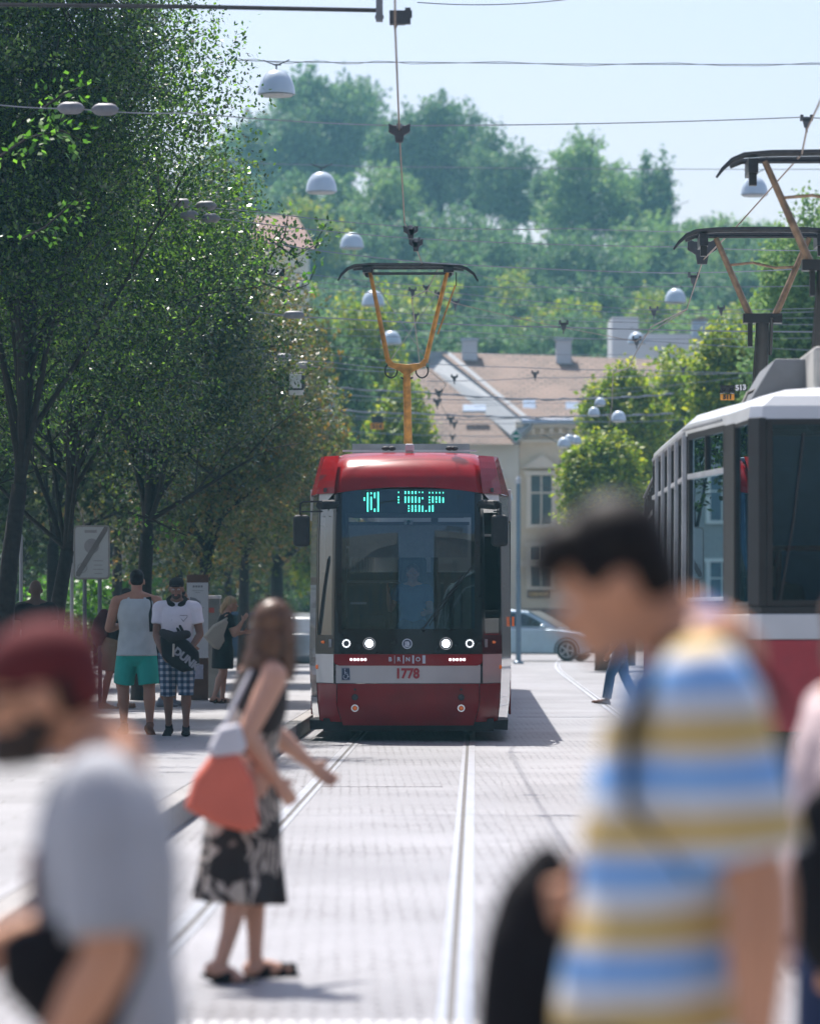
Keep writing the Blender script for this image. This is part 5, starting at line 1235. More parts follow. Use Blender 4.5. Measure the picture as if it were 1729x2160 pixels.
def figure(label, loc, heading, H, pose, skin, voxel=0.010, hipz=None, cat="person"):
    """loc: point on the ground below the hips; heading: degrees, 0 = walking to +x"""
    h = H; J = {}
    lean = R(pose.get('lean', 0)); sp = Vector((math.sin(lean), 0, math.cos(lean)))
    legs = pose['legs']; hip = {}; 
    seg_t, seg_s = 0.245 * h, 0.245 * h
    def vec(d, side): return nrm((d[0], d[1] * side, d[2]))
    low = 0
    for k, s in (('L', 1), ('R', -1)):
        hp = Vector((0, s * 0.052 * h, 0)); kn = hp + vec(legs[k][0], s) * seg_t; an = kn + vec(legs[k][1], s) * seg_s
        J['hip' + k], J['knee' + k], J['ankle' + k] = hp, kn, an; low = min(low, an.z)
    z0 = hipz if hipz is not None else -low + 0.045 * h
    up = Vector((0, 0, z0))
    for k in list(J): J[k] = J[k] + up
    P0 = up.copy(); J['pelvis'] = P0
    J['waist'] = P0 + sp * 0.10 * h; J['chest'] = P0 + sp * 0.20 * h; J['sh'] = P0 + sp * 0.285 * h; J['neck'] = P0 + sp * 0.325 * h
    nd = R(pose.get('neck', 10)); ndir = Vector((math.sin(nd), 0, math.cos(nd)))
    J['head'] = J['neck'] + ndir * 0.085 * h + Vector((0.008 * h, 0, 0.0)); J['ndir'] = ndir
    sw = pose.get('sw', 0.112) * h; arms = pose['arms']; bw = pose.get('bw', 1.0)
    tw = R(pose.get('twist', 0)); tws = Vector((-math.sin(tw), math.cos(tw), 0))
    for k, s in (('L', 1), ('R', -1)):
        a = J['sh'] + tws * s * sw; e = a + vec(arms[k][0], s) * 0.172 * h; w = e + vec(arms[k][1], s) * 0.148 * h
        J['shoulder' + k], J['elbow' + k], J['wrist' + k] = a, e, w
    root = empty("person", loc, R(heading), label, cat)
    mb = MB(); sd = tuple(tws)
    limb(mb, [P0 - sp * 0.055 * h, P0 - sp * 0.01 * h, P0 + sp * 0.05 * h, J['waist'], P0 + sp * 0.15 * h, J['chest'], P0 + sp * 0.25 * h, P0 + sp * 0.285 * h, P0 + sp * 0.305 * h],
         [(0.075 * h * bw, 0.058 * h * bw), (0.096 * h * bw, 0.068 * h * bw), (0.092 * h * bw, 0.064 * h * bw), (0.082 * h * bw, 0.058 * h * bw), (0.088 * h * bw, 0.062 * h * bw), (0.097 * h * bw, 0.068 * h), (0.102 * h, 0.062 * h), (0.096 * h, 0.050 * h), (0.07 * h, 0.04 * h)], sd, m=skin)
    limb(mb, [J['neck'] - ndir * 0.02 * h, J['neck'] + ndir * 0.03 * h, J['head'] - Vector((0.015 * h, 0, 0.02 * h))], [0.040 * h, 0.033 * h, 0.034 * h], m=skin)
    limb(mb, [J['neck'], J['shoulderL']], [0.034 * h, 0.030 * h], (1, 0, 0), m=skin); limb(mb, [J['neck'], J['shoulderR']], [0.034 * h, 0.030 * h], (1, 0, 0), m=skin)
    am = pose.get('armr', 1.0); lm_ = pose.get('legr', 1.0)
    for k, s in (('L', 1), ('R', -1)):
        a, e, w = J['shoulder' + k], J['elbow' + k], J['wrist' + k]
        limb(mb, [a, a.lerp(e, .35), e], [0.033 * h * am, 0.031 * h * am, 0.024 * h * am], m=skin); limb(mb, [e, e.lerp(w, .3), w], [0.0245 * h * am, 0.0245 * h * am, 0.0155 * h], m=skin)
        hp, kn, an = J['hip' + k], J['knee' + k], J['ankle' + k]
        bk = Vector((-0.008 * h, 0, 0))
        limb(mb, [hp + Vector((0, 0, .01 * h)), hp.lerp(kn, .35), hp.lerp(kn, .75), kn], [0.056 * h * lm_, 0.053 * h * lm_, 0.039 * h * lm_, 0.033 * h * lm_], m=skin)
        limb(mb, [kn, kn.lerp(an, .28) + bk, kn.lerp(an, .65), an], [0.032 * h * lm_, 0.034 * h * lm_, 0.024 * h * lm_, 0.0195 * h], m=skin)
        fy, fp = R(legs[k][2]), R(legs[k][3] if len(legs[k]) > 3 else 0)       # foot yaw, pitch (heel up)
        fd = Vector((math.cos(fy) * math.cos(fp), math.sin(fy) * s, -math.sin(fp))); J['fd' + k] = fd
        fu = fd.cross(Vector((-fd.y, fd.x, 0)).normalized()) * 1.0; fu = fu if fu.z > 0 else -fu; J['fu' + k] = fu
        heel = an - fu * 0.020 * h - fd * 0.018 * h; J['heel' + k] = heel
        limb(mb, [heel, heel + fd * 0.055 * h + fu * 0.004 * h, heel + fd * 0.105 * h - fu * 0.004 * h, heel + fd * 0.13 * h - fu * 0.008 * h], [(0.020 * h, 0.022 * h), (0.022 * h, 0.022 * h), (0.027 * h, 0.014 * h), (0.022 * h, 0.009 * h)], (-fd.y, fd.x, 0), m=skin)
        # hand
        hd = (w - e).normalized(); hd = nrm(hd + Vector(pose.get('hand' + k, (0, 0, 0)))); pal = nrm(Vector((0.25, -s, 0.0)) - hd * Vector((0.25, -s, 0)).dot(hd)); wd = hd.cross(pal) * s
        if wd.x * hd.z > 0: pass
        f = h / 1.75; c = w + hd * 0.05 * f
        limb(mb, [w - hd * 0.01 * f, w + hd * 0.02 * f, c, w + hd * 0.088 * f], [(0.020 * f, 0.017 * f), (0.030 * f, 0.016 * f), (0.040 * f, 0.015 * f), (0.039 * f, 0.012 * f)], tuple(wd), m=skin)
        curl = pose.get('curl' + k, 0.45)
        for i, (o, ln) in enumerate(((-0.029, 0.072), (-0.010, 0.080), (0.010, 0.075), (0.028, 0.060))):
            b0 = w + (hd * 0.088 + wd * o) * f; d1 = nrm(hd * math.cos(curl * .6) + pal * math.sin(curl * .6) + wd * o * 2.2); d2 = nrm(hd * math.cos(curl * 1.6) + pal * math.sin(curl * 1.6) + wd * o * 1.2); d3 = nrm(hd * math.cos(curl * 2.5) + pal * math.sin(curl * 2.5))
            p1 = b0 + d1 * ln * 0.45 * f; p2 = p1 + d2 * ln * 0.32 * f; p3 = p2 + d3 * ln * 0.25 * f
            limb(mb, [b0 - hd * 0.01 * f, p1, p2, p3], [0.0098 * f, 0.0090 * f, 0.0082 * f, 0.0066 * f], tuple(wd), n=8, m=skin)
        t0 = w + (hd * 0.025 - wd * 0.026) * f; t1_ = t0 + nrm(hd * 0.6 - wd * 0.75 + pal * 0.3) * 0.038 * f; t2_ = t1_ + nrm(hd * 0.85 - wd * 0.3 + pal * 0.35) * 0.032 * f
        limb(mb, [t0, t1_, t2_], [0.0135 * f, 0.0105 * f, 0.008 * f], tuple(wd), n=8, m=skin)
    # head frame
    hp_, hy = R(pose.get('hpitch', 0)), R(pose.get('hyaw', 0))
    F = h / 1.75 * pose.get('headk', 1.0)
    M = Matrix.Translation(J['head']) @ Euler((0, hp_, hy)).to_matrix().to_4x4() @ Matrix.Scale(F, 4); J['M'] = M; J['F'] = F
    def hb(mbx, c, r, m, n=16, rg=12):
        k = len(mbx.v); mbx.ball(c, r, m, n, rg)
        for i in range(k, len(mbx.v)): mbx.v[i] = tuple(M @ Vector(mbx.v[i]))
    J['hb'] = hb
    hb(mb, (-0.012, 0, 0.022), (0.095, 0.076, 0.098), skin); hb(mb, (0.022, 0, -0.048), (0.062, 0.055, 0.062), skin); hb(mb, (0.066, 0, -0.083), (0.024, 0.026, 0.022), skin)
    hb(mb, (0.066, 0, 0.024), (0.024, 0.050, 0.014), skin); hb(mb, (0.082, 0, -0.064), (0.014, 0.022, 0.012), skin); hb(mb, (0.05, 0.034, -0.025), (0.03, 0.024, 0.026), skin); hb(mb, (0.05, -0.034, -0.025), (0.03, 0.024, 0.026), skin)
    k = len(mb.v); limb(mb, [(0.082, 0, 0.010), (0.094, 0, -0.010), (0.104, 0, -0.027)], [0.008, 0.011, 0.015], n=10, m=skin)
    for i in range(k, len(mb.v)): mb.v[i] = tuple(M @ Vector(mb.v[i]))
    for s in (-1, 1): hb(mb, (-0.008, s * 0.080, -0.012), (0.020, 0.010, 0.031), skin)
    body = remesh(mb, "body", voxel, 3, skin, root)
    b = MB()
    for s in (-1, 1): hb(b, (0.080, s * 0.030, 0.002), (0.012, 0.014, 0.0085), eyew, 10, 8); hb(b, (0.0895, s * 0.030, 0.002), (0.004, 0.006, 0.006), iris, 8, 6)
    b.build("eyes", root, smooth=True)
    b = MB(); hb(b, (0.093, 0, -0.0635), (0.006, 0.019, 0.0055), lipm, 10, 6); b.build("lips", root, smooth=True)
    J['root'] = root; J['h'] = h; J['sp'] = sp; J['sd'] = sd; J['bw'] = bw
    return J
def torso_cloth(J, m, t=0.010, hem=-0.05, sleeve=0.5, name="shirt", voxel=0.011, flare=0.0, neck=0.30, sl_t=0.012, open_sh=True, smooth=3):
    h, sp, bw, P0 = J['h'], J['sp'], J['bw'], J['pelvis']; mb = MB(); q = lambda a: P0 + sp * a * h
    lv = [(-0.055, .080 * bw, .062 * bw), (-0.01, .097 * bw, .069 * bw), (0.05, .093 * bw, .066 * bw), (0.10, .085 * bw, .061 * bw), (0.15, .090 * bw, .064 * bw), (0.20, .099 * bw, .070), (0.25, .104, .064), (0.285, .098, .052), (0.30, .080, .046)]
    lv = [l for l in lv if l[0] > hem + 0.01 and l[0] <= neck]
    b0 = next((l for l in lv), None); lv = [(hem, b0[1] + flare, b0[2] + flare)] + lv
    limb(mb, [q(l[0]) for l in lv], [(l[1] * h + t, l[2] * h + t) for l in lv], J['sd'], cap=False, n=24, m=m)
    if open_sh:
        for k in 'LR':
            a, e = J['shoulder' + k], J['elbow' + k]
            limb(mb, [q(0.302), a + Vector((0, 0, 0.004 * h))], [0.030 * h + t, 0.031 * h + t], (1, 0, 0), m=m)
            if sleeve > 0: limb(mb, [a + (a - e).normalized() * 0.006 * h, a.lerp(e, .2), a.lerp(e, sleeve)], [0.033 * h + t, 0.034 * h + sl_t + 0.003, 0.030 * h + sl_t + 0.008], cap=False, m=m)
            if sleeve > 0: limb(mb, [a, a.lerp(e, .1)], [0.034 * h + t, 0.034 * h + t], m=m)
    return remesh(mb, name, voxel, smooth, m, J['root'])
def leg_cloth(J, m, t=0.012, length=1.0, shank=0.0, top=0.045, name="trousers", voxel=0.011, flare=0.012):
    """length: share of the thigh covered, shank: share of the lower leg covered"""
    h, sp, bw, P0 = J['h'], J['sp'], J['bw'], J['pelvis']; mb = MB(); q = lambda a: P0 + sp * a * h
    limb(mb, [q(-0.115), q(-0.085), q(-0.055), q(-0.02), q(top)], [(0.040 * h * bw + t, 0.034 * h * bw + t), (0.070 * h * bw + t, 0.058 * h * bw + t), (0.090 * h * bw + t, 0.066 * h * bw + t), (0.099 * h * bw + t, 0.070 * h * bw + t), (0.094 * h * bw + t, 0.067 * h * bw + t)], J['sd'], cap=False, n=24, m=m)
    for k in 'LR':
        a, kn, an = J['hip' + k], J['knee' + k], J['ankle' + k]
        if shank > 0:
            limb(mb, [a, a.lerp(kn, .4), kn, kn.lerp(an, shank * 0.5), kn.lerp(an, shank)], [0.060 * h + t, 0.056 * h + t, 0.038 * h + t, 0.038 * h + t, 0.030 * h + t + flare], cap=False, m=m)
        else:
            limb(mb, [a, a.lerp(kn, length * .5), a.lerp(kn, length)], [0.061 * h + t, 0.057 * h + t + flare * .5, 0.050 * h + t + flare], cap=False, m=m)
    return remesh(mb, name, voxel, 3, m, J['root'])
def shoes(J, m, name="shoe", sole=None, strap=False, only=None):
    h = J['h']
    for k in (only or 'LR'):
        fd, fu, he = J['fd' + k], J['fu' + k], J['heel' + k]; sdv = (-fd.y, fd.x, 0); mb = MB()
        if strap:
            limb(mb, [he - fd * 0.014 * h - fu * 0.022 * h, he + fd * 0.06 * h - fu * 0.022 * h, he + fd * 0.14 * h - fu * 0.018 * h], [(0.022 * h, 0.007 * h), (0.025 * h, 0.007 * h), (0.026 * h, 0.006 * h)], sdv, m=m)
            for a, r in ((0.035, 0.028), (0.085, 0.029), (0.115, 0.028)): limb(mb, [he + fd * a * h - fu * 0.016 * h, he + fd * (a + 0.012) * h + fu * 0.002 * h], [(r * h, 0.025 * h * (1 - a * 3)), (r * h * 0.92, 0.022 * h * (1 - a * 3))], sdv, m=m)
        else:
            limb(mb, [he - fd * 0.006 * h - fu * 0.004 * h, he + fd * 0.05 * h + fu * 0.002 * h, he + fd * 0.11 * h - fu * 0.008 * h, he + fd * 0.15 * h - fu * 0.012 * h], [(0.026 * h, 0.026 * h), (0.027 * h, 0.025 * h), (0.031 * h, 0.018 * h), (0.024 * h, 0.012 * h)], sdv, m=m)
            if not strap: limb(mb, [he + fd * 0.008 * h, he + fd * 0.012 * h + fu * 0.035 * h], [(0.025 * h, 0.026 * h), (0.025 * h, 0.026 * h)], sdv, m=m)
        remesh(mb, name, 0.009, 2, m, J['root'])
def hair(J, m, balls, name="hair", voxel=0.009, smooth=1, fuzz=0, fz=0.03, seed=1):
    mb = MB()
    for c, r in balls: J['hb'](mb, c, r, m)
    o = remesh(mb, name, voxel, smooth, m, J['root'])
    if fuzz:
        rng = random.Random(seed); me = o.data; b = MB(); n = len(me.polygons)
        for _ in range(fuzz):
            f = me.polygons[rng.randrange(n)]; c = f.center; d = (f.normal + Vector((rng.uniform(-.6, .4), rng.uniform(-.6, .6), rng.uniform(-.7, .5)))).normalized(); w = d.cross(Vector((rng.random(), rng.random(), rng.random()))).normalized() * 0.0012
            e = c + d * fz * rng.uniform(0.4, 1.2) + Vector((0, 0, -fz * 0.3)); b.add([c - w, c + w, e], [(0, 1, 2)], m)
        b.build("loose_strands", o)
    return o
STAND = {'L': ((0.03, 0.04, -1), (-0.04, 0.02, -1), 12), 'R': ((0.0, 0.04, -1), (-0.02, 0.02, -1), 12)}
def soft(parent, name, pts, rads, m, side=(0, 1, 0), voxel=0.012, cap=True, smooth=3):
    mb = MB(); limb(mb, pts, rads, side, cap=cap, m=m); return remesh(mb, name, voxel, smooth, m, parent)
def toloc(J, p):
    """world point to the figure's own frame"""
    r = J['root']; return Matrix.Rotation(-r.rotation_euler.z, 3, 'Z') @ (Vector(p) - Vector(r.location))
darkhair = mat("hair_black", (0.010, 0.008, 0.008), 0.6, vary=0.4, scale=30, spec=0.2); brownhair = mat("hair_chestnut", (0.13, 0.062, 0.030), 0.4, vary=0.5, scale=22, spec=0.5, streak=True)
blond = mat("hair_blonde", (0.50, 0.35, 0.18), 0.4, vary=0.35, scale=25, spec=0.5, streak=True); beardm = mat("beard_dark", (0.035, 0.022, 0.016), 0.8, vary=0.5, scale=60)
def strap(J, pts, w, m, name="strap"):
    mb = MB(); limb(mb, pts, [(w, 0.004)] * len(pts), (0, 1, 0), cap=False, n=8, m=m); return mb.build(name, J['root'], smooth=True)

# stripes, checks and prints
def stripe_mat():
    m = bpy.data.materials.new("striped_jersey"); m.use_nodes = True; nt = m.node_tree; L = nt.links.new; b = nt.nodes["Principled BSDF"]
    tc = nt.nodes.new("ShaderNodeTexCoord"); sx = nt.nodes.new("ShaderNodeSeparateXYZ"); L(tc.outputs["Object"], sx.inputs[0])
    nz = nt.nodes.new("ShaderNodeTexNoise"); nz.inputs["Scale"].default_value = 3.0; L(tc.outputs["Object"], nz.inputs["Vector"])
    a = nt.nodes.new("ShaderNodeMath"); a.operation = 'MULTIPLY_ADD'; a.inputs[1].default_value = 0.035; L(nz.outputs["Fac"], a.inputs[0]); L(sx.outputs["Z"], a.inputs[2])
    c = nt.nodes.new("ShaderNodeMath"); c.operation = 'MULTIPLY_ADD'; c.inputs[1].default_value = 0.10; L(sx.outputs["X"], c.inputs[0]); a2 = nt.nodes.new("ShaderNodeMath"); a2.operation = "ADD"; a2.inputs[1].default_value = 0.076; L(a.outputs[0], a2.inputs[0]); L(a2.outputs[0], c.inputs[2])
    d = nt.nodes.new("ShaderNodeMath"); d.operation = 'DIVIDE'; d.inputs[1].default_value = 0.152; L(c.outputs[0], d.inputs[0])
    f = nt.nodes.new("ShaderNodeMath"); f.operation = 'FRACT'; L(d.outputs[0], f.inputs[0])
    rp = nt.nodes.new("ShaderNodeValToRGB"); rp.color_ramp.interpolation = 'LINEAR'; e = rp.color_ramp.elements
    Yw, Bl, Wh, Lb = (0.62, 0.45, 0.17, 1), (0.17, 0.41, 0.80, 1), (0.64, 0.66, 0.68, 1), (0.36, 0.56, 0.80, 1)
    e[0].position = 0.0; e[0].color = Yw; e[1].position = 0.27; e[1].color = Yw
    for p, cc in ((0.35, Wh), (0.50, Wh), (0.56, Lb), (0.70, Bl), (0.80, Bl), (0.87, Wh), (0.94, Wh), (1.0, Yw)):
        x = rp.color_ramp.elements.new(p); x.color = cc
    L(f.outputs[0], rp.inputs[0]); L(rp.outputs[0], b.inputs["Base Color"]); b.inputs["Roughness"].default_value = 0.85
    return m
def check_mat():
    m = bpy.data.materials.new("plaid_cloth"); m.use_nodes = True; nt = m.node_tree; L = nt.links.new; b = nt.nodes["Principled BSDF"]
    tc = nt.nodes.new("ShaderNodeTexCoord"); sx = nt.nodes.new("ShaderNodeSeparateXYZ"); L(tc.outputs["Object"], sx.inputs[0]); prev = None
    for ax in ("Y", "Z"):
        w = nt.nodes.new("ShaderNodeMath"); w.operation = 'PINGPONG'; w.inputs[1].default_value = 0.034; L(sx.outputs[ax], w.inputs[0])
        g_ = nt.nodes.new("ShaderNodeMath"); g_.operation = 'GREATER_THAN'; g_.inputs[1].default_value = 0.018; L(w.outputs[0], g_.inputs[0])
        if prev: s_ = nt.nodes.new("ShaderNodeMath"); s_.operation = 'ADD'; L(prev, s_.inputs[0]); L(g_.outputs[0], s_.inputs[1]); h_ = nt.nodes.new("ShaderNodeMath"); h_.operation = 'MULTIPLY'; h_.inputs[1].default_value = 0.5; L(s_.outputs[0], h_.inputs[0]); prev = h_.outputs[0]
        else: prev = g_.outputs[0]
    rp = nt.nodes.new("ShaderNodeValToRGB"); e = rp.color_ramp.elements; rp.color_ramp.interpolation = 'CONSTANT'
    e[0].position = 0; e[0].color = (0.02, 0.04, 0.08, 1); e[1].position = 0.9; e[1].color = (0.42, 0.43, 0.45, 1); x = rp.color_ramp.elements.new(0.4); x.color = (0.09, 0.14, 0.20, 1)
    L(prev, rp.inputs[0]); L(rp.outputs[0], b.inputs["Base Color"]); b.inputs["Roughness"].default_value = 0.9; return m
def palm_mat():
    m = bpy.data.materials.new("palm_print"); m.use_nodes = True; nt = m.node_tree; L = nt.links.new; b = nt.nodes["Principled BSDF"]
    tc = nt.nodes.new("ShaderNodeTexCoord"); nz = nt.nodes.new("ShaderNodeTexNoise"); nz.inputs["Scale"].default_value = 2.2; L(tc.outputs["Object"], nz.inputs["Vector"])
    mx = nt.nodes.new("ShaderNodeMix"); mx.data_type = 'VECTOR'; mx.inputs[0].default_value = 0.32; L(tc.outputs["Object"], mx.inputs[4]); L(nz.outputs["Color"], mx.inputs[5])
    vo = nt.nodes.new("ShaderNodeTexVoronoi"); vo.inputs["Scale"].default_value = 9.0; L(mx.outputs[1], vo.inputs["Vector"])
    wv = nt.nodes.new("ShaderNodeTexWave"); wv.inputs["Scale"].default_value = 10.0; wv.inputs["Distortion"].default_value = 9.0; wv.inputs["Detail"].default_value = 2; L(mx.outputs[1], wv.inputs["Vector"])
    sp_ = nt.nodes.new("ShaderNodeSeparateColor"); L(vo.outputs["Color"], sp_.inputs[0])
    g_ = nt.nodes.new("ShaderNodeMath"); g_.operation = 'GREATER_THAN'; g_.inputs[1].default_value = 0.32; L(sp_.outputs[0], g_.inputs[0])
    mu = nt.nodes.new("ShaderNodeMath"); mu.operation = 'MULTIPLY'; L(g_.outputs[0], mu.inputs[0]); L(wv.outputs["Fac"], mu.inputs[1])
    rp = nt.nodes.new("ShaderNodeValToRGB"); e = rp.color_ramp.elements; e[0].position = 0.35; e[0].color = (0.020, 0.014, 0.013, 1); e[1].position = 0.62; e[1].color = (0.50, 0.43, 0.36, 1); x = rp.color_ramp.elements.new(0.45); x.color = (0.17, 0.11, 0.09, 1)
    L(mu.outputs[0], rp.inputs[0]); L(rp.outputs[0], b.inputs["Base Color"]); b.inputs["Roughness"].default_value = 0.8; return m

blackc = cloth("black", (0.014, 0.013, 0.015)); greyT = cloth("light_grey", (0.44, 0.45, 0.47)); navyc = cloth("navy", (0.03, 0.045, 0.10)); tealc = cloth("teal", (0.03, 0.36, 0.28)); tankc = cloth("pale_grey_mint", (0.44, 0.48, 0.46), 0.10, 0.6)
khaki = cloth("khaki", (0.20, 0.14, 0.09)); whitec = cloth("white", (0.62, 0.61, 0.64), 0.05); creamc = cloth("cream_canvas", (0.50, 0.44, 0.35), 0.08); coral = cloth("coral", (0.72, 0.18, 0.12), 0.06); maroon = cloth("maroon", (0.12, 0.024, 0.026)); blueS = cloth("blue_shirt", (0.05, 0.17, 0.36)); jeans = cloth("blue_denim", (0.05, 0.10, 0.19))
sand = cloth("washed_grey", (0.33, 0.34, 0.37))

# A: man in the striped shirt
YA = 6.3
JA = figure("dark haired man in a blue, yellow and white striped polo shirt looking down", (PX(1380, YA), YA, 0), 180, 1.88, dict(lean=-7, neck=55, hpitch=24, headk=0.93, bw=1.14, sw=0.108, armr=1.18,
    arms={'L': ((-0.26, 0.12, -0.96), (0.02, 0.02, -1)), 'R': ((-0.16, 0.16, -0.97), (0.72, -0.66, -0.10))}, legs={'L': ((0.30, 0.02, -1), (0.02, 0, -1), 8), 'R': ((-0.15, 0.02, -1), (-0.35, 0, -1), 8, 25)}, curlR=0.75), SKM, 0.011)
st = stripe_mat()
sh = torso_cloth(JA, st, 0.018, -0.10, 0.86, "polo_shirt", 0.013, 0.010, sl_t=0.024)
soft(JA['root'], "collar", [JA['neck'] + Vector((-0.02, 0, -0.045)), JA['neck'] + Vector((0.005, 0, 0.0)), JA['neck'] + Vector((0.035, 0, 0.035))], [(0.082, 0.078), (0.076, 0.072), (0.070, 0.066)], cloth("royal_blue", (0.05, 0.22, 0.55)), cap=False)
leg_cloth(JA, navyc, 0.012, 1, 0.95); shoes(JA, blackc)
hair(JA, darkhair, [((-0.030, 0, 0.055), (0.098, 0.084, 0.090)), ((-0.060, 0, 0.010), (0.062, 0.080, 0.085)), ((0.035, 0.0, 0.092), (0.068, 0.066, 0.044)), ((0.078, 0.0, 0.075), (0.042, 0.056, 0.028)), ((0.0, 0.055, 0.04), (0.05, 0.03, 0.045)), ((0.0, -0.055, 0.04), (0.05, 0.03, 0.045))], fuzz=500, fz=0.03)
S1 = JA['shoulderL']; n_ = JA['neck']; c_ = JA['chest']
mb = MB(); m_ = n_.lerp(S1, 0.55) + Vector((0, 0.0, 0.0))
limb(mb, [m_ + Vector((-0.13, 0.02, -0.06)), m_ + Vector((-0.04, 0.03, 0.062)), m_ + Vector((0.06, 0.03, 0.045)), m_ + Vector((0.125, 0.045, -0.10)), m_ + Vector((0.120, 0.06, -0.22)), m_ + Vector((0.03, 0.075, -0.33))], [(0.026, 0.008)] * 6, (0, 1, 0), cap=False, n=8, m=blackc)
mb.build("strap", JA['root'], smooth=True)
# the black bag he carries in front
q = P(1130, 2060, YA + 0.22)
t = empty("holdall", (q.x, q.y, 0.62), 0, "black soft bag carried in front of the man in the striped shirt", "bag")
mb = MB(); zz = [PZ(y, YA + 0.16) - 0.62 for y in (2400, 2250, 2100, 1980, 1880, 1812)]
limb(mb, [(0.0, 0, zz[0]), (0.012, 0, zz[1]), (0.014, 0, zz[2]), (0.008, 0, zz[3]), (0.008, 0, zz[4]), (0.022, 0, zz[5])], [(0.100, 0.07), (0.122, 0.10), (0.118, 0.10), (0.100, 0.09), (0.070, 0.06), (0.035, 0.03)], (1, 0, 0), m=blackc)
remesh(mb, "bag_body", 0.012, 4, blackc, t)
mb = MB(); wr = JA['root'].matrix_world; hw = Matrix.Rotation(R(180), 3, 'Z') @ JA['wristR'] + JA['root'].location - Vector((q.x, q.y, 0.62))
mb.tube([hw + Vector((-0.06, -0.02, -0.17)), hw + Vector((-0.07, 0, 0.0)), hw + Vector((-0.05, 0.02, 0.03)), hw + Vector((-0.02, 0.04, -0.02)), hw + Vector((0.0, 0.03, -0.17))], 0.012, blackc, 8); mb.build("handle", t, smooth=True)

# B: man in the maroon cap
YB_ = 6.8
JB = figure("bearded man in a maroon cap and light grey T-shirt striding past with swinging arms", (PX(238, YB_), YB_, 0), 180, 1.645, dict(lean=2, neck=46, hpitch=8, headk=1.12, bw=1.06, sw=0.112, armr=1.2,
    arms={'L': ((-0.10, 0.16, -0.97), (0.50, 0.02, -0.86)), 'R': ((0.30, 0.10, -0.93), (0.93, -0.1, -0.26))}, legs={'L': ((-0.2, 0.02, -1), (-0.35, 0, -1), 8, 20), 'R': ((0.32, 0.02, -1), (0.05, 0, -1), 8)}), SKM, 0.011)
torso_cloth(JB, greyT, 0.016, -0.13, 0.88, "t_shirt", 0.013, 0.012, sl_t=0.022); leg_cloth(JB, sand, 0.012, 1, 0.95); shoes(JB, blackc)
hair(JB, darkhair, [((-0.05, 0, 0.02), (0.060, 0.080, 0.08))], "hair"); hair(JB, beardm, [((0.035, 0, -0.068), (0.058, 0.058, 0.048)), ((0.070, 0, -0.088), (0.030, 0.030, 0.028)), ((0.0, 0.060, -0.045), (0.03, 0.016, 0.04)), ((0.0, -0.060, -0.045), (0.03, 0.016, 0.04))], "beard")
mb = MB(); JB['hb'](mb, (-0.018, 0, 0.050), (0.102, 0.086, 0.080), maroon); JB['hb'](mb, (-0.070, 0, 0.015), (0.052, 0.080, 0.060), maroon); JB['hb'](mb, (0.095, 0, 0.040), (0.070, 0.062, 0.012), maroon); remesh(mb, "cap", 0.009, 2, maroon, JB['root'])
mb = MB(); J = JB; k = len(mb.v); J['hb'](mb, (0.088, 0.032, 0.003), (0.012, 0.026, 0.018), blackc); J['hb'](mb, (0.088, -0.032, 0.003), (0.012, 0.026, 0.018), blackc); J['hb'](mb, (0.03, 0.079, 0.01), (0.06, 0.004, 0.005), blackc); J['hb'](mb, (0.03, -0.079, 0.01), (0.06, 0.004, 0.005), blackc); mb.build("sunglasses", JB['root'], smooth=True)
mb = MB(); limb(mb, [J['chest'] + Vector((0.125, 0.05, 0.03)), J['chest'] + Vector((0.128, 0.05, -0.03)), J['waist'] + Vector((0.120, 0.05, 0.07))], [(0.05, 0.006), (0.055, 0.006), (0.04, 0.006)], (0, 1, 0), n=12, m=cloth("faded_red_print", (0.42, 0.12, 0.12))); mb.build("shirt_print", JB['root'], smooth=True)
mb = MB(); w_ = J['waist'] + Vector((0.050, 0.165, -0.01))
limb(mb, [w_ + Vector((0, 0, 0.055)), w_ + Vector((0.0, 0, 0.0)), w_ + Vector((-0.02, 0, -0.055)), w_ + Vector((-0.04, 0, -0.10))], [(0.045, 0.135), (0.055, 0.13), (0.050, 0.095), (0.03, 0.05)], (0, 1, 0), m=blackc)
o = remesh(mb, "belt_bag", 0.010, 3, blackc, None); o.matrix_world = Matrix.Identity(4); o.location = JB['root'].location; o.rotation_euler = (0, 0, R(180)); tag(o, "black belt bag worn on the front of the man in the maroon cap", "bag")

# C: woman in the palm print dress
YC = 16.95
JC = figure("long haired woman in a sleeveless black and cream palm print dress crossing the tracks", (PX(520, YC), YC, 0), 22, 1.66, dict(lean=9, neck=18, hpitch=4, headk=1.10, hyaw=28, bw=0.98, sw=0.094, armr=1.12, legr=1.0,
    arms={'R': ((-0.50, 0.10, -0.90), (0.55, 0.0, -0.80)), 'L': ((0.42, 0.10, -0.90), (0.78, 0.15, -0.60))}, legs={'R': ((-0.08, 0.02, -1), (-0.32, 0, -1), 6, 22), 'L': ((0.20, 0.01, -1), (-0.02, 0, -1), 6)}), SK, 0.010)
pm = palm_mat(); torso_cloth(JC, pm, 0.010, -0.02, 0.0, "dress_top", 0.011, neck=0.30, open_sh=False)
mb = MB(); h = JC['h']; P0 = JC['pelvis']
limb(mb, [P0 + Vector((0.005, 0, 0.10)), P0 + Vector((0, 0, 0.02)), P0 + Vector((-0.01, 0, -0.12)), P0 + Vector((-0.02, 0, -0.35)), P0 + Vector((-0.03, 0, -0.53))], [(0.150, 0.118), (0.172, 0.140), (0.182, 0.160), (0.190, 0.180), (0.208, 0.205)], n=28, cap=False, m=pm)
o = remesh(mb, "skirt", 0.012, 2, pm, JC['root'])
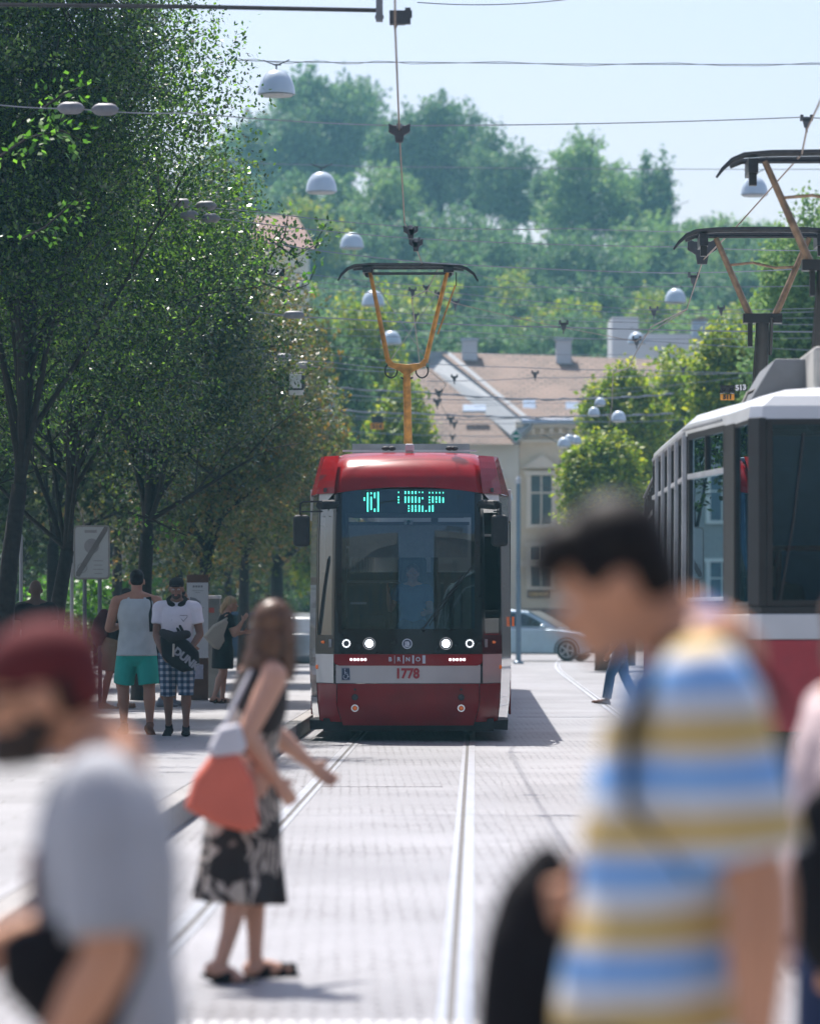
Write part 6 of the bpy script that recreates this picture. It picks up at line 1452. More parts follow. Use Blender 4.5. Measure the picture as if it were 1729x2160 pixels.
for v in o.data.vertices:
    a = math.atan2(v.co.y, v.co.x); k = max(0, (P0.z - 0.05 - v.co.z)) / 0.5; f = 1 + 0.085 * k * math.sin(a * 7 + v.co.z * 3) + 0.04 * k * math.sin(a * 13); v.co.x *= f; v.co.y *= f
for s in (-1, 1): mb = MB(); limb(mb, [JC['chest'] + Vector((-0.085, s * 0.09, 0.06)), JC['sh'] + Vector((-0.02, s * 0.10, 0.058)), JC['chest'] + Vector((0.10, s * 0.09, 0.07))], [(0.026, 0.006)] * 3, (0, 1, 0), cap=False, n=8, m=pm); mb.build("dress_strap", JC['root'], smooth=True)
shoes(JC, blackc, "sandal", strap=True)
hair(JC, brownhair, [((-0.025, 0, 0.035), (0.100, 0.086, 0.098)), ((-0.065, 0, -0.06), (0.065, 0.088, 0.10)), ((-0.085, 0.01, -0.15), (0.062, 0.085, 0.09)), ((-0.095, 0.0, -0.22), (0.055, 0.078, 0.08)), ((-0.015, 0.078, -0.05), (0.045, 0.02, 0.09)), ((-0.015, -0.078, -0.06), (0.05, 0.02, 0.10)), ((0.01, -0.075, -0.14), (0.035, 0.02, 0.08))], fuzz=1600, fz=0.05)
hairlit = mat("hair_sunlit_brown", (0.26, 0.15, 0.075), 0.4, vary=0.5, scale=26, spec=0.5, streak=True)  # lighter tone of the sunlit strands, put into the hair colour
mb = MB(); [JC['hb'](mb, (-0.085 - 0.016 * i, -0.02 + 0.012 * math.sin(i * 2), -0.20 - 0.030 * i), (0.034 - 0.003 * i, 0.074 - 0.009 * i, 0.055 - 0.003 * i), hairlit) for i in range(6)]; remesh(mb, "lit_hair_ends", 0.009, 0, hairlit, JC['root'])
# her shoulder bag: white upper part, coral lower part
q = P(470, 1650, YC - 0.24); t = empty("tote_bag", q, R(10), "coral and white tote bag hanging at the side of the woman in the dress", "bag")
s = YC / FPX; V = lambda px, py: ((px - 470) * s, (1650 - py) * s)
def slab(mb, poly, y0, y1, m, n=3, puff=0.04):
    c = Vector((sum(p[0] for p in poly) / len(poly), sum(p[1] for p in poly) / len(poly))); vs = []; fs = []; L_ = len(poly); ring_ = []
    for k in range(n * 2 + 1):
        u = k / (n * 2) * 2 - 1; sc = 1 - 0.16 * abs(u) ** 3; y = (y0 + y1) / 2 + (y1 - y0) / 2 * u
        vs += [((c.x + (p[0] - c.x) * sc), y, (c.y + (p[1] - c.y) * sc)) for p in poly]
    for k in range(n * 2):
        for i in range(L_): fs.append((k * L_ + i, k * L_ + (i + 1) % L_, (k + 1) * L_ + (i + 1) % L_, (k + 1) * L_ + i))
    fs += [tuple(range(L_))[::-1], tuple(n * 2 * L_ + i for i in range(L_))]; mb.add(vs, fs, m)
mb = MB(); slab(mb, [V(447, 1590), V(500, 1585), V(535, 1650), V(547, 1745), V(520, 1756), V(455, 1738), V(390, 1703), V(410, 1640)], -0.055, 0.055, coral); remesh(mb, "lower_part", 0.010, 3, coral, t)
mb = MB(); slab(mb, [V(462, 1535), V(505, 1525), V(520, 1575), V(512, 1592), V(447, 1600), V(440, 1580)], -0.05, 0.05, whitec); remesh(mb, "upper_part", 0.010, 3, whitec, t)
mb = MB(); mb.tube([(V(470, 1540)[0], 0, V(470, 1540)[1]), (V(500, 1480)[0], 0.03, V(500, 1480)[1]), (V(538, 1425)[0], 0.14, V(538, 1420)[1]), (V(530, 1480)[0], 0.22, V(530, 1480)[1])], 0.010, whitec, 6); mb.build("strap", t, smooth=True)

# F: man in the tank top seen from behind
Zp = 0.2
JF = figure("man seen from behind in a pale sleeveless shirt and teal shorts", (PX(289, 43.8), 43.8, Zp), 93, 1.86, dict(lean=1, neck=12, hpitch=12, bw=1.10, sw=0.122, armr=1.15, legr=1.12,
    arms={'L': ((0.05, 0.28, -0.95), (0.85, -0.45, 0.10)), 'R': ((0.0, 0.24, -0.97), (0.85, -0.45, 0.12))}, legs={'L': ((0.14, 0.13, -1), (0.02, -0.02, -1), 10), 'R': ((-0.06, 0.10, -1), (-0.20, 0.02, -1), 14, 38)}), SKT, 0.010)
torso_cloth(JF, tankc, 0.026, -0.05, 0.0, "tank_top", 0.011, 0.008, neck=0.30, open_sh=False)
for s in (-1, 1): soft(JF['root'], "shoulder_strap", [JF['chest'] + Vector((-0.10, s * 0.085, 0.03)), JF['sh'] + Vector((-0.045, s * 0.085, 0.062)), JF['sh'] + Vector((0.04, s * 0.085, 0.062)), JF['chest'] + Vector((0.11, s * 0.085, 0.04))], [(0.042, 0.009), (0.034, 0.009), (0.034, 0.009), (0.042, 0.009)], tankc, (0, 1, 0), 0.009, False)
leg_cloth(JF, tealc, 0.012, 0.92, 0, name="shorts", flare=0.014); shoes(JF, cloth("tan_shoe", (0.16, 0.08, 0.05)), "trainer")
hair(JF, darkhair, [((-0.022, 0, 0.045), (0.092, 0.079, 0.083)), ((-0.055, 0, 0.0), (0.050, 0.074, 0.065))], "short_hair")
strap(JF, [JF['sh'] + Vector((-0.06, -0.135, 0.05)), JF['chest'] + Vector((-0.125, -0.165, 0.0)), JF['waist'] + Vector((-0.115, -0.175, 0.0))], 0.028, blackc)
o = soft(None, "sports_bag", [(0, 0, 0.20), (0, 0, 0.05), (0, 0, -0.22), (0, 0, -0.34)], [(0.05, 0.045), (0.06, 0.07), (0.055, 0.07), (0.03, 0.04)], blackc); o.location = P(336, 1375, 43.9); tag(o, "slim black bag hanging from the shoulder of the man in teal shorts", "bag")
# G: man in the black cap facing us
JG = figure("bearded man in a black cap, white T-shirt and plaid shorts walking towards us", (PX(374, 43.3), 43.3, Zp), -92, 1.76, dict(lean=2, neck=14, hpitch=6, bw=1.02, sw=0.114, armr=1.0,
    arms={'L': ((0.05, 0.20, -0.95), (0.55, -0.42, -0.70)), 'R': ((0.10, 0.10, -0.97), (0.50, -0.30, -0.75))}, legs={'L': ((0.10, 0.03, -1), (0.0, 0.0, -1), 4), 'R': ((-0.03, 0.03, -1), (-0.22, 0.0, -1), 6, 18)}), SKD if False else skinm("skin_weathered", (0.20, 0.105, 0.07)), 0.010)
torso_cloth(JG, whitec, 0.022, -0.05, 0.6, "t_shirt", 0.011, 0.006); leg_cloth(JG, check_mat(), 0.020, 0.98, 0.12, name="plaid_shorts", flare=0.02); shoes(JG, blackc, "black_trainer")
hair(JG, darkhair, [((-0.03, 0, 0.02), (0.085, 0.079, 0.07))], "short_hair"); hair(JG, beardm, [((0.040, 0, -0.070), (0.052, 0.053, 0.042)), ((0.068, 0, -0.09), (0.028, 0.030, 0.024))], "beard")
mb = MB(); JG['hb'](mb, (-0.014, 0, 0.058), (0.101, 0.086, 0.076), blackc); JG['hb'](mb, (0.092, 0, 0.040), (0.062, 0.064, 0.011), blackc); remesh(mb, "cap", 0.008, 2, blackc, JG['root'])
mb = MB(); n_ = JG['neck']
limb(mb, [n_ + Vector((0.085 * math.cos(a), 0.095 * math.sin(a), 0.01 - 0.05 * math.cos(a))) for a in lin(0.5, 5.8, 12)], [0.033] * 13, (0, 0, 1), m=blackc); remesh(mb, "neck_pillow", 0.009, 2, blackc, JG['root'])
for dy in (0.0, 0.045): strap(JG, [JG['sh'] + Vector((0.05, -0.11 + dy, 0.06)), JG['chest'] + Vector((0.135, -0.04 + dy, 0.02)), JG['waist'] + Vector((0.135, 0.07 + dy, 0.0))], 0.016, blackc)
mb = MB(); hq = JG['chest'] + Vector((0.134, 0.085, 0.045)); outl = mat("print_line", (0.05, 0.05, 0.06), 0.8)
mb.tube([hq + Vector((0, 0.045 * math.sin(a) ** 3, 0.012 * (3.2 * math.cos(a) - 1.3 * math.cos(2 * a)) * 0.9)) for a in lin(0, 6.28, 24)], 0.0025, outl, 4); mb.build("heart_print", JG['root'])
t = empty("racket_bag", P(381, 1370, 43.02), R(0), "black racket bag with grey lettering held before the man in plaid shorts", "bag")
mb = MB(); s = 43.0 / FPX; V = lambda px, py: ((px - 381) * s, (1370 - py) * s)
slab(mb, [V(338, 1345), V(352, 1328), V(372, 1334), V(398, 1352), V(420, 1375), V(421, 1398), V(408, 1414), V(385, 1418), V(362, 1406), V(342, 1385)], -0.07, 0.07, blackc); remesh(mb, "bag_body", 0.010, 3, blackc, t)
mb = MB(); limb(mb, [(V(345, 1335)[0], -0.02, V(0, 1335)[1]), (V(360, 1342)[0], -0.06, V(0, 1345)[1]), (V(395, 1340)[0], -0.05, V(0, 1338)[1])], [0.05, 0.06, 0.05], m=blackc); remesh(mb, "front_pouch", 0.011, 2, cloth("charcoal", (0.03, 0.025, 0.028)), t)
mb = MB(); mb.tube([(V(368, 1358)[0], -0.12, V(0, 1358)[1]), (V(367, 1385)[0], -0.11, V(0, 1385)[1])], 0.012, mat("racket_grip", (0.45, 0.40, 0.33), 0.6), 8); mb.build("grip", t)
oo = text("lettering", "DUNK", 0.115, (V(394, 1390)[0], -0.085, V(0, 1390)[1]), mat("bag_lettering", (0.30, 0.30, 0.31), 0.6), t, rot=(R(90), R(38), 0), bold=0.006, depth=0.012)
# H: striding person behind the tank top
JH = figure("person in brown shorts with dark backpack behind the tank top man", (PX(236, 55), 55, Zp), 8, 1.74, dict(lean=16, neck=25, bw=1.0, armr=1.0, arms={'L': ((0.2, 0.1, -0.95), (0.7, 0, -0.5)), 'R': ((0.15, 0.1, -0.97), (0.7, 0, -0.5))},
    legs={'R': ((-0.10, 0.02, -1), (-0.20, 0, -1), 8, 10), 'L': ((0.28, 0.02, -1), (0.06, 0, -1), 8)}), SKT, 0.012)
torso_cloth(JH, blackc, 0.012, -0.05, 0.5, "t_shirt", 0.013); leg_cloth(JH, khaki, 0.018, 0.9, 0, name="shorts", flare=0.02); shoes(JH, cloth("tan_sandal", (0.30, 0.19, 0.13)), "sandal", strap=True); hair(JH, darkhair, [((-0.02, 0, 0.045), (0.09, 0.08, 0.085))], "short_hair")
o = soft(JH['root'], "backpack", [JH['chest'] + Vector((-0.20, 0, 0.10)), JH['chest'] + Vector((-0.22, 0, 0.0)), JH['waist'] + Vector((-0.22, 0, -0.03)), JH['pelvis'] + Vector((-0.19, 0, 0.06))], [(0.10, 0.08), (0.14, 0.13), (0.15, 0.14), (0.10, 0.09)], cloth("dark_maroon", (0.05, 0.012, 0.016)))
# I: blonde woman
JI = figure("blonde woman in a black knee length dress walking with hand at her shoulder", (PX(470, 58), 58, Zp), 15, 1.60, dict(lean=7, neck=25, hpitch=2, headk=1.08, bw=1.16, sw=0.100, armr=1.25, legr=1.08,
    arms={'R': ((0.28, 0.12, -0.90), (0.50, 0.05, 0.78)), 'L': ((0.25, 0.1, -0.93), (0.85, -0.1, 0.1))}, legs={'R': ((-0.06, 0.02, -1), (-0.36, 0, -1), 6, 8), 'L': ((0.10, 0.02, -1), (-0.06, 0, -1), 6)}), SK, 0.010)
torso_cloth(JI, blackc, 0.012, -0.03, 0.62, "dress_top", 0.011)
P0 = JI['pelvis']; soft(JI['root'], "skirt", [P0 + Vector((0.01, 0, 0.08)), P0, P0 + Vector((0, 0, -0.18)), P0 + Vector((-0.005, 0, -0.33))], [(0.17, 0.13), (0.19, 0.155), (0.20, 0.165), (0.20, 0.165)], blackc, cap=False)
shoes(JI, cloth("brown_sandal", (0.07, 0.035, 0.02)), "sandal", strap=True)
hair(JI, blond, [((-0.022, 0, 0.040), (0.098, 0.084, 0.092)), ((-0.095, 0, -0.01), (0.05, 0.05, 0.05)), ((-0.130, 0, -0.055), (0.042, 0.045, 0.060)), ((-0.145, 0, -0.10), (0.032, 0.035, 0.05))], fuzz=900, fz=0.045)
t = empty("shoulder_bag", P(457, 1338, 57.75), R(15), "cream canvas bag slung over the blonde woman's shoulder", "bag"); s = 57.75 / FPX; V = lambda px, py: ((px - 457) * s, (1338 - py) * s)
mb = MB(); slab(mb, [V(476, 1304), V(482, 1312), V(472, 1340), V(474, 1352), V(462, 1371), V(452, 1368), V(428, 1342), V(450, 1318)], -0.06, 0.06, creamc); remesh(mb, "bag_body", 0.010, 3, creamc, t)
mb = MB(); mb.tube([(V(477, 1306)[0], 0, V(0, 1306)[1]), (V(488, 1300)[0], 0.05, V(0, 1299)[1]), (V(497, 1310)[0], 0.10, V(0, 1312)[1])], 0.018, creamc, 6); mb.build("strap", t, smooth=True)
# J: person behind the man in the cap
JJ = figure("person in grey trainers mostly hidden behind the man in the black cap", (PX(356, 56), 56, Zp), 10, 1.72, dict(lean=13, neck=22, arms={'L': ((0.2, 0.1, -0.95), (0.6, 0, -0.6)), 'R': ((-0.1, 0.1, -0.97), (0.3, 0, -0.9))},
    legs={'R': ((-0.12, 0.02, -1), (-0.16, 0, -1), 6), 'L': ((0.22, 0.02, -1), (0.0, 0, -1), 6)}), SKT, 0.012)
torso_cloth(JJ, cloth("faded_pink", (0.42, 0.20, 0.19)), 0.012, -0.05, 0.5, "t_shirt", 0.013); leg_cloth(JJ, cloth("dark_grey", (0.07, 0.07, 0.08)), 0.016, 0.85, 0, name="shorts"); shoes(JJ, cloth("grey_shoe", (0.25, 0.27, 0.30)), "trainer"); hair(JJ, darkhair, [((-0.02, 0, 0.045), (0.09, 0.08, 0.085))], "short_hair")
# K: bald man by the trees
JK = figure("bald dark skinned man standing by the trees behind the maroon cap", (PX(76, 46.5), 46.5, Zp), 100, 1.76, dict(neck=10, bw=1.05, arms={'L': ((0, 0.12, -1), (0.1, 0.02, -1)), 'R': ((0, 0.12, -1), (0.1, 0.02, -1))}, legs=STAND), SKD, 0.012)
torso_cloth(JK, blackc, 0.012, -0.05, 0.5, "t_shirt", 0.013); leg_cloth(JK, navyc, 0.012, 1, 0.95); shoes(JK, blackc)
# L: walker far right
JL = figure("walker in blue trousers and brown shoes just beyond the striped shirt's chest", (PX(1306, 65), 65, 0), 184, 1.76, dict(lean=4, neck=15, bw=1.02, arms={'L': ((0.05, 0.1, -1), (0.55, 0, -0.8)), 'R': ((0.05, 0.1, -1), (0.4, 0, -0.9))},
    legs={'L': ((0.42, 0.02, -1), (0.16, 0, -1), 4, -8), 'R': ((-0.25, 0.02, -1), (-0.5, 0, -1), 4, 30)}), SKT, 0.012)
torso_cloth(JL, cloth("slate_blue", (0.10, 0.15, 0.24)), 0.014, -0.06, 0.9, "shirt", 0.013); leg_cloth(JL, jeans, 0.018, 1, 0.93); shoes(JL, cloth("brown_leather", (0.14, 0.06, 0.035))); hair(JL, darkhair, [((-0.02, 0, 0.045), (0.09, 0.08, 0.085))], "short_hair")
# D: person cut by the right edge
JD = figure("person in a white and rose top at the picture edge with a black bag", (PX(1768, 9.5), 9.5, 0), 8, 1.70, dict(lean=3, neck=14, bw=1.05, armr=1.15, arms={'R': ((-0.30, 0.15, -0.95), (-0.05, 0.0, -0.99)), 'L': ((0.2, 0.1, -0.97), (0.4, 0, -0.9))},
    legs={'L': ((0.22, 0.02, -1), (0.0, 0, -1), 6), 'R': ((-0.15, 0.02, -1), (-0.35, 0, -1), 6, 20)}), SKM, 0.012)
torso_cloth(JD, cloth("white_rose", (0.58, 0.46, 0.46), 0.2), 0.018, -0.08, 0.65, "blouse", 0.013, sl_t=0.025); leg_cloth(JD, navyc, 0.012, 1, 0.95); shoes(JD, blackc); hair(JD, brownhair, [((-0.025, 0, 0.04), (0.1, 0.085, 0.09)), ((-0.06, 0, -0.05), (0.06, 0.08, 0.09))])
o = soft(None, "handbag", [(0, 0, 0.20), (0, 0, 0.05), (0.0, 0, -0.12), (0, 0, -0.18)], [(0.13, 0.05), (0.155, 0.08), (0.15, 0.08), (0.12, 0.05)], blackc, (1, 0, 0)); o.location = P(1805, 1870, 9.2); tag(o, "black handbag at the picture edge below the rose and white sleeve", "bag")
# M: driver
q0 = Vector((-0.025, 47, 0)) + Matrix.Rotation(-TDIR, 3, 'Z') @ Vector((0.04, 1.14, 0))
JM = figure("tram driver in a blue shirt raising a hand behind the windscreen", (q0.x, q0.y, 0), -90, 1.66, dict(lean=-4, neck=10, arms={'R': ((0.35, 0.30, -0.85), (0.55, 0.12, 0.80)), 'L': ((0.35, 0.1, -0.9), (0.9, -0.2, -0.1))}, curlR=0.05,
    legs={'L': ((1, 0.15, -0.12), (0.1, 0, -1), 5), 'R': ((1, 0.15, -0.12), (0.1, 0, -1), 5)}), SK, 0.011, hipz=1.40)
torso_cloth(JM, blueS, 0.012, -0.04, 0.6, "blue_shirt", 0.012); leg_cloth(JM, navyc, 0.012, 1, 0.9); hair(JM, brownhair, [((-0.025, 0, 0.04), (0.100, 0.090, 0.092)), ((-0.05, 0, -0.02), (0.06, 0.088, 0.085))], fuzz=200)
# N: dark passenger seated in the old tram
q0 = Vector((3.52, 29.3, 0)) + Matrix.Rotation(-0.0172, 3, 'Z') @ Vector((-0.62, 1.75, 0))
JN = figure("dark clothed passenger sitting behind the old tram's corner pane", (q0.x, q0.y, 0), 90, 1.72, dict(lean=6, neck=12, arms={'L': ((0.2, 0.1, -0.95), (0.9, 0, -0.1)), 'R': ((0.2, 0.1, -0.95), (0.9, 0, -0.1))}, legs={'L': ((1, 0.1, 0), (0.1, 0, -1), 5), 'R': ((1, 0.1, 0), (0.1, 0, -1), 5)}), SKT, 0.013, hipz=1.28)
torso_cloth(JN, blackc, 0.014, -0.04, 0.9, "jacket", 0.014); leg_cloth(JN, blackc, 0.012, 1, 0.9, voxel=0.014); hair(JN, darkhair, [((-0.02, 0, 0.045), (0.095, 0.083, 0.088))], "short_hair")
# ------------------------------------------------------------------ street furniture
brn = mat("corten_brown", (0.12, 0.05, 0.03), 0.7, vary=0.2, scale=6); panelw = mat("panel_white", (0.60, 0.62, 0.63), 0.5, vary=0.04); inkm = mat("ink_grey", (0.22, 0.23, 0.25), 0.7)
Y = 60.0; s = Y / FPX; X = PX(417, Y)
t = empty("information_pillar", (X, Y, 0.2), R(3), "tall white information pillar with brown head and foot beside the grey cabinet", "sign")
zt = PZ(1212, Y) - 0.2; hb_ = lambda py: PZ(py, Y) - 0.2
b = MB(); b.box((0, 0.1, zt / 2), (46 * s, 0.16, zt), brn); b.build("frame", t, bevel=0.01)
b = MB(); b.box((0, 0.01, (hb_(1229) + hb_(1388)) / 2), (45 * s, 0.05, hb_(1229) - hb_(1388)), panelw); bd = b.build("board", t)
b = MB()
for i in range(4): b.box((-8 * s + i * 5.6 * s, -0.018, hb_(1237)), (4.2 * s, 0.006, 4.2 * s), inkm)
for (py, w, dx) in ((1246, 24, 0), (1250, 10, 0), (1282, 28, 0), (1286, 22, -2), (1300, 26, 0), (1304, 26, 0), (1308, 20, -3), (1320, 24, 0), (1324, 26, 0), (1340, 14, -3)): b.box((dx * s, -0.018, hb_(py)), (w * s, 0.006, 0.8 * s), inkm)
b.prism([(-16 * s, hb_(1278)), (6 * s, hb_(1278)), (6 * s, hb_(1270)), (-4 * s, hb_(1262)), (-16 * s, hb_(1259))], 'y', -0.021, -0.012, inkm)
b.build("print", bd)
b = MB(); b.box((-1 * s, 0.0, (hb_(1402) + hb_(1432)) / 2), (26 * s, 0.05, 30 * s), mat("map_lilac", (0.42, 0.42, 0.52), 0.5, vary=0.25, scale=20)); b.build("map_board", t)
Y = 61.0; s = Y / FPX
t = empty("utility_cabinet", (PX(451, Y), Y + 0.3, 0.2), 0, "plain grey utility cabinet standing next to the information pillar", "cabinet"); zt = PZ(1262, Y) - 0.2
cab = mat("cabinet_grey", (0.20, 0.21, 0.20), 0.7, vary=0.12)
b = MB(); b.box((0, 0, zt / 2), (24 * s, 0.35, zt), cab); b.build("housing", t, bevel=0.01)
b = MB(); b.box((0, 0, zt + 0.02), (27 * s, 0.40, 0.05), lgrey); b.build("lid", t, bevel=0.008)
b = MB(); b.box((0, -0.185, zt * 0.52), (20 * s, 0.02, zt * 0.86), cab); b.box((7 * s, -0.20, zt * 0.55), (0.02, 0.02, 0.12), dgrey); b.box((-5 * s, -0.197, zt * 0.88), (0.08, 0.004, 0.08), mat("red_sticker", (0.4, 0.08, 0.06), 0.6)); b.build("door", t)
# zone sign
Y = 56.0; s = Y / FPX; px, py = 194, 1165
t = empty("zone_sign", (PX(px, Y), Y, 0.2), R(-4), "white end of zone road sign with a grey diagonal bar behind a slanting limb", "sign"); zc = PZ(py, Y) - 0.2
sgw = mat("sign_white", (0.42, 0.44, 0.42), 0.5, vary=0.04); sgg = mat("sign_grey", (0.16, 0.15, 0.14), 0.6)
def rrect(w, h_, r, n=5):
    out = []
    for cx, cz, a0 in ((w / 2 - r, h_ / 2 - r, 0), (-w / 2 + r, h_ / 2 - r, 1), (-w / 2 + r, -h_ / 2 + r, 2), (w / 2 - r, -h_ / 2 + r, 3)):
        for i in range(n + 1): a = (a0 + i / n) * math.pi / 2; out.append((cx + r * math.cos(a), cz + r * math.sin(a)))
    return out
W_, H_ = 77 * s, 114 * s
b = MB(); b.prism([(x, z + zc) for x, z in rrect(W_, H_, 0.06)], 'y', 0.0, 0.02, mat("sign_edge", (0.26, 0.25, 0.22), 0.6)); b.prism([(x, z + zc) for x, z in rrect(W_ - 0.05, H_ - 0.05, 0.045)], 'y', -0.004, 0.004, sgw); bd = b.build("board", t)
b = MB(); b.prism([(-33 * s, zc - 50 * s), (-26 * s, zc - 52 * s), (34 * s, zc + 46 * s), (34 * s, zc + 54 * s), (27 * s, zc + 54 * s), (-33 * s, zc - 42 * s)], 'y', -0.010, -0.006, sgg)
dsk = mat("sign_disc", (0.27, 0.26, 0.25), 0.6)
b.lathe([(16 * s, -0.008), (16 * s, -0.006)], (0, 0, zc + 13 * s), dsk, n=24, axis='y'); ring((-20 * s, -0.005, zc - 33 * s), 9 * s, 10.5 * s, dsk, b, d=0.003)
for i, w in enumerate((20, 18, 22, 16)): b.box((14 * s, -0.006, zc - 18 * s - i * 9 * s), (w * s, 0.003, 1.5 * s), dsk)
b.box((-2 * s, -0.006, zc + 44 * s), (26 * s, 0.003, 6 * s), dsk); b.build("symbol", bd)
polg = mat("pole_grey", (0.33, 0.34, 0.34), 0.5, 0.3, vary=0.1)
b = MB()
for dx in (-16, 16): b.tube([(dx * s, 0.05, 0), (dx * s, 0.05, zc + 40 * s)], 0.030, mat("dull_post", (0.14, 0.15, 0.16), 0.6), 8)
b.build("post", t, smooth=True)
for px, Y, zt, w, lab in ((45, 50, PZ(1135, 50), 8, "pale grey pole between two dark trunks at the picture edge"), (13, 52, PZ(1140, 52), 6, "thinner pale pole nearest the picture edge"), (152, 52, PZ(1130, 52), 8, "dull pole beside the white road sign's edge")):
    t = empty("steel_post", (PX(px, Y), Y, 0.2), 0, lab, "pole"); r = w * Y / FPX / 2
    b = MB(); b.tube([(0, 0, 0), (0, 0, zt - 0.2)], r, polg, 10); b.lathe([(r * 1.1, 0), (r * 0.6, 0.04), (0.01, 0.06)], (0, 0, zt - 0.2), polg, n=10); b.build("shaft", t, smooth=True, angle=60)
    b = MB(); b.lathe([(r * 2, 0), (r * 2, 0.02), (r * 1.1, 0.05)], (0, 0, 0), polg, n=10); b.build("base", t)
Y = 47.5; t = empty("litter_bin", (PX(140, Y), Y, 0.2), 0, "dark brown box shaped litter bin on the pavement behind the bearded man", "litter bin")
b = MB(); b.box((0, 0, 0.33), (0.38, 0.32, 0.62), brn); b.build("housing", t, bevel=0.01); b = MB(); b.box((0, 0, 0.68), (0.42, 0.36, 0.05), brn); b.build("lid", t, bevel=0.01); b = MB(); b.box((0, -0.165, 0.52), (0.24, 0.01, 0.09), rubber); b.build("opening", t)
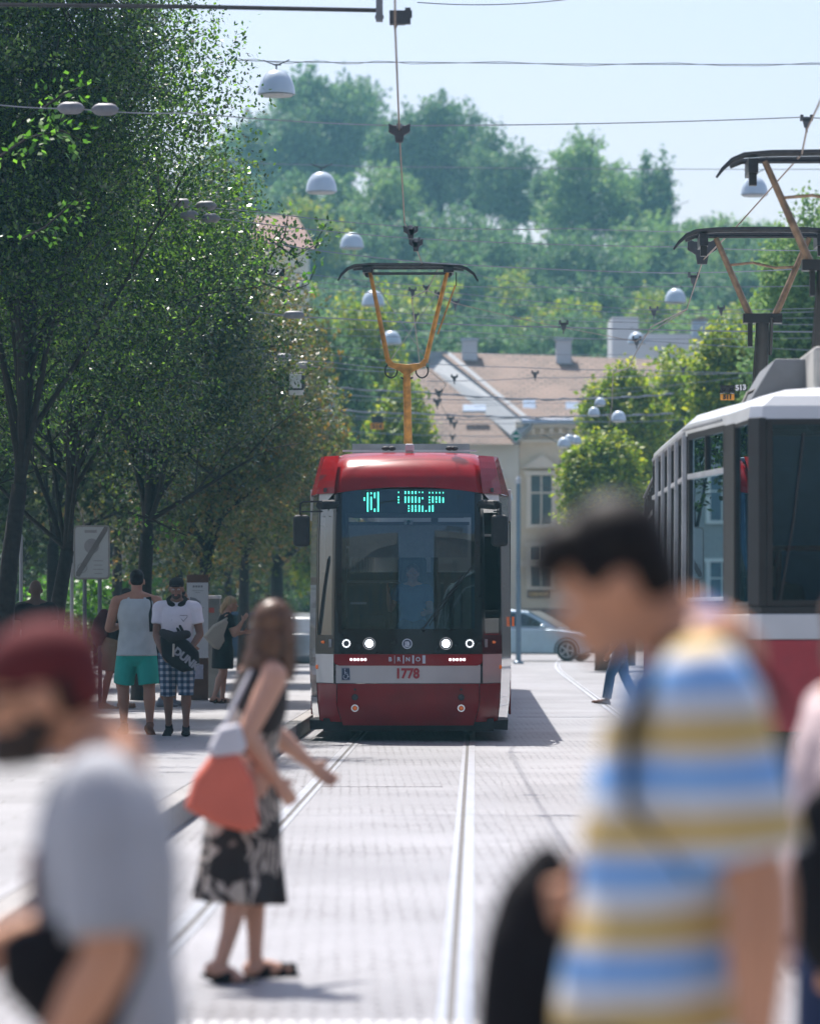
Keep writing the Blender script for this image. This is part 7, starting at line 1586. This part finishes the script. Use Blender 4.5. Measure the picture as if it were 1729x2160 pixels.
# ------------------------------------------------------------------ cars
tyre = mat("tyre", (0.02, 0.02, 0.022), 0.8); cglass = glass("car_glass", (0.10, 0.12, 0.13), 0.0, 1.9); hubm = mat("alloy", (0.45, 0.46, 0.48), 0.3, 0.8)
def car(label, X, Y, heading, paint, L_=4.4, group=None, z0=0.0, scale=1.0):
    t = empty("parked_car", (X, Y, z0), R(heading), label, "car", group); t.scale = (scale,) * 3
    W = 1.78
    low = [(-2.18, 0.42), (-2.15, 0.80), (-2.08, 0.98), (-1.2, 1.00), (0.75, 0.98), (1.05, 0.97), (1.75, 0.86), (2.08, 0.74), (2.18, 0.55), (2.16, 0.32), (1.9, 0.24), (-1.95, 0.24)]
    n = 9; vs = []; fs = []; N = len(low)
    for k in range(n):
        u = k / (n - 1) * 2 - 1; y = u * W / 2; f = 1 - 0.05 * abs(u) ** 3; zf = 1 - 0.05 * abs(u) ** 4
        for (x, z) in low: vs.append((x * f * (1 - 0.03 * abs(u) ** 2 * (abs(x) > 1.8)), y * (0.965 if z > 0.9 else 1.0), 0.24 + (z - 0.24) * zf))
    for k in range(n - 1):
        for i in range(N): fs.append((k * N + i, (k + 1) * N + i, (k + 1) * N + (i + 1) % N, k * N + (i + 1) % N))
    fs += [tuple(range(N)), tuple((n - 1) * N + i for i in range(N))[::-1]]
    b = MB(); b.add(vs, fs, paint); b.build("body", t, smooth=True, bevel=0.03, angle=30)
    up = [(-2.05, 0.97), (-1.75, 1.38), (-1.35, 1.50), (-0.6, 1.53), (0.05, 1.47), (0.55, 1.24), (1.05, 0.95)]
    b = MB(); vs = []; N = len(up)
    for y, ins in ((-0.78, 0.14), (0.78, 0.14)):
        for (x, z) in up: vs.append((x, y * (1 - 0.18 * (z - 0.95) / 0.58), z))
    fs = [tuple(range(N)), tuple(range(N, 2 * N))[::-1]] + [(i, N + i, N + (i + 1) % N, (i + 1) % N) for i in range(N)]
    b.add(vs, fs, paint); g_ = b.build("cabin", t, smooth=True, bevel=0.05, seg=3, angle=20)
    for s in (-1, 1):
        for pl in ([(-1.62, 1.04), (-1.42, 1.32), (-1.10, 1.42), (-0.52, 1.44), (-0.50, 1.03)], [(-0.42, 1.03), (-0.44, 1.44), (0.02, 1.39), (0.40, 1.20), (0.68, 1.02)]):
            b = MB(); v = []
            for off in (0.0, 0.012): v += [(x, s * (0.78 * (1 - 0.18 * (z - 0.95) / 0.58) + 0.004 + off), z) for x, z in pl]
            k = len(pl); f = [tuple(range(k)), tuple(range(k, 2 * k))[::-1]] + [(i, k + i, k + (i + 1) % k, (i + 1) % k) for i in range(k)]; b.add(v, f, cglass if False else bwin2); b.build("side_window", t)
    b = MB(); v = [(0.10, -0.66, 1.47), (0.10, 0.66, 1.47), (1.02, 0.74, 1.0), (1.02, -0.74, 1.0)]; b.add([(x + 0.02, y, z + 0.015) for x, y, z in v] + [(x, y, z - 0.02) for x, y, z in v], [(0, 1, 2, 3), (7, 6, 5, 4), (0, 4, 5, 1), (1, 5, 6, 2), (2, 6, 7, 3), (3, 7, 4, 0)], wsg); b.build("windscreen", t)
    for x in (-1.32, 1.33):
        for s in (-1, 1):
            b = MB(); b.lathe([(0.22, -0.11), (0.31, -0.10), (0.33, -0.05), (0.33, 0.05), (0.31, 0.10), (0.22, 0.11)], (x, s * 0.80, 0.33), tyre, axis='y', n=24); w = b.build("wheel", t, smooth=True)
            b = MB()
            for k in range(5):
                a = k * 2 * math.pi / 5; b.box((x + 0.10 * math.cos(a), s * 0.91, 0.33 + 0.10 * math.sin(a)), (0.20, 0.02, 0.05), hubm, ry=-a)
            ring((x, s * 0.92 if s < 0 else 0.90, 0.33), 0.19, 0.22, hubm, b); b.build("rim", w)
            b = MB(); b.tube([(x + 0.37 * math.cos(a), s * 0.885, 0.33 + 0.37 * math.sin(a)) for a in lin(-0.2, 3.34, 12)], 0.03, dgrey, 6); b.build("wheel_arch", t, smooth=True)
    for s in (-1, 1):
        b = MB(); b.ball((2.02, s * 0.66, 0.72), (0.16, 0.17, 0.06), mat("car_lamp", (0.4, 0.42, 0.45), 0.1)); b.build("headlight", t, smooth=True)
        b = MB(); b.ball((0.62, s * 0.98, 1.03), (0.09, 0.12, 0.07), paint); b.build("wing_mirror", t, smooth=True)
    b = MB(); b.box((2.155, 0, 0.42), (0.06, 1.2, 0.18), dgrey); b.box((2.06, 0.62, 0.36), (0.12, 0.34, 0.16), dgrey); b.box((2.06, -0.62, 0.36), (0.12, 0.34, 0.16), dgrey); b.box((0, 0, 0.26), (3.2, 1.74, 0.10), dgrey); b.build("grille", t)
    return t
bwin2 = mat("car_side_glass", (0.02, 0.03, 0.04), 0.06, vary=0.1, coat=1.0); wsg = mat("car_windscreen", (0.20, 0.28, 0.34), 0.06, vary=0.1, coat=1.0)
car("pale silver blue hatchback driving past behind the middle tram", PX(1118, 118), 118, -16, mat("silver_blue_paint", (0.50, 0.66, 0.78), 0.22, 0.2, vary=0.04, coat=0.8), scale=1.04)
car("dark blue car parked behind the blonde woman", PX(556, 112), 112, 8, mat("dark_blue_paint", (0.03, 0.06, 0.12), 0.25, vary=0.05, coat=0.8), group="cars parked beyond the square")
car("silver car parked close to the middle tram's side", PX(640, 100), 100, 84, mat("silver_paint", (0.35, 0.38, 0.40), 0.25, 0.3, vary=0.05, coat=0.8), group="cars parked beyond the square")
# ------------------------------------------------------------------ air
hz_m = bpy.data.materials.new("haze_air"); hz_m.use_nodes = True; nt = hz_m.node_tree; nt.nodes.clear()
out = nt.nodes.new("ShaderNodeOutputMaterial"); pv = nt.nodes.new("ShaderNodeVolumePrincipled"); nt.links.new(pv.outputs[0], out.inputs["Volume"])
pv.inputs["Color"].default_value = (0.36, 0.80, 1.0, 1); pv.inputs["Density"].default_value = 0.00052; pv.inputs["Anisotropy"].default_value = 0.25
b = MB(); b.box((0, 185, 34.5), (320, 520, 71), hz_m); tag(b.build("haze"), kind="stuff")
